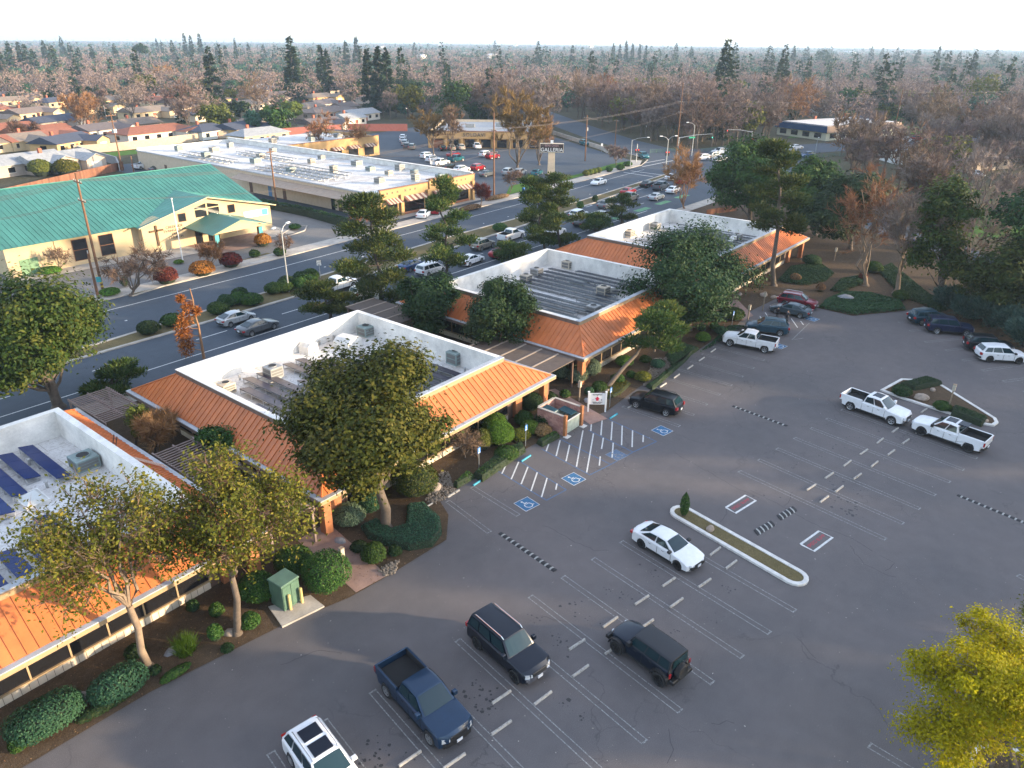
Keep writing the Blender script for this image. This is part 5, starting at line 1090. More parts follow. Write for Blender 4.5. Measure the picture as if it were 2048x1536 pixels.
NG = 'trees around the offices'
tree('broad', (118,815), (-95,540,205,840), 'large magnolia with glossy leaves at the left edge beside the street', NG, n=36000, ls=.18, nl=14, tr=.42, clump=22)
tree('broad', (770,1055), (578,668,900,1020), 'biggest magnolia, rising from the horseshoe-shaped ground cover', NG, leaf=L_MAGO, n=60000, ls=.145, nl=17, tr=.34, clump=26, seed=11)
tree('broad', (855,690), (788,533,918,682), 'rounded dark tree in the gap beside the orange-roofed offices, left of two', NG, n=32000, ls=.15, nl=9, leaf=L_DARK, tr=.25, clump=24, rel=.42, seed=13)
tree('broad', (1005,724), (934,550,1082,720), 'tall rounded dark tree in front of the middle office roof, right of two', NG, n=34000, ls=.15, nl=10, leaf=L_DARK, tr=.25, clump=24, rel=.42, seed=14)
tree('broad', (1375,660), (1262,438,1505,690), 'big dark magnolia in front of the gap between middle and far offices', NG, n=44000, ls=.17, nl=15, leaf=L_DARK, tr=.4, clump=20, seed=15)
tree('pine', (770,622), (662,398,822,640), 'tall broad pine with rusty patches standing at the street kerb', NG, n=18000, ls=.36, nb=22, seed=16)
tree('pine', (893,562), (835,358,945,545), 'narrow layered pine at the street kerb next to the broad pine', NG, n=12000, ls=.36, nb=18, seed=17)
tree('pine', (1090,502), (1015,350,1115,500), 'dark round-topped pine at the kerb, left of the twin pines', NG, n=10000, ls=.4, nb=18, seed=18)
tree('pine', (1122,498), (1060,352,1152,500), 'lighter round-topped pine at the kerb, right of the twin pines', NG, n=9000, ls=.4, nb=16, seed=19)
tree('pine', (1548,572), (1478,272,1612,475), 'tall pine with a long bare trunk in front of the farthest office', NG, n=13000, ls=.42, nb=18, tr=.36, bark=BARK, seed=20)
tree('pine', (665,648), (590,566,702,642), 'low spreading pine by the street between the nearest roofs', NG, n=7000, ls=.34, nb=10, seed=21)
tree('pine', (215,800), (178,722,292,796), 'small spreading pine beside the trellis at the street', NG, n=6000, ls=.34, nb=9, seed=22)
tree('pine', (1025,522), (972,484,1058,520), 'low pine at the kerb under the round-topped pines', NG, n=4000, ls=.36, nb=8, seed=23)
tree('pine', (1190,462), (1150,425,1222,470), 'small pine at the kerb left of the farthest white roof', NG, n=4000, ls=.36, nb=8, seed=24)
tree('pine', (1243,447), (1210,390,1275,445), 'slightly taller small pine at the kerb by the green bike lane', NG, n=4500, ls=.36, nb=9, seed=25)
# leaning pine: trunk slants from the lawn up into a spread crown
g = G(1212,778); e = G(1312,664,4.6); rg = np.random.default_rng(31)
mb = MB(); q = np.array([e[0]-g[0], e[1]-g[1], 4.2]); pts = limb(mb, (0,0,-.05), q, .24, .12, rg, 5, .05, 8); w2, V, v = pine_tree(4.4, 1.2, 3.4, 3.4, (0,0), rg, n=11000, ls=.34, nb=14, tr=.1); V = V+np.array([q[0],q[1],2.2]); w2.shift(q[0],q[1],2.6); mb.add(w2.v, w2.f)
mk_tree('pine_tree', 'leaning pine whose trunk slants low across the garden by the arrow sign', mb, V, v, BARK, L_PINE, g, NG)
# dead orange pine
g = G(408,717); rg = np.random.default_rng(32); mb = MB(); limb(mb, (0,0,-.1), (-.1,.1,7.6), .16, .05, rg, 6, .02, 7); cl = [((-1.2,.9,z), .75) for z in (1.2,2,2.8,3.6)]+[((-.9,.6,4.6),.75),((-.5,.4,5.6),.6),((.1,0,5.2),.4),((-.9,.8,6.6),.35)]; V, vals = [], []
for c, r in cl:
    limb(mb, (-.05,.05,c[2]-.3), c, .05, .02, rg, 3, .1, 4); m = 300; d = rdir(rg, m); P = np.array(c)+d*r*1.15*rg.uniform(.2,1,(m,1)); V.append(blades(P, unit(d+rdir(rg,m)*.6), .28, .05, rg)); vals.append(rg.uniform(0,1,m))
mk_tree('dead_pine', 'thin half-dead pine with rust-orange needles beside the street', mb, np.concatenate(V), np.concatenate(vals), BARK_O, L_RUST, g, NG)
# sparse olive-leaved trees by the nearest pavilion: bare limbs plus loose leaves
def sparse(base, box, label, nt, nlv, seed, ls=.12, leaf=None, twig=None, bark=None, tr=.22):
    g, h, z0, rx, off = fit(base, box); rg = np.random.default_rng(seed); w, V, v = bare_tree(h, min(z0, h*.38), rx, rx, off, rg, n=nt, tl=.7, tw=.014, nl=9, tr=tr, up=.35, vase=.65)
    ci = rg.integers(0, len(V), nlv//6); P = np.repeat(V[ci][:,2], 6, 0)+rg.normal(size=(len(ci)*6,3))*.28; N = unit(rdir(rg, len(P))+np.array([0,0,.6])); LV = leaves(P, N, ls, rg); lv = np.clip(np.repeat(rg.uniform(0,.7,len(ci)),6)+rg.uniform(0,.35,len(P)), 0, 1)
    return mk_tree('sparse_tree', label, w, V, v, bark or BARK_L, twig or TWIG, g, NG, extra=[('leaf_cloud', LV, lv, leaf or L_OLV)])
sparse((300,1338), (95,965,335,1195), 'sparse yellowing tree with pale trunk nearest the left corner of the lot', 2200, 11000, 41, .1, L_GOLD)
sparse((475,1268), (322,915,628,1195), 'wide half-bare olive tree in front of the nearest pavilion', 5000, 17000, 42, .1, L_GOLD, TWIG, BARK)
tree('broad', (462,950), (398,838,515,925), 'small round green tree in the gap beside the red slope', NG, 'small_tree', n=9000, ls=.12, nl=7, leaf=L_GRN, tr=.12, clump=22, rel=.4)
tree('broad', (272,905), (246,785,300,885), 'lime green upright shrub-tree in the courtyard gap', NG, 'small_tree', n=3500, ls=.11, nl=5, leaf=L_LIME, tr=.1, rel=.4)
tree('bare', (312,925), (278,820,352,905), 'dry brown twiggy tree in the courtyard gap', NG, n=4500, tl=.7, tw=.02, leaf=TWIG_O, tr=.1)
# far end of the office garden
tree('broad', (1500,445), (1424,262,1585,440), 'big dense evergreen behind the farthest office, left of the group', NG, n=34000, ls=.27, nl=14, leaf=L_GRN, tr=.4, clump=20, seed=51)
tree('broad', (1630,470), (1572,308,1690,470), 'rounded green evergreen right behind the farthest office', NG, n=22000, ls=.27, nl=11, leaf=L_GRN, tr=.35, seed=52)
tree('broad', (1700,500), (1620,330,1770,490), 'dark evergreen shading the garden beyond the farthest office', NG, n=24000, ls=.27, nl=12, leaf=L_DARK, tr=.35, seed=53)
tree('bare', (1732,572), (1686,322,1795,560), 'tall bare tree with orange-lit twigs standing in the ivy garden, left of two', NG, n=4200, tl=1.0, tw=.026, leaf=TWIG_O, bark=BARK_L, tr=.34, up=.9, vase=.4, seed=54)
tree('bare', (1790,588), (1755,342,1885,560), 'tall bare reddish tree in the ivy garden, right of two', NG, n=4400, tl=1.0, tw=.026, leaf=TWIG_M, bark=BARK_L, tr=.34, up=.9, vase=.5, seed=55)
tree('broad', (1880,605), (1828,338,1950,590), 'tall narrow evergreen at the end of the right-hand parking row', NG, n=13000, ls=.22, nl=10, leaf=L_MAG, tr=.3, seed=56)
tree('bare', (1945,560), (1880,360,2010,570), 'grey leafless tree behind the right-hand parking row', NG, n=3400, tl=1.1, tw=.028, leaf=TWIG_M, bark=BARK_L, tr=.3, seed=57)
tree('broad', (2010,640), (1930,420,2070,640), 'olive evergreen overhanging the right edge above the parked cars', NG, n=12000, ls=.22, nl=9, leaf=L_MAG, tr=.3, seed=58)
tree('broad', (2075,640), (2000,330,2200,620), 'dark evergreen cut off by the right edge of the photo', NG, n=13000, ls=.24, nl=9, leaf=L_DARK, tr=.3, seed=59)
tree('bare', (1368,418), (1330,288,1405,415), 'slim reddish bare tree at the kerb near the crossroads', NG, n=4500, tl=1.2, tw=.03, leaf=TWIG_O, bark=BARK_O, tr=.2, up=.9, vase=.4, seed=60)
# yellow-green tree at the lower right corner
tree('broad', (2030,1560), (1806,1165,2140,1560), 'yellow-green tree filling the lower right corner', NG, 'yellow_tree', bark=BARK, leaf=L_YEL, n=52000, ls=.068, nl=13, tr=.2, rel=.42, clump=14, fill=.2, seed=61)
tree('broad', (2120,1290), (2020,1165,2160,1300), 'olive tree at the right edge behind the yellow-green one', NG, 'small_tree', bark=BARK, leaf=L_OLV, n=9000, ls=.08, nl=7, tr=.15, seed=62)

for i, p in enumerate([(2030,1560),(2120,1290)]):
    c = G(*p); struct('tree_bed', MB().poly([(c[0]+1.7*math.cos(k*.393), c[1]+1.7*math.sin(k*.393), .02) for k in range(16)]), SOIL); struct('tree_bed_kerb', kerb_ring([(c[0]+1.9*math.cos(k*.393), c[1]+1.9*math.sin(k*.393)) for k in range(16)], .2, .14)[0], CONC_W)
# trees beyond the right edge of the photo, whose long shadows lie across the lot
for i, (x, y, h, r) in enumerate([(12,-30,13,4.5),(20,-22,11,4),(42,-46,15,5.5),(60,-22,14,5),(70,-34,17,5.5),(82,-26,15,5),(92,-38,16,5.5),(100,-28,15,5),(112,-36,17,6),(122,-24,15,5),(136,-30,16,6),(24,-44,14,5),(76,-44,17,5.5),(66,-46,16,5),(88,-52,18,6),(118,-50,18,6),(96,-18,12,4),(110,-22,13,4.5),(6,-40,14,5),(130,-44,17,6),(56,-38,14,4),(104,-48,17,6),(150,-16,15,5)]):
    rg = np.random.default_rng(700+i); w, V, v = broadleaf(h, 2.2, r, r, (0,0), rg, n=1800, ls=.56, nl=8, tr=.3); mk_tree('shade_tree', 'dense evergreen in the row of trees beyond the right edge of the lot', w, V, v, BARK_D, L_DARK, (x, y), 'row of trees beyond the lot')

# ------------------------------------------------------------------ shrubs
def shrub_mesh(rx, ry, h, n, ls, rg, leaf, rough=.12, boxy=2.2):
    """clipped shrub: closed core with a skin of leaves"""
    d = rdir(rg, n); d[:,2] = np.abs(d[:,2])*1.0-.12; d = unit(d); q = (np.abs(d)**boxy).sum(1)**(-1/boxy); k = rg.normal(size=(7,3)); ph = rg.uniform(0,6,7); bumpy = 1+rough*.45*np.sin(d@k.T*2.2+ph).sum(1)/2.6
    P = d*(q*bumpy*rg.uniform(.9,1.06,n))[:,None]*np.array([rx,ry,h*.62])+np.array([0,0,h*.42]); N = unit(d*np.array([1/rx,1/ry,1/h])*rx+rdir(rg, n)*.65); return leaves(P, N, ls, rg), np.clip(rg.uniform(0,1,n)*.7+.3*bumpy*.6, 0, 1)
def shrub(px, w, h, leaf, label, group, d=None, ls=.07, n=None, boxy=2.2, name='shrub', rz=0, at=None, z=.03, rough=.12):
    rg = np.random.default_rng(int(px[0]*7+px[1]*13) % 100000); rx, ry = w/2, (d or w)/2; n = n or int(min(5000, 215*(rx*ry*4+2*h*(rx+ry)*2)*(.07/ls)**2*.8))
    t = thing(name, label, 'shrub', (*(at or G(*px)), z), rz, group); V, v = shrub_mesh(rx, ry, h, n, ls, rg, leaf, rough, boxy)
    part('branches', MB().ball((0,0,h*.42), rx*.86, ry*.86, h*.5, 10, 7), CORE, t); link(bpy.data.objects.new('foliage', np_mesh('foliage', V, 4, leaf, v)), t); return t
SG = 'clipped shrubs in the office beds'
for a in [((98,1452),3.2,1.2,L_TEAL,'large flat-topped clipped bush in the lower left corner',2.2,3.2),((242,1385),2.5,1.15,L_TEAL,'flat-topped clipped bush below the sparse yellowing tree',1.8,3.2),((40,1500),.8,.7,L_GRN,'small leafy bush at the lower left edge'),((225,1408),3.2,.45,L_DARK,'low dark ground-hugging bush under the flat-topped bush',.9),((272,1312),1.1,.6,L_DARK,'small dark bush left of the sparse tree trunk'),
  ((433,1280),.8,1.0,L_GRN,'small upright bush beside the grass tuft'),((435,1232),.8,.8,L_GRN,'small bush under the plinth left of the olive tree'),((388,1222),.7,.7,L_DARK,'tiny dark bush against the cream plinth'),((503,1255),1.1,.9,L_GRN,'small round bush at the right of the olive tree trunk'),((455,1302),.7,.4,L_DARK,'tiny dark bush at the lot edge below the olive tree'),((352,1352),1.6,.4,L_GRN,'low strip of green at the lot edge below the sparse tree',.6),((312,1347),.6,.4,L_DARK,'tiny plant at the foot of the sparse tree'),
  ((518,1195),2.2,1.5,L_GRN,'round green bush left of the utility cabinet'),((590,1140),2.4,1.4,L_GRN,'round green bush behind the utility cabinet'),((655,1172),2.6,1.9,L_GRN,'large square-clipped bush right of the utility cabinet',None,3.),((698,1043),2.2,1.2,L_SIL,'pale round bush at the corner pier by the entry path'),((738,1020),2.0,1.3,L_TEAL,'leafy bush behind the magnolia trunk'),((748,1122),1.6,1.2,L_GRN,'dark green bush below the horseshoe ground cover'),((790,1110),.9,.6,L_DARK,'small dark bush right of the horseshoe ground cover'),((718,1100),1.1,.5,L_DARK,'low dark plant beside the entry path stones'),
  ((830,985),3.2,2.2,L_MAG,'tall loose bush against the wall right of the big magnolia'),((967,897),1.6,1.6,L_LIME,'upright lime bush nearest the accessible sign'),((998,888),2.2,1.9,L_BRI,'large bright green round bush in the accessible-space bed'),((985,862),2.4,1.5,L_BRI,'bright bush behind the large bright green one'),((1012,915),1.9,.8,L_GRN,'low green bush in front of the bright bushes'),((1060,868),1.5,1.1,L_BRI,'bright yellow-green bush near the dumpster wall'),((1048,850),1.6,1.2,L_GRN,'green bush behind the bright one near the dumpster'),((1090,850),1.7,1.3,L_DARK,'dark bush against the dumpster wall'),((1085,872),1.5,1.0,L_DRY,'brown dry bush in front of the dumpster wall'),((1040,880),1.6,.9,L_OLV,'olive low bush left of the dumpster'),((1060,820),2.0,1.6,L_DARK,'dark tall bush at the brick pier by the dumpster'),
  ((1122,757),1.6,1.3,L_SIL,'silvery round bush, left of three by the brown canopy'),((1155,765),2.0,1.6,L_SIL,'silvery round bush, middle of three by the brown canopy'),((1182,750),1.9,1.6,L_SIL,'silvery round bush, right of three by the brown canopy'),((1130,795),1.0,.7,L_GRN,'small green ball left of the path light by the dumpster'),((1198,783),1.4,.9,L_GRN,'green bush just behind the arrow sign boulders'),((1178,790),.9,.7,L_TEAL,'small bluish ball beside the path light'),((1100,800),1.2,.7,L_DARK,'dark bush under the roof corner'),((1248,732),1.7,1.0,L_BRI,'bright green mound in front of the middle office'),((1235,765),1.3,.8,L_GRN,'green mound by the leaning trunk'),((1262,755),1.0,.6,L_GRN,'small mound right of the leaning trunk'),((1285,762),1.5,.9,L_OLV,'olive mound at the lot edge by the black SUV'),((1405,683),1.6,1.0,L_BRI,'bright round mound nearest the white crew cab pickup'),((1428,660),1.2,.8,L_GRN,'grey-green ball by the office walk'),((1443,640),1.8,1.2,L_SIL,'silver-grey ball under the big dark magnolia'),((1420,640),1.2,.9,L_DARK,'dark ball under the big dark magnolia'),((1402,662),1.0,.8,L_DARK,'small dark ball near the bright mound'),((1466,640),2.4,1.4,L_GRN,'wide green bush behind the blue-grey SUV'),((1440,668),1.4,.8,L_TEAL,'low bluish bush by the bumper of the blue-grey SUV'),((1290,725),1.2,.7,L_GRN,'green ball in front of the middle office windows'),((1315,735),1.4,.8,L_TEAL,'bluish mound by the gravel bed'),
  ((1622,530),2.6,1.4,L_DARK,'dark bush at the far corner of the farthest office'),((1745,545),2.4,1.5,L_GRN,'green bush between the two bare trees'),((1800,600),2.0,1.2,L_GRN,'green bush at the foot of the right bare tree'),((1590,562),1.4,1.0,L_DRY,'dry brown bush by the slope behind the red SUV'),((1640,583),1.2,1.0,L_DRY,'reddish-brown tuft behind the red SUV'),((1725,560),1.2,.9,L_RED,'purple-brown tuft in the ivy garden'),
  ((1802,792),1.7,1.0,L_DARK,'round dark bush at the left end of the triangular island'),((1882,820),1.5,.8,L_GRN,'round green bush on the lower edge of the triangular island')]:
    px, w, h, lf, lab = a[:5]; shrub(px, w, h, lf, lab, SG, d=a[5] if len(a) > 5 else None, boxy=a[6] if len(a) > 6 else 2.2, ls=.06 if px[1] > 800 else .08)
# grass tuft
rg = np.random.default_rng(5); n = 900; P = np.concatenate([rg.normal(size=(n,2))*.18, np.zeros((n,1))], 1); D = unit(np.concatenate([rg.normal(size=(n,2))*.35, np.ones((n,1))], 1)); single('grass_tuft', np_mesh('grass_tuft', blades(P, D, 1.0, .02, rg), 4, L_BRI, rg.uniform(0,.7,n)), None, 'upright tuft of green grass between the two nearest trees', 'grass tuft', None, (*G(372,1305), .03))
# low clipped hedges and ground covers with their own outline
def in_poly(P, x, y):
    c = np.zeros(len(x), bool); j = len(P)-1
    for i in range(len(P)):
        xi, yi, xj, yj = *P[i], *P[j]; c ^= ((yi > y) != (yj > y)) & (x < (xj-xi)*(y-yi)/(yj-yi+1e-12)+xi); j = i
    return c
def carpet(P, h, dens, ls, rg, round_=.35):
    P = np.array(P); ar = .5*abs(np.dot(P[:,0], np.roll(P[:,1],1))-np.dot(P[:,1], np.roll(P[:,0],1))); n = int(ar*dens); x = rg.uniform(P[:,0].min(), P[:,0].max(), n*6); y = rg.uniform(P[:,1].min(), P[:,1].max(), n*6); k = in_poly([tuple(p) for p in P], x, y); x, y = x[k][:n], y[k][:n]
    d = np.full(len(x), 9.)
    for i in range(len(P)):
        a, b = P[i-1], P[i]; t = np.clip(((x-a[0])*(b-a)[0]+(y-a[1])*(b-a)[1])/((b-a)@(b-a)), 0, 1); d = np.minimum(d, np.hypot(x-a[0]-t*(b-a)[0], y-a[1]-t*(b-a)[1]))
    e = np.clip(d/round_, 0, 1); z = h*np.sqrt(1-(1-e)**2)*rg.uniform(.82,1.06,len(x))+.06*h*np.sin(x*2.1)*np.cos(y*1.7)
    Q = np.stack([x, y, np.maximum(z, .03)], 1); N = unit(rdir(rg, len(x))*.7+np.array([0,0,1.])); return leaves(Q, N, ls, rg), np.clip(rg.uniform(0,1,len(x)), 0, 1)
def hedge(pix, h, leaf, label, group, dens=260, ls=.065, cat='ground cover', name='ground_cover', stuff=False, round_=.35, z=.03):
    P = [G(*p) for p in pix]; ar = sum(P[i-1][0]*P[i][1]-P[i][0]*P[i-1][1] for i in range(len(P))); P = P if ar > 0 else P[::-1]
    cx, cy = sum(p[0] for p in P)/len(P), sum(p[1] for p in P)/len(P); Q = [(x-cx, y-cy) for x, y in P]; rg = np.random.default_rng(int(cx*100) % 99991)
    V, v = carpet(Q, h, dens, ls, rg, round_); me = np_mesh('foliage', V, 4, leaf, v)
    if stuff:
        o = link(bpy.data.objects.new(name, me)); o.location = (cx, cy, z); tag(o, label, cat, group, 'stuff'); return o
    t = thing(name, label, cat, (cx, cy, z), 0, group); Qi = inset(Q, round_*.45)
    part('branches', MB().loft([[(*q, 0) for q in Q], [(*q, h*.6) for q in inset(Q, .08)], [(*q, h*.86) for q in Qi]]), CORE, t); link(bpy.data.objects.new('foliage', me), t); return t
HG = 'ground covers with clipped outline'
hedge([(722,1058),(755,1044),(785,1063),(812,1055),(815,1015),(850,1012),(880,1040),(884,1070),(865,1095),(820,1103),(770,1093),(735,1078)], .5, L_TEAL, 'horseshoe-shaped bluish ground cover around the biggest magnolia', HG, 420, .055)
for i, (p, h, lf, lab) in enumerate([([(945,955),(1000,908),(1045,890),(1052,905),(965,965)], .55, L_DARK, 'dark clipped strip along the accessible spaces'),([(1072,888),(1110,868),(1120,876),(1085,895)], .5, L_GRN, 'short clipped strip beside the dumpster wall'),([(905,972),(935,948),(950,958),(915,978)], .5, L_GRN, 'short clipped patch nearest the gravel run'),
    ([(1292,775),(1340,738),(1368,722),(1385,708),(1370,725),(1305,782)][:6], .4, L_IVY, 'ivy strip at the lot edge near the gravel bed'),([(1330,712),(1365,690),(1398,700),(1345,738)], .4, L_IVY, 'ivy patch behind the empty front-row stalls'),([(1200,778),(1240,755),(1262,770),(1240,790),(1215,800)], .3, L_OLV, 'thin olive ground cover behind the blue accessible sign'),
    ([(1795,774),(1850,760),(1885,772),(1830,784)], .6, L_DARK, 'dark hedge along the top of the triangular island'),([(1905,817),(1975,843),(1962,855),(1900,832)], .6, L_DARK, 'dark hedge at the tip of the triangular island')]): hedge(p, h, lf, lab, HG, 330, .06)
for p, lab, nm in (([(1637,616),(1652,600),(1690,585),(1740,588),(1800,603),(1812,621),(1705,631)], 'wide bed of dark glossy ivy around the grey boulder', 'ivy_bed'),([(1555,562),(1580,535),(1640,528),(1668,548),(1650,564),(1610,572),(1570,567)], 'ivy mound below the farthest office windows', 'ivy_mound'),([(1660,582),(1680,560),(1722,553),(1728,568),(1680,587)], 'ivy patch between the tall pine and the bare trees', 'ivy_patch'),([(1752,540),(1782,528),(1855,588),(1905,618),(1880,625),(1800,592)], 'ivy strip behind the right-hand parking row', 'ivy_strip'),([(1500,655),(1470,662),(1430,690),(1400,705),(1420,690),(1455,655)], 'ivy fringe behind the pickup', 'ivy_fringe')): hedge(p, .35, L_IVY, lab, None, 170, .12, 'ivy', nm, True, .5)
# feathery junipers behind the right-hand row
for i, (px, w, h) in enumerate([((1900,618),4,2.4),((1935,640),4.5,2.8),((1975,655),5,3.2),((2015,670),5,3.2),((2045,695),4.5,3),((1990,622),5,3.8),((2045,640),6,4.2)]):
    g = G(*px); rg = np.random.default_rng(810+i); n = 5200; k = 26; a = rg.uniform(0,6.28,k); q = np.stack([np.cos(a)*w*.36*rg.uniform(.3,1,k), np.sin(a)*w*.36*rg.uniform(.3,1,k), h*rg.uniform(.35,.9,k)], 1); ci = rg.integers(0,k,n); P = q[ci]+rg.normal(size=(n,3))*np.array([.4,.4,.28]); D = unit(P*np.array([1,1,.6])+rdir(rg,n)*1.2); mb = MB()
    for c in q[:9]: limb(mb, (0,0,0), c, .09, .03, rg, 3, .1, 4)
    mk_tree('juniper', f'feathery blue-green juniper behind the right-hand row, {ORD[i]} from the teal SUV', mb, blades(P, D, .45, .05, rg), rg.uniform(0,1,n), BARK_D, L_JUN, g, 'junipers behind the parked cars', 'shrub', 0, wood_name='stems', crown_name='foliage')
# slim cypress on the long island
rg = np.random.default_rng(9); n = 1500; z = rg.uniform(0,1,n); a = rg.uniform(0,6.28,n); r = .34*np.sin(np.pi*np.clip(z*.86+.14,0,1))**.8*rg.uniform(.75,1.05,n); P = np.stack([np.cos(a)*r, np.sin(a)*r, .15+1.75*z], 1); mb = MB().cyl(0,0,0,1.7,.16,.02,8)
mk_tree('cypress', 'slim dark green cypress on the long kerbed island', mb, leaves(P, unit(np.stack([np.cos(a),np.sin(a),.4+0*a],1)+rdir(rg,n)*.5), .06, rg), rg.uniform(0,1,n), BARK_D, L_GRN, (*G(1367,1033), .1), None)
# bare brown shrub by the middle wall
g = G(930,918); rg = np.random.default_rng(77); w, V, v = bare_tree(2.6, .3, 2.2, 2.2, (0,0), rg, n=1600, tl=.5, tw=.012, tr=.06); mk_tree('bare_shrub', 'leafless purple-brown shrub against the office wall', w, V, v, BARK_D, TWIG, g, None, 'shrub', 0, wood_name='stems', crown_name='twigs')
# fallen leaves and litter on the garden soil
rg = np.random.default_rng(99); P = []
gp = np.array(garden_poly)
x = rg.uniform(-2,112,26000); y = rg.uniform(8,42,26000); k = in_poly([tuple(p) for p in garden_poly], x, y); x, y = x[k][:9000], y[k][:9000]
o = link(bpy.data.objects.new('leaf_litter', np_mesh('leaf_litter', leaves(np.stack([x,y,np.full(len(x),.055)],1), unit(rdir(rg,len(x))*.35+np.array([0,0,1.])), .05, rg), 4, L_DRY, rg.uniform(0,1,len(x))))); o['kind'] = 'stuff'
n = 2600; x = rg.uniform(-5,98,n); y = rg.uniform(-8,36,n); o = link(bpy.data.objects.new('lot_debris', np_mesh('lot_debris', leaves(np.stack([x,y,np.full(n,.012)],1), unit(rdir(rg,n)*.15+np.array([0,0,1.])), rg.choice([.015,.025,.045], n, p=[.5,.38,.12]), rg), 4, leafmat('debris_pale', (.2,.18,.15), (.35,.32,.28), (.55,.5,.45), 0), rg.uniform(0,1,n)))); o['kind'] = 'stuff'
# median and church shrubs
MG = 'rounded shrubs on the street median'
for i, (px, w) in enumerate([((298,668),2.4),((347,652),2.6),((437,628),2.4),((455,614),2.2),((478,608),2.2),((505,610),2.6),((482,598),2.0),((548,588),2.2),((568,584),2.4),((575,574),2.2),((602,577),2.2),((619,571),2.2),((604,565),2.2),((622,560),2.2),((690,548),2.2),((715,541),2.2),((1000,463),2.6),((1160,418),1.4),((1190,405),1.2)]): shrub(px, w, 1.4, L_GRN if i % 3 else L_DARK, f'rounded dark green shrub on the street median, {ORD[i]} from the left', MG, ls=.11)
for px, w, h, lf, lab in [((335,567),3,2.1,L_RED,'maroon ball shrub nearest the utility pole by the church'),((407,551),3.1,2.0,L_RUST,'rust-brown ball shrub in the middle of the church verge'),((463,534),3.0,2.0,L_RED,'maroon and orange ball shrub right of the rust-brown one'),((526,492),2.6,1.9,L_RUST,'reddish ball shrub by the church portico'),((103,547),2.6,.9,L_BRI,'bright low bush beside the green church doors'),((135,527),2,1.8,L_GRN,'leafy bush between the two tall church windows'),((196,512),4,1.9,L_OLV,'olive hedge-like bush under the church window'),((560,512),1.8,1.2,L_GRN,'green bush at the church driveway'),((510,515),1.6,1.1,L_GRN,'green bush in the church verge'),((220,590),2.4,.8,L_BRI,'low bright bush at the foot of the utility pole'),((358,527),1.4,.5,L_BRI,'small bright bush by the flagpole'),((590,458),2,.8,L_GRN,'low green bush on the church driveway island'),((250,572),1,1.2,L_DARK,'small dark bush under the bare street tree')]: shrub(px, w, h, lf, lab, 'shrubs at the church', ls=.12)
# ------------------------------------------------------------------ church
GREEN_R = M('standing_seam_green', (.045,.185,.15), .5, .1, var=.18, scale=.4, rand=.08); STUC = M('stucco_cream', (.5,.385,.23), .85, var=.1, scale=.6, bump=.1); GREEN_D = M('church_door_green', (.13,.24,.13), .6, var=.15); WOODC = M('cross_wood', (.10,.05,.018), .7, var=.2); TEALS = M('banner_teal', (.05,.33,.36), .6, var=.2); WINF = M('window_frame_brown', (.2,.08,.03), .6, var=.1); SIDEW = M('church_side_wall', (.5,.42,.4), .85, var=.1)
def pbox(name, mat, par, *a): return part(name, MB().box(*a), mat, par, True)
ch = thing('church_building', 'cream church with a large green metal roof, cross and gabled entrance', 'church', (54,115,0))
CX0, CX1, CY0, CY1, CE, CR, CYR = 33.5, 73.4, 115.4, 146, 4.35, 9.45, 130.2
part('wall', MB().loft([[(x,CY0,0),(x,CY1,0),(x,CY1,CE),(x,CYR,CR-.2),(x,CY0,CE)] for x in (CX0,CX1)]), STUC, ch, True)
rf = part('roof', MB().loft([[(x,CY0-.5,CE-.12),(x,CYR,CR-.02),(x,CY1+.5,CE-.12),(x,CY1+.5,CE-.2),(x,CYR,CR-.1),(x,CY0-.5,CE-.2)] for x in (CX0-.6,CX1+.5)]), GREEN_R, ch, True)
def roof_sheets(par, E0, E1, T0, T1, step, mat, nm='roof_panel'): slope_panels(par, E0, E1, T0, T1, origin(par), step, nm, mat)
roof_sheets(rf, (CX0-.6,CY0-1.2,CE), (CX1+.6,CY0-1.2,CE), (CX0-.6,CYR,CR+.05), (CX1+.6,CYR,CR+.05), .72, GREEN_R)
part('roof_sheet', MB().slab([tuple(Vector(p)-origin(rf)) for p in ((CX1+.6,CY1+1,CE),(CX0-.6,CY1+1,CE),(CX0-.6,CYR,CR+.05),(CX1+.6,CYR,CR+.05))], .05), GREEN_R, rf); part('ridge_cap', MB().tube([(CX0-.6,CYR,CR+.08),(CX1+.6,CYR,CR+.08)], .12, 6), GREEN_R, rf, True)
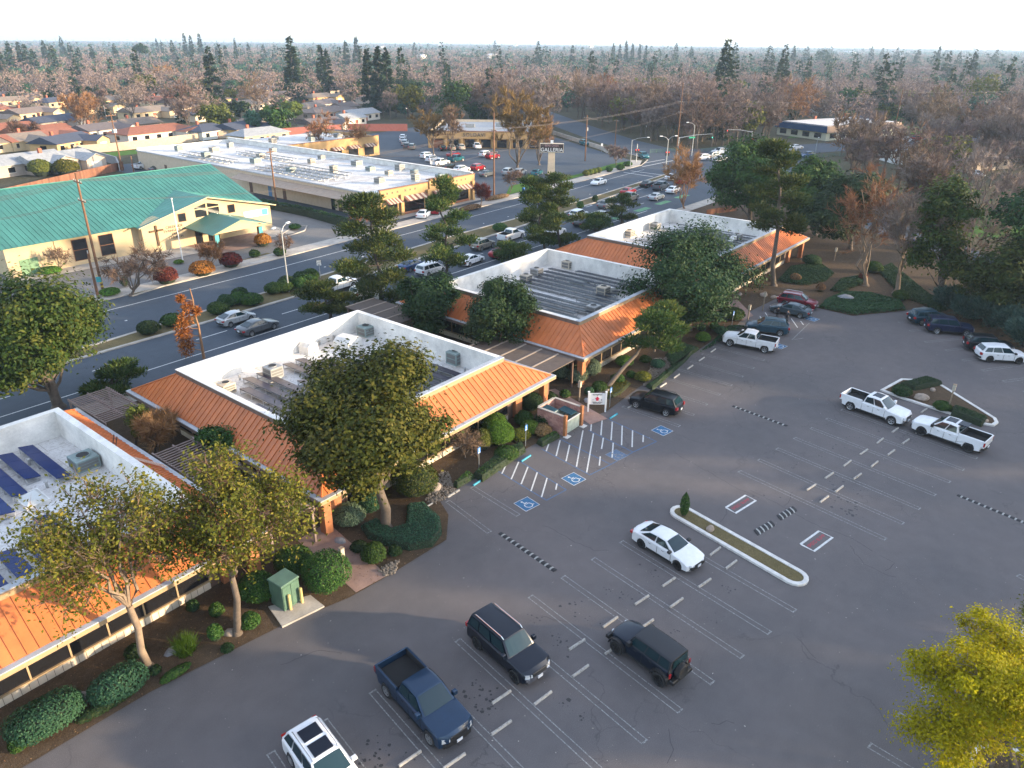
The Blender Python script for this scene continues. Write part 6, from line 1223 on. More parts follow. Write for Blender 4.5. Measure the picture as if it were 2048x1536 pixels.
# gabled entrance wing
GX0, GX1, GXM, GY, GE, GA, GB = 51.8, 74.6, 62.9, 113.9, 4.4, 7.2, 126
part('wall', MB().loft([[(GX0,y,0),(GX1,y,0),(GX1,y,GE),(GXM,y,GA),(GX0,y,GE)] for y in (GY,CY0+.5)]), STUC, ch, True)
g2 = part('roof', MB().poly([(GX0,GY,GE-.1),(GXM,GY,GA-.1),(GXM,GB,GA-.1),(GX0,CY0+.6,GE-.1)]), GREEN_R, ch, True)
for a, b in ((GX0-.7,1),(GX1+.7,-1)):
    ez = GE-.2
    E0, E1 = ((a,CY0+.6,ez),(a,GY-.8,ez)) if b == 1 else ((a,GY-.8,ez),(a,CY0+.6,ez)); T0, T1 = ((GXM,GB,GA+.05),(GXM,GY-.8,GA+.05)) if b == 1 else ((GXM,GY-.8,GA+.05),(GXM,GB,GA+.05))
    part('roof_sheet', MB().slab([tuple(Vector(p)-origin(g2)) for p in (E0,E1,T1,T0)], .06), GREEN_R, g2)
    n = 13
    for k in range(n): 
        f = (k+.5)/n; p0 = Vector((a+(GXM-a)*0, GY-.8+f*(CY0+1.4-GY), ez)); y0 = GY-.75+(k*1.1); 
        if y0 < GB-.5:
            tm_ = 0 if y0 < CY0+.6 else (y0-CY0-.6)/(GB-CY0-.6); q0 = Vector((a+(GXM-a)*tm_, y0, ez+(GA+.05-ez)*tm_)); q1 = Vector((GXM, y0, GA+.05)); o = origin(g2)
            part('roof_seam', MB().tube([tuple(q0-o), tuple(q1-o)], .045, 4), GREEN_R, g2)
    part('verge_trim', MB().loft([[(x, GY-.84, z), (x, GY-.8, z), (x, GY-.8, z+.16), (x, GY-.84, z+.16)] for x, z in ((a,ez-.12),(GXM,GA-.07))]), M('verge_cream', (.6,.45,.25), .7, var=.1), ch, True)
def win(par, x0, x1, y, z0, z1, frame=WINF, bars=1, nm='window', glass=WIN):
    w = pbox(nm, glass, par, x0, x1, y-.03, y+.02, z0, z1); f = MB(); t = .07
    for b in ((x0-t,x1+t,z0-t,z0),(x0-t,x1+t,z1,z1+t),(x0-t,x0,z0,z1),(x1,x1+t,z0,z1)): f.box(b[0],b[1],y-.06,y-.031,b[2],b[3])
    for k in range(bars): zz = z0+(z1-z0)*(k+1)/(bars+1); f.box(x0,x1,y-.06,y-.031,zz-.04,zz+.04)
    part('frame', f, frame, w, True); return w
win(ch, 42.2, 44.2, CY0, .7, 3.7, WINF, 1); win(ch, 46.0, 48.0, CY0, .7, 3.7, WINF, 1)
pbox('door', GREEN_D, ch, 35.0, 36.15, CY0-.06, CY0, 0, 2.3); pbox('door', GREEN_D, ch, 36.2, 37.35, CY0-.06, CY0, 0, 2.3)
for x in (39.9, 45.1): part('downpipe', MB().cyl(x, CY0-.08, 0, CE-.2, .06, n=6), STUC, ch, True)
win(ch, 57.9, 59.1, GY, 4.0, 5.2, WINF, 0); win(ch, 66.6, 67.8, GY, 4.05, 5.3, WINF, 0)
for s in (-1, 1):
    for z0, z1a, z1b in ((4.2,5.35,5.35),(5.5,6.2,5.75)):
        xa, xb = GXM+s*.15, GXM+s*2.1; part('window', MB().loft([[(xa,y,z0),(xb,y,z0),(xb,y,z1b),(xa,y,z1a)] for y in (GY-.05, GY+.01)]), WIN, ch, True)
m = MB(); m.box(53.85,54.15,GY-.2,GY-.02,.95,4.1); m.box(52.9,55.1,GY-.2,GY-.021,3.15,3.42); part('cross', m, WOODC, ch, True)
o = lettering('CREEKSIDE\nEVANGELICAL\nFREE\nCHURCH', .58, M('bronze_letters', (.07,.05,.04), .5, var=0), ch, (57.0-54,GY-.03-115,2.6), (0,-1,0))
bn = pbox('banner', SIGN_W, ch, 69.3, 74.0, GY-.09, GY-.04, 2.65, 3.75); lettering('CREEKSIDE\nCHURCH', .48, TEALS, ch, (71.4-54,GY-.1-115,3.2), (0,-1,0), 'banner_lettering')
pbox('banner_stripe', TEALS, ch, 72.8, 73.95, GY-.1, GY-.092, 2.7, 3.7)
# portico
PX0, PX1, PXM, PY = 58.6, 69.2, 63.7, 106.0
for x, y in ((59.8,107),(67.6,107)): pbox('column', PIER, ch, x-.3, x+.3, y-.3, y+.3, 0, 3.1)
po = part('roof', MB().poly([(PX0,PY,2.9),(PXM,PY,4.45),(PXM,GY,4.45),(PX0,GY,2.9)]), GREEN_R, ch, True)
for a in (PX0, PX1): 
    P_ = [(a,PY-.3,2.95),(PXM,PY-.3,4.5),(PXM,GY,4.5),(a,GY,2.95)]; P_ = P_ if a == PX0 else P_; P_ = P_ if a != PX0 else P_; o = origin(po)
    q = [tuple(Vector(p)-o) for p in P_]; q = q[::-1] if a == PX0 else q; part('roof_sheet', MB().slab(q if a != PX0 else q, .08), GREEN_R, po)
    for k in range(11): y0 = PY-.2+k*.74; part('roof_seam', MB().tube([(a,y0,2.97),(PXM,y0,4.53)], .035, 4), GREEN_R, po, True)
gb = part('gable', MB().prism([(59.2,2.9),(68.4,2.9),(PXM,4.3)], 0, .1), STUC, ch); gb.rotation_euler = (math.pi/2,0,0); gb.location = (-54, PY+.3-115, 0)
for x0, x1 in ((60.2,61.4),(62.4,64.4)): pbox('door', WIN, ch, x0, x1, GY-.04, GY+.02, 0, 2.5)
win(ch, 66.2, 67.6, GY, .9, 2.0, WINF, 0)
for x, lab in ((59.8,0),(67.6,1)): b = pbox('banner', TEALS, ch, x-.34, x+.34, 106.62, 106.66, .7, 2.7)
t = thing('flagpole', 'white flagpole standing in front of the church cross', 'flagpole', (*G(366,523), 0)); part('pole', MB().cyl(0,0,0,9.2,.09,.05,8), SIGN_W, t, smooth=40); part('finial', MB().ball((0,0,9.3),.13,.13,.13), SIGN_W, t)
struct('church_island_kerb', kerb_line([G(*p) for p in [(265,593),(330,572),(430,545),(540,512)]], .18, .14), CONC); ribb = MB(); ribbon(ribb, [G(*p) for p in [(262,588),(330,566),(430,541),(545,508)]], 2.2, .05); struct('church_verge', ribb, DRY)
struct('driveway_island_kerb', kerb_ring([G(*p) for p in [(560,470),(590,452),(615,452),(610,462),(570,475)]][::-1], .2, .13)[0], CONC)

# ------------------------------------------------------------------ shopping centre
TANW = M('mall_tan', (.43,.27,.115), .85, var=.12, scale=.5); TANP = M('mall_pale', (.52,.42,.3), .85, var=.12); WROOF = DECK; AWN1 = M('awning_brown', (.16,.07,.05), .8, var=.1); AWN2 = M('awning_cream', (.5,.4,.3), .8, var=.1); BRICKD = M('mall_brick', (.30,.12,.06), .85, var=.25, scale=4)
def awning(par, x0, x1, y, z, fx=lambda x, o, z: None, depth=1.4, n=9, ax='x', sg=-1):
    a = None
    for k in range(n):
        p, q = x0+(x1-x0)*k/n, x0+(x1-x0)*(k+1)/n-.005
        P_ = [(p,y+sg*.05,z),(q,y+sg*.05,z),(q,y+sg*depth,z-.75),(p,y+sg*depth,z-.75)] if ax == 'x' else [(y+sg*.05,p,z),(y+sg*.05,q,z),(y+sg*depth,q,z-.75),(y+sg*depth,p,z-.75)]
        part('awning_stripe', MB().slab(P_ if (ax == 'x') == (sg < 0) else P_[::-1], .04), AWN1 if k % 2 == 0 else AWN2, par, True)
ml = thing('shopping_centre', 'long tan shopping centre with flat white roof and striped awnings', 'shopping centre', (104,105,0))
MX0, MX1, MY0, MY1 = 92.0, 118.2, 104.9, 196; MZ = 4.3
pbox('wall', TANP, ml, MX0, MX1, MY0+4, MY1, 0, MZ); pbox('roof_deck', WROOF, ml, MX0+.3, MX1-.3, MY0+.6, MY1-.3, MZ, MZ+.06)
pbox('facade', TANW, ml, MX0, MX1, MY0, MY0+3.998, 0, MZ-.01); pbox('parapet', TANW, ml, MX0, MX1, MY0, MY0+.35, MZ, 5.2); pbox('cornice', WINF, ml, MX0-.1, MX1+.1, MY0-.1, MY0+.45, 5.2, 5.35)
pbox('parapet', PAR_W, ml, MX1-.35, MX1, MY0+.36, MY1, MZ, 5.5); pbox('coping', PAR_W, ml, MX1-.7, MX1+.1, MY0+.47, MY1, 5.5, 5.58); pbox('edge_trim', GUT, ml, MX0-.15, MX0+.25, MY0+4, MY1, MZ, MZ+.25); pbox('parapet', PAR_W, ml, MX0, MX1-.36, MY1-.35, MY1, MZ, 5.0)
pbox('tower_bay', TANW, ml, 104.6, 110.6, MY0-.35, MY0-.004, 0, 5.7); pbox('cornice', WINF, ml, 104.4, 110.8, MY0-.5, MY0+.5, 5.7, 5.85)
part('lean_to_roof', MB().slab([(MX0-2.6,112,2.9),(MX0-.02,112,3.7),(MX0-.02,150,3.7),(MX0-2.6,150,2.9)][::-1], .1), M('leanto_tan', (.36,.27,.2), .8, var=.15), ml, True)
for k, (x0, x1) in enumerate(((93,96.6),(97.6,103.6),(105.2,110),(112,116.6))):
    y = MY0-.36 if 104 < x0 < 110 else MY0; awning(ml, x0, x1, y, 3.5); pbox('shop_window', WIN, ml, x0+.4, x1-.4, y-.05, y-.003, .5, 2.6); pbox('brick_base', BRICKD, ml, x0+.3, x1-.3, y-.09, y-.051, 0, .5)
    for q in range(3): pbox('vent_hole', MULL, ml, x0+.6+q*1.3, x0+.95+q*1.3, y-.03, y-.002, 4.35, 4.7)
for x in (97.1, 104.2, 111.2, 117.4): pbox('pilaster', TANW, ml, x-.35, x+.35, MY0-.5 if x not in (104.2,) else MY0-.6, MY0-.36, 0, 4.0)
awning(ml, 106.5, 109.5, MX0, 3.5, ax='y', sg=-1, n=7)
for y in (116,118.2,134,146,158,170,182): pbox('door', WALLB if y != 118.2 else WIN, ml, MX0-.06, MX0-.003, y, y+1.1, 0, 2.2)
pbox('door', M('mall_blue_door', (.08,.2,.38), .6, var=.1), ml, MX0-.06, MX0-.003, 139, 140.2, 0, 3.2)
# rear wing
BX0, BX1, BY0, BY1 = 118.6, 150, 170, 197
pbox('wall', TANW, ml, BX0, BX1, BY0, BY1, 0, MZ); pbox('roof_deck', WROOF, ml, BX0+.3, BX1-.3, BY0+.4, BY1-.3, MZ, MZ+.06); pbox('parapet', TANW, ml, BX0, BX1, BY0, BY0+.35, MZ, 5.4); pbox('cornice', WINF, ml, BX0, BX1+.1, BY0-.1, BY0+.45, 5.4, 5.52); pbox('parapet', TANW, ml, BX1-.35, BX1, BY0+.46, BY1, MZ, 5.2)
for k in range(5): awning(ml, 121+k*5.8, 125+k*5.8, BY0, 3.5, n=7); pbox('shop_window', WIN, ml, 121.3+k*5.8, 124.7+k*5.8, BY0-.05, BY0-.003, .4, 2.6)
for k in range(3): awning(ml, 172+k*8, 176+k*8, BX1, 3.5, ax='y', sg=1, n=7)
rg_ = random.Random(4)
for i, (x, y) in enumerate([(112,109),(108,112),(101,115),(113.5,118),(109,121),(115,124),(110,128),(104,133),(113,136),(98,140),(108,146),(114,150),(100,156),(106,163),(113,168),(97,172),(104,180),(111,184),(99,188),(124,184),(129,190),(134,180),(140,188),(145,182)]):
    p = PX((x, y, MZ)); ac_unit(p, (f'boxy {["grey","tan","pale"][i%3]} unit on the white shopping centre roof, {ORD[i]} from the street' if i < 19 else f'boxy unit on the back wing of the shopping centre, {ORD[i-19]} from its left end'), rg_.choice([1.3,1.6,1.9]), rg_.choice([1.0,1.2,1.4]), i % 3, None, MZ+.06)
for i, (u, a, b) in enumerate([(95,124,150),(97.6,124,150),(100.2,124,149),(102.8,126,149),(95,158,180),(97.6,160,180),(105.6,150,172),(108,152,172)]): solar_row(u, a, b, f'long solar row on the shopping centre roof, {ORD[i]} from its blank side wall', 2, 'solar rows on the shopping centre', w=1.0, l=2.2, z=MZ+.06, lift=.5)
# block wall behind the centre, wooden fence, hedge
WALLT = M('block_wall_tan', (.42,.33,.24), .85, var=.15); FENCE = [M('fence_board_%d' % k, c, .85, var=.2, rand=.15) for k, c in enumerate([(.2,.085,.045),(.17,.07,.04),(.23,.1,.055)])]
def long_wall(pts, h, th, name, label, cat, mat):
    a = pts[0]; m = MB(); L_, R2 = strip_poly([(p[0]-a[0], p[1]-a[1]) for p in pts], th); m.loft([[(*l, -.05), (*l, h), (*r, h), (*r, -.05)] for l, r in zip(L_, R2)]); t = thing(name, label, cat, (*a, 0)); part('wall_panel', m, mat, t); L_, R2 = strip_poly([(p[0]-a[0], p[1]-a[1]) for p in pts], th+.1); part('cap', MB().loft([[(*l, h+.002), (*l, h+.08), (*r, h+.08), (*r, h+.002)] for l, r in zip(L_, R2)]), mat, t); return t
long_wall([G(*p) for p in [(150,308),(250,300),(430,277),(560,270)]], 2.2, .25, 'boundary_wall', 'long tan block wall behind the shopping centre lawn', 'wall', WALLT)
long_wall([G(*p) for p in [(560,272),(700,262),(815,262)]], 2.4, .25, 'boundary_wall', 'reddish wall behind the shopping centre back wing', 'wall', M('wall_red', (.28,.09,.07), .85, var=.15))
long_wall([G(*p) for p in [(150,305),(235,330),(240,342)]], 2., .25, 'boundary_wall', 'grey block wall running down beside the low brown house', 'wall', M('wall_grey', (.3,.29,.28), .85, var=.15))
a, b = Vector(G(0,398)), Vector(G(250,338)); L = (b-a).length; t = thing('wooden_fence', 'brown board fence behind the church roof', 'fence', (a.x, a.y, 0), hdg(a, b)); n = int(L/.5); bm_ = [MB().box(.01,.49,-.02,.02,0,1.9).mesh('board', f) for f in FENCE]
for k in range(n): o = link(bpy.data.objects.new('board', bm_[random.randrange(3)]), t); o.location = (k*.5, 0, 0)
part('rail', MB().box(0,L,.025,.08,.4,.5), FENCE[0], t); part('rail', MB().box(0,L,.025,.08,1.5,1.6), FENCE[0], t)
for i, (p, l) in enumerate([(((522,412),(620,432),(712,458)),'long dark clipped hedge between church drive and shopping centre')]):
    P_ = [G(*q) for q in p]; L_, R2 = strip_poly(P_, 1.8); hd = hedge([PX((*q, 0)) for q in R2+L_[::-1]], 1.4, L_DARK, l, None, 60, .16, 'hedge', 'hedge', False, .4)
# ------------------------------------------------------------------ shop across the parking lot
so = thing('shop_building', 'low tan shop building signed SOLDAVI behind parked cars', 'shop', (171,171,0), math.atan2(-.80,.60)); w_ = 36; d_ = 40
P = lambda n, mat, *a: part(n, MB().box(*a), mat, so)
P('wall', TANW, 0, w_, 0, d_, 0, 4.0); P('roof_deck', M('shop_roof_grey', (.28,.3,.32), .8, var=.2), .4, w_-.4, .5, d_-.4, 4.0, 4.06); P('sign_band', TANW, -.1, w_+.1, -.9, -.003, 2.9, 5.0); P('parapet', TANP, 0, .35, .36, d_, 4.0, 4.8); P('parapet', TANP, w_-.35, w_, .36, d_, 4.0, 4.8); P('parapet', TANW, .0, w_, 0, .35, 4.0, 5.); P('parapet', TANP, .36, w_-.36, d_-.35, d_, 4.0, 4.8); P('cornice', WINF, -.2, w_+.2, -1.0, .45, 5.0, 5.12)
for k in range(8): P('column', TANW, .3+k*5, 1.0+k*5, -.85, -.15, 0, 2.9)
for k in range(7): P('shop_window', WIN, 1.6+k*5, 4.6+k*5, -.06, -.004, .2, 2.6)
P('brick_panel', BRICKD, .9, 4.8, -.12, -.07, 0, 2.4)
for k in range(3): P('side_window', WIN, -.05, -.004, 3+k*4, 5.4+k*4, .6, 2.4)
lettering('SOLDAVI', 1.5, INK, so, (14.6,-.94,4.0), (0,-1,0), spacing=1.2); lettering('Cafe & Bakery', .75, WINF, so, (6.0,-.94,4.15), (0,-1,0)); lettering('family', .55, WINF, so, (6.0,-.94,3.4), (0,-1,0))
for k, (x, y) in enumerate(((10,20),(20,24),(28,16))): P('roof_unit', ACG[2], x, x+3, y, y+2, 4.06, 5.2)
# pylon sign
g = G(1102,352); t = thing('pylon_sign', 'tall cream pylon sign reading GALLERIA at the street', 'sign', (*g, 0), -.95)
part('pillar', MB().loft([[(-.95,-.45,0),(.95,-.45,0),(.95,.45,0),(-.95,.45,0)],[(-.8,-.4,6.2),(.8,-.4,6.2),(.8,.4,6.2),(-.8,.4,6.2)]]), M('pylon_cream', (.66,.5,.34), .8, var=.1), t); part('foot', MB().box(-1.0,1.0,-.5,.5,0,.5), M('pylon_foot', (.08,.05,.05), .8, var=.1), t)
bd = part('board', MB().box(-2.9,2.9,-.5,.5,5.7,7.8), M('sign_board_cream', (.66,.56,.42), .7, var=.1), t); part('board_face', MB().box(-2.8,2.8,-.54,-.503,5.8,7.7), M('sign_face_brown', (.03,.014,.014), .5, var=.1), t)
lettering('GALLERIA', 1.25, SIGN_W, t, (0,-.56,6.3), (0,-1,0)); lettering('BEAR CREEK', .62, M('sign_rose', (.4,.25,.25), .6, var=0), t, (0,-.56,7.3), (0,-1,0))
part('finial', MB().box(-.35,.35,-.3,.3,7.8,8.5), SIGN_W, t)
# ------------------------------------------------------------------ office with the dark blue mansard
bl = thing('blue_roof_office', 'low office with a dark blue sloping front roof across the crossroads', 'office building', (276.3,82.8,0), math.atan2(68-82.8, 312-276.3)); w_ = 40
P = lambda n, mat, *a: part(n, MB().box(*a), mat, bl)
BLU = M('mansard_blue', (.004,.028,.075), .8, .0, var=.15, spec=.1); PALEG = M('wall_pale_green', (.5,.5,.38), .85, var=.1)
P('wall', PALEG, 0, w_, 0, 22, 0, 3.4); P('roof_deck', WROOF, .2, w_-.2, .3, 21.7, 4.6, 4.7); P('upper_wall', M('mansard_wood', (.2,.13,.09), .8, var=.2), .6, w_-.6, .7, 21.3, 3.2, 4.6)
part('mansard', MB().slab([(-.8,22.8,2.7),(-.8,-.8,2.7),(.5,.5,4.9),(.5,21.5,4.9)], .15), BLU, bl); part('mansard', MB().slab([(-.8,-.8,2.7),(w_+.8,-.8,2.7),(w_-.5,.5,4.9),(.5,.5,4.9)], .15), M('mansard_brown', (.22,.13,.07), .7, var=.15), bl)
for k in range(4): P('window', WIN, -.06, -.004, 2+k*5.2, 5+k*5.2, .7, 2.3)
for k in range(8): P('window', WIN, 2+k*4.8, 5+k*4.8, -.06, -.004, .7, 2.3)
# ------------------------------------------------------------------ houses
HWALL = [M('house_wall_%d' % k, c, .85, var=.1) for k, c in enumerate([(.6,.45,.26),(.62,.56,.48),(.55,.36,.16),(.4,.33,.27),(.5,.52,.5),(.62,.5,.36)])]; HROOF = [M('house_roof_%d' % k, c, .85, var=.25, scale=1.5) for k, c in enumerate([(.25,.09,.05),(.17,.13,.11),(.05,.06,.09),(.22,.17,.13),(.28,.29,.3),(.12,.1,.1)])]; GARD = M('garage_white', (.66,.62,.56), .7, var=.1); CHIM = M('chimney_brick', (.36,.11,.06), .85, var=.2)
def house(px, w, d, label, roof=0, wall=0, rz=0., hip=False, wing=True, chim=True, h=2.7, rise=1.8, grp='single-storey houses behind the shopping centre'):
    t = thing('house', label, 'house', (*G(*px), 0), rz, grp); e = .55
    part('wall', MB().loft([[(x,-d/2,0),(x,d/2,0),(x,d/2,h),(x,0,h+(0 if hip else rise*d/(d+2*e))),(x,-d/2,h)] for x in (-w/2,w/2)]), HWALL[wall], t)
    i = d/2 if hip else 0; rr = HROOF[roof]; o = .04
    r = part('roof', MB().loft([[(-w/2-e,-d/2-e,h-.12),(w/2+e,-d/2-e,h-.12),(w/2+e,d/2+e,h-.12),(-w/2-e,d/2+e,h-.12)],[(-w/2-e,-d/2-e,h+o),(w/2+e,-d/2-e,h+o),(w/2+e,d/2+e,h+o),(-w/2-e,d/2+e,h+o)],[(-w/2-e+i,-.03,h+rise),(w/2+e-i,-.03,h+rise),(w/2+e-i,.03,h+rise),(-w/2-e+i,.03,h+rise)]]), rr, t)
    if chim: part('chimney', MB().box(-w*.2,-w*.2+.8,.6,1.3,h,h+rise+1.0), CHIM, r)
    n = max(2, int(w/4))
    for k in range(n):
        x = -w/2+w*(k+.5)/n
        if k == n-1 and wing: part('garage_door', MB().box(x-1.3,x+1.3,-d/2-.05,-d/2-.002,0,2.1), GARD, t)
        else:
            q = part('window', MB().box(x-.8,x+.8,-d/2-.04,-d/2-.002,.9,2.1), WIN, t); part('frame', MB().box(x-.9,x+.9,-d/2-.06,-d/2-.041,2.1,2.2).box(x-.9,x+.9,-d/2-.06,-d/2-.041,.8,.9), GARD, q)
    part('door', MB().box(-.5,.5,-d/2-.045,-d/2-.002,0,2.05), CHIM if roof != 0 else GARD, t)
    for s in (-1, 1): part('window', MB().box(min(s*(w/2+.002),s*(w/2+.04)),max(s*(w/2+.002),s*(w/2+.04)),-1,1,.9,2.1), WIN, t)
    if wing:
        ww, wd = w*.34, d*.55; x = w/2-ww*.55
        part('wing_wall', MB().loft([[(x-ww/2,y,0),(x+ww/2,y,0),(x+ww/2,y,h-.05),(x,y,h+rise*.6),(x-ww/2,y,h-.05)] for y in (-d/2-wd,-d/2+.5)]), HWALL[wall], t)
        part('wing_roof', MB().loft([[(x-ww/2-.4,y,h-.1),(x,y,h+rise*.75),(x+ww/2+.4,y,h-.1),(x,y,h+rise*.75-.18)] for y in (-d/2-wd-.4,0)]), rr, t); part('garage_door', MB().box(x-1.4,x+1.4,-d/2-wd-.05,-d/2-wd-.002,0,2.1), GARD, t)
    return t
for a in [((75,292),24,10,'house with long red-brown roof at the left edge behind the fence',0,0,.35,False),((35,345),20,10,'house with pale grey roof and red chimney at the left edge',4,3,.2,False),((115,340),16,8,'low brown house with pale flat gable roof beside the round bushes',4,3,.25,False),((310,278),26,11,'house with wide terracotta roof and white garage doors',0,1,.15,True),((415,275),15,10,'house with dark blue-black roof beside the terracotta one',2,4,.3,True),((478,270),16,10,'house with grey gable and orange wall end',2,2,.4,False),
   ((130,300),16,9,'small house with dark blue roof and yellow side wall',2,2,.5,False),((15,300),20,10,'tan-roofed house cut by the left edge',3,0,.1,False),((295,235),20,10,'brown-roofed house with yellow gable in the second row',3,0,.2,False),((360,215),18,9,'grey-brown house with cream gable next to a parked white van',1,0,.3,False),((190,225),18,9,'house with tan roof in the middle of the left suburb',3,0,.2,True),((60,238),18,9,'house with cream gable end at the far left',1,0,.45,False),((275,262),14,9,'house with low brown roof behind the bare tree',3,3,.2,False),((30,212),20,9,'yellowish house at the far left edge',3,0,.1,True),((70,168),20,10,'far house with orange-red roof on the left',0,5,.2,True),((30,178),18,10,'far house with pale roof at the left edge',4,4,.2,False),((385,190),18,9,'far house by the side street with cream walls',3,0,.2,False),((505,185),22,12,'far house with large pale blue-grey roof',4,1,.4,False),((555,200),18,10,'brown-roofed house with tall tan chimney',1,3,.3,False),((540,172),16,9,'far house with orange roof edge',0,2,.2,False),((650,235),24,11,'brown house behind the back wing of the shops',1,3,.2,True),((770,220),16,9,'white two-gabled house under the dark conifers',1,1,.6,False),((700,250),12,7,'small pale house by the reddish wall',4,1,.2,False),((620,225),14,8,'house with tan roof left of the shops',3,5,.3,True),((690,225),12,8,'white-sided house by the conifers',1,1,.2,False)]:
    house(*a[:4], a[4], a[5], a[6], a[7], wing=(a[1] > 15))
for a in [((1495,248),14,10,'grey gabled house with white porch beyond the crossroads',4,4,-.5,False),((1655,225),16,10,'white house with white porch behind the blue-roofed office',4,4,-.5,False),((1935,335),18,12,'house with hipped tan roof in the wooded block at right',3,3,-.4,True),((1790,318),7,4,'small white shed on a lawn behind a white fence',4,1,-.5,False),((1900,215),16,9,'pale house glimpsed through bare trees at right',4,4,-.3,False),((1840,228),14,9,'house with grey roof among the trees at right',5,5,-.3,False),((1640,262),16,9,'low house with orange-brown roof behind the blue office',0,0,-.4,False),((1700,255),18,10,'dark grey-roofed house behind the blue office',2,4,-.4,True),((1380,225),14,9,'dim grey house in the wood by the crossroads',5,4,-.4,False),((1960,260),14,9,'tan house deep in the right-hand wood',3,0,-.3,False)]:
    house(*a[:4], a[4], a[5], a[6], a[7], wing=False, grp='houses in the wooded blocks')
long_wall([G(*p) for p in [(1755,318),(1790,328),(1825,330)]], 1.2, .15, 'garden_fence', 'white garden fence in front of the small shed', 'fence', SIGN_W)
# people by the cars
def person(px, label, rz, shirt, h=1.74, arm=0):
    t = thing('person', label, 'person', (*G(*px), .0), rz, 'people standing by the parked cars'); me = bpy.data.meshes.new('body')
    J = [(0,0,.94),(0,0,1.2),(0,.0,1.42),(0,.02,1.52),(.0,.03,1.66), (.1,0,.9),(.11,.02,.5),(.11,0,.08),(.11,.16,.03), (-.1,0,.9),(-.12,.03,.5),(-.13,.0,.08),(-.13,.16,.03), (.19,0,1.4),(.25,.0,1.13),(.24,.1+.1*arm,.9+.15*arm),(.235,.14+.12*arm,.82+.17*arm), (-.19,0,1.4),(-.25,.0,1.13),(-.23,.12,.9),(-.225,.15,.82)]
    E = [(0,1),(1,2),(2,3),(3,4),(0,5),(5,6),(6,7),(7,8),(0,9),(9,10),(10,11),(11,12),(2,13),(13,14),(14,15),(15,16),(2,17),(17,18),(18,19),(19,20)]
    Rr = [.15,.135,.15,.055,.1,.085,.062,.045,.04,.085,.062,.045,.04,.062,.045,.034,.03,.062,.045,.034,.03]
    me.from_pydata(J, [], []); me = bpy.data.meshes.new('body'); me.from_pydata(J, E, []); o = link(bpy.data.objects.new('body', me), t); md = o.modifiers.new('skin', 'SKIN'); 
    if not me.skin_vertices: 
        import bmesh
        b = bmesh.new(); b.from_mesh(me); b.verts.layers.skin.verify(); b.to_mesh(me); b.free()
    for i, r in enumerate(Rr): me.skin_vertices[0].data[i].radius = (r, r*.8 if i < 3 else r)
    me.skin_vertices[0].data[0].use_root = True; o.modifiers.new('sub', 'SUBSURF').levels = 1; o.modifiers['sub'].render_levels = 1
    m, nt, bs = newmat('clothed_body'); v = pos(nt, True); sx = nt.nodes.new('ShaderNodeSeparateXYZ'); nt.links.new(v, sx.inputs[0])
    c = ramp(nt, sx.outputs[2], [(0,(.02,.02,.02)),(.05,(.012,.014,.02)),(.92/2,(.012,.014,.02)),(.94/2,shirt),(1.47/2,shirt),(1.49/2,(.45,.26,.18)),(1.71/2,(.45,.26,.18)),(1.72/2,(.03,.02,.015))], 'CONSTANT'); dv = nt.nodes.new('ShaderNodeMath'); dv.operation = 'MULTIPLY'; dv.inputs[1].default_value = .5; nt.links.new(sx.outputs[2], dv.inputs[0]); nt.links.new(dv.outputs[0], c.inputs[0]); nt.links.new(c.outputs[0], bs.inputs['Base Color']); me.materials.append(m)
    part('hair', MB().ball((0,.005,1.7),.105,.115,.085,10,6), M('hair_dark', (.02,.014,.01), .7, var=0), t, smooth=60)
person((1553,641), 'person in black top standing beside the grey sedan, left of two', 1.2, (.012,.012,.014)); person((1572,648), 'person in dark clothes with a light stripe, right of two', -1.2, (.02,.02,.024), arm=1)
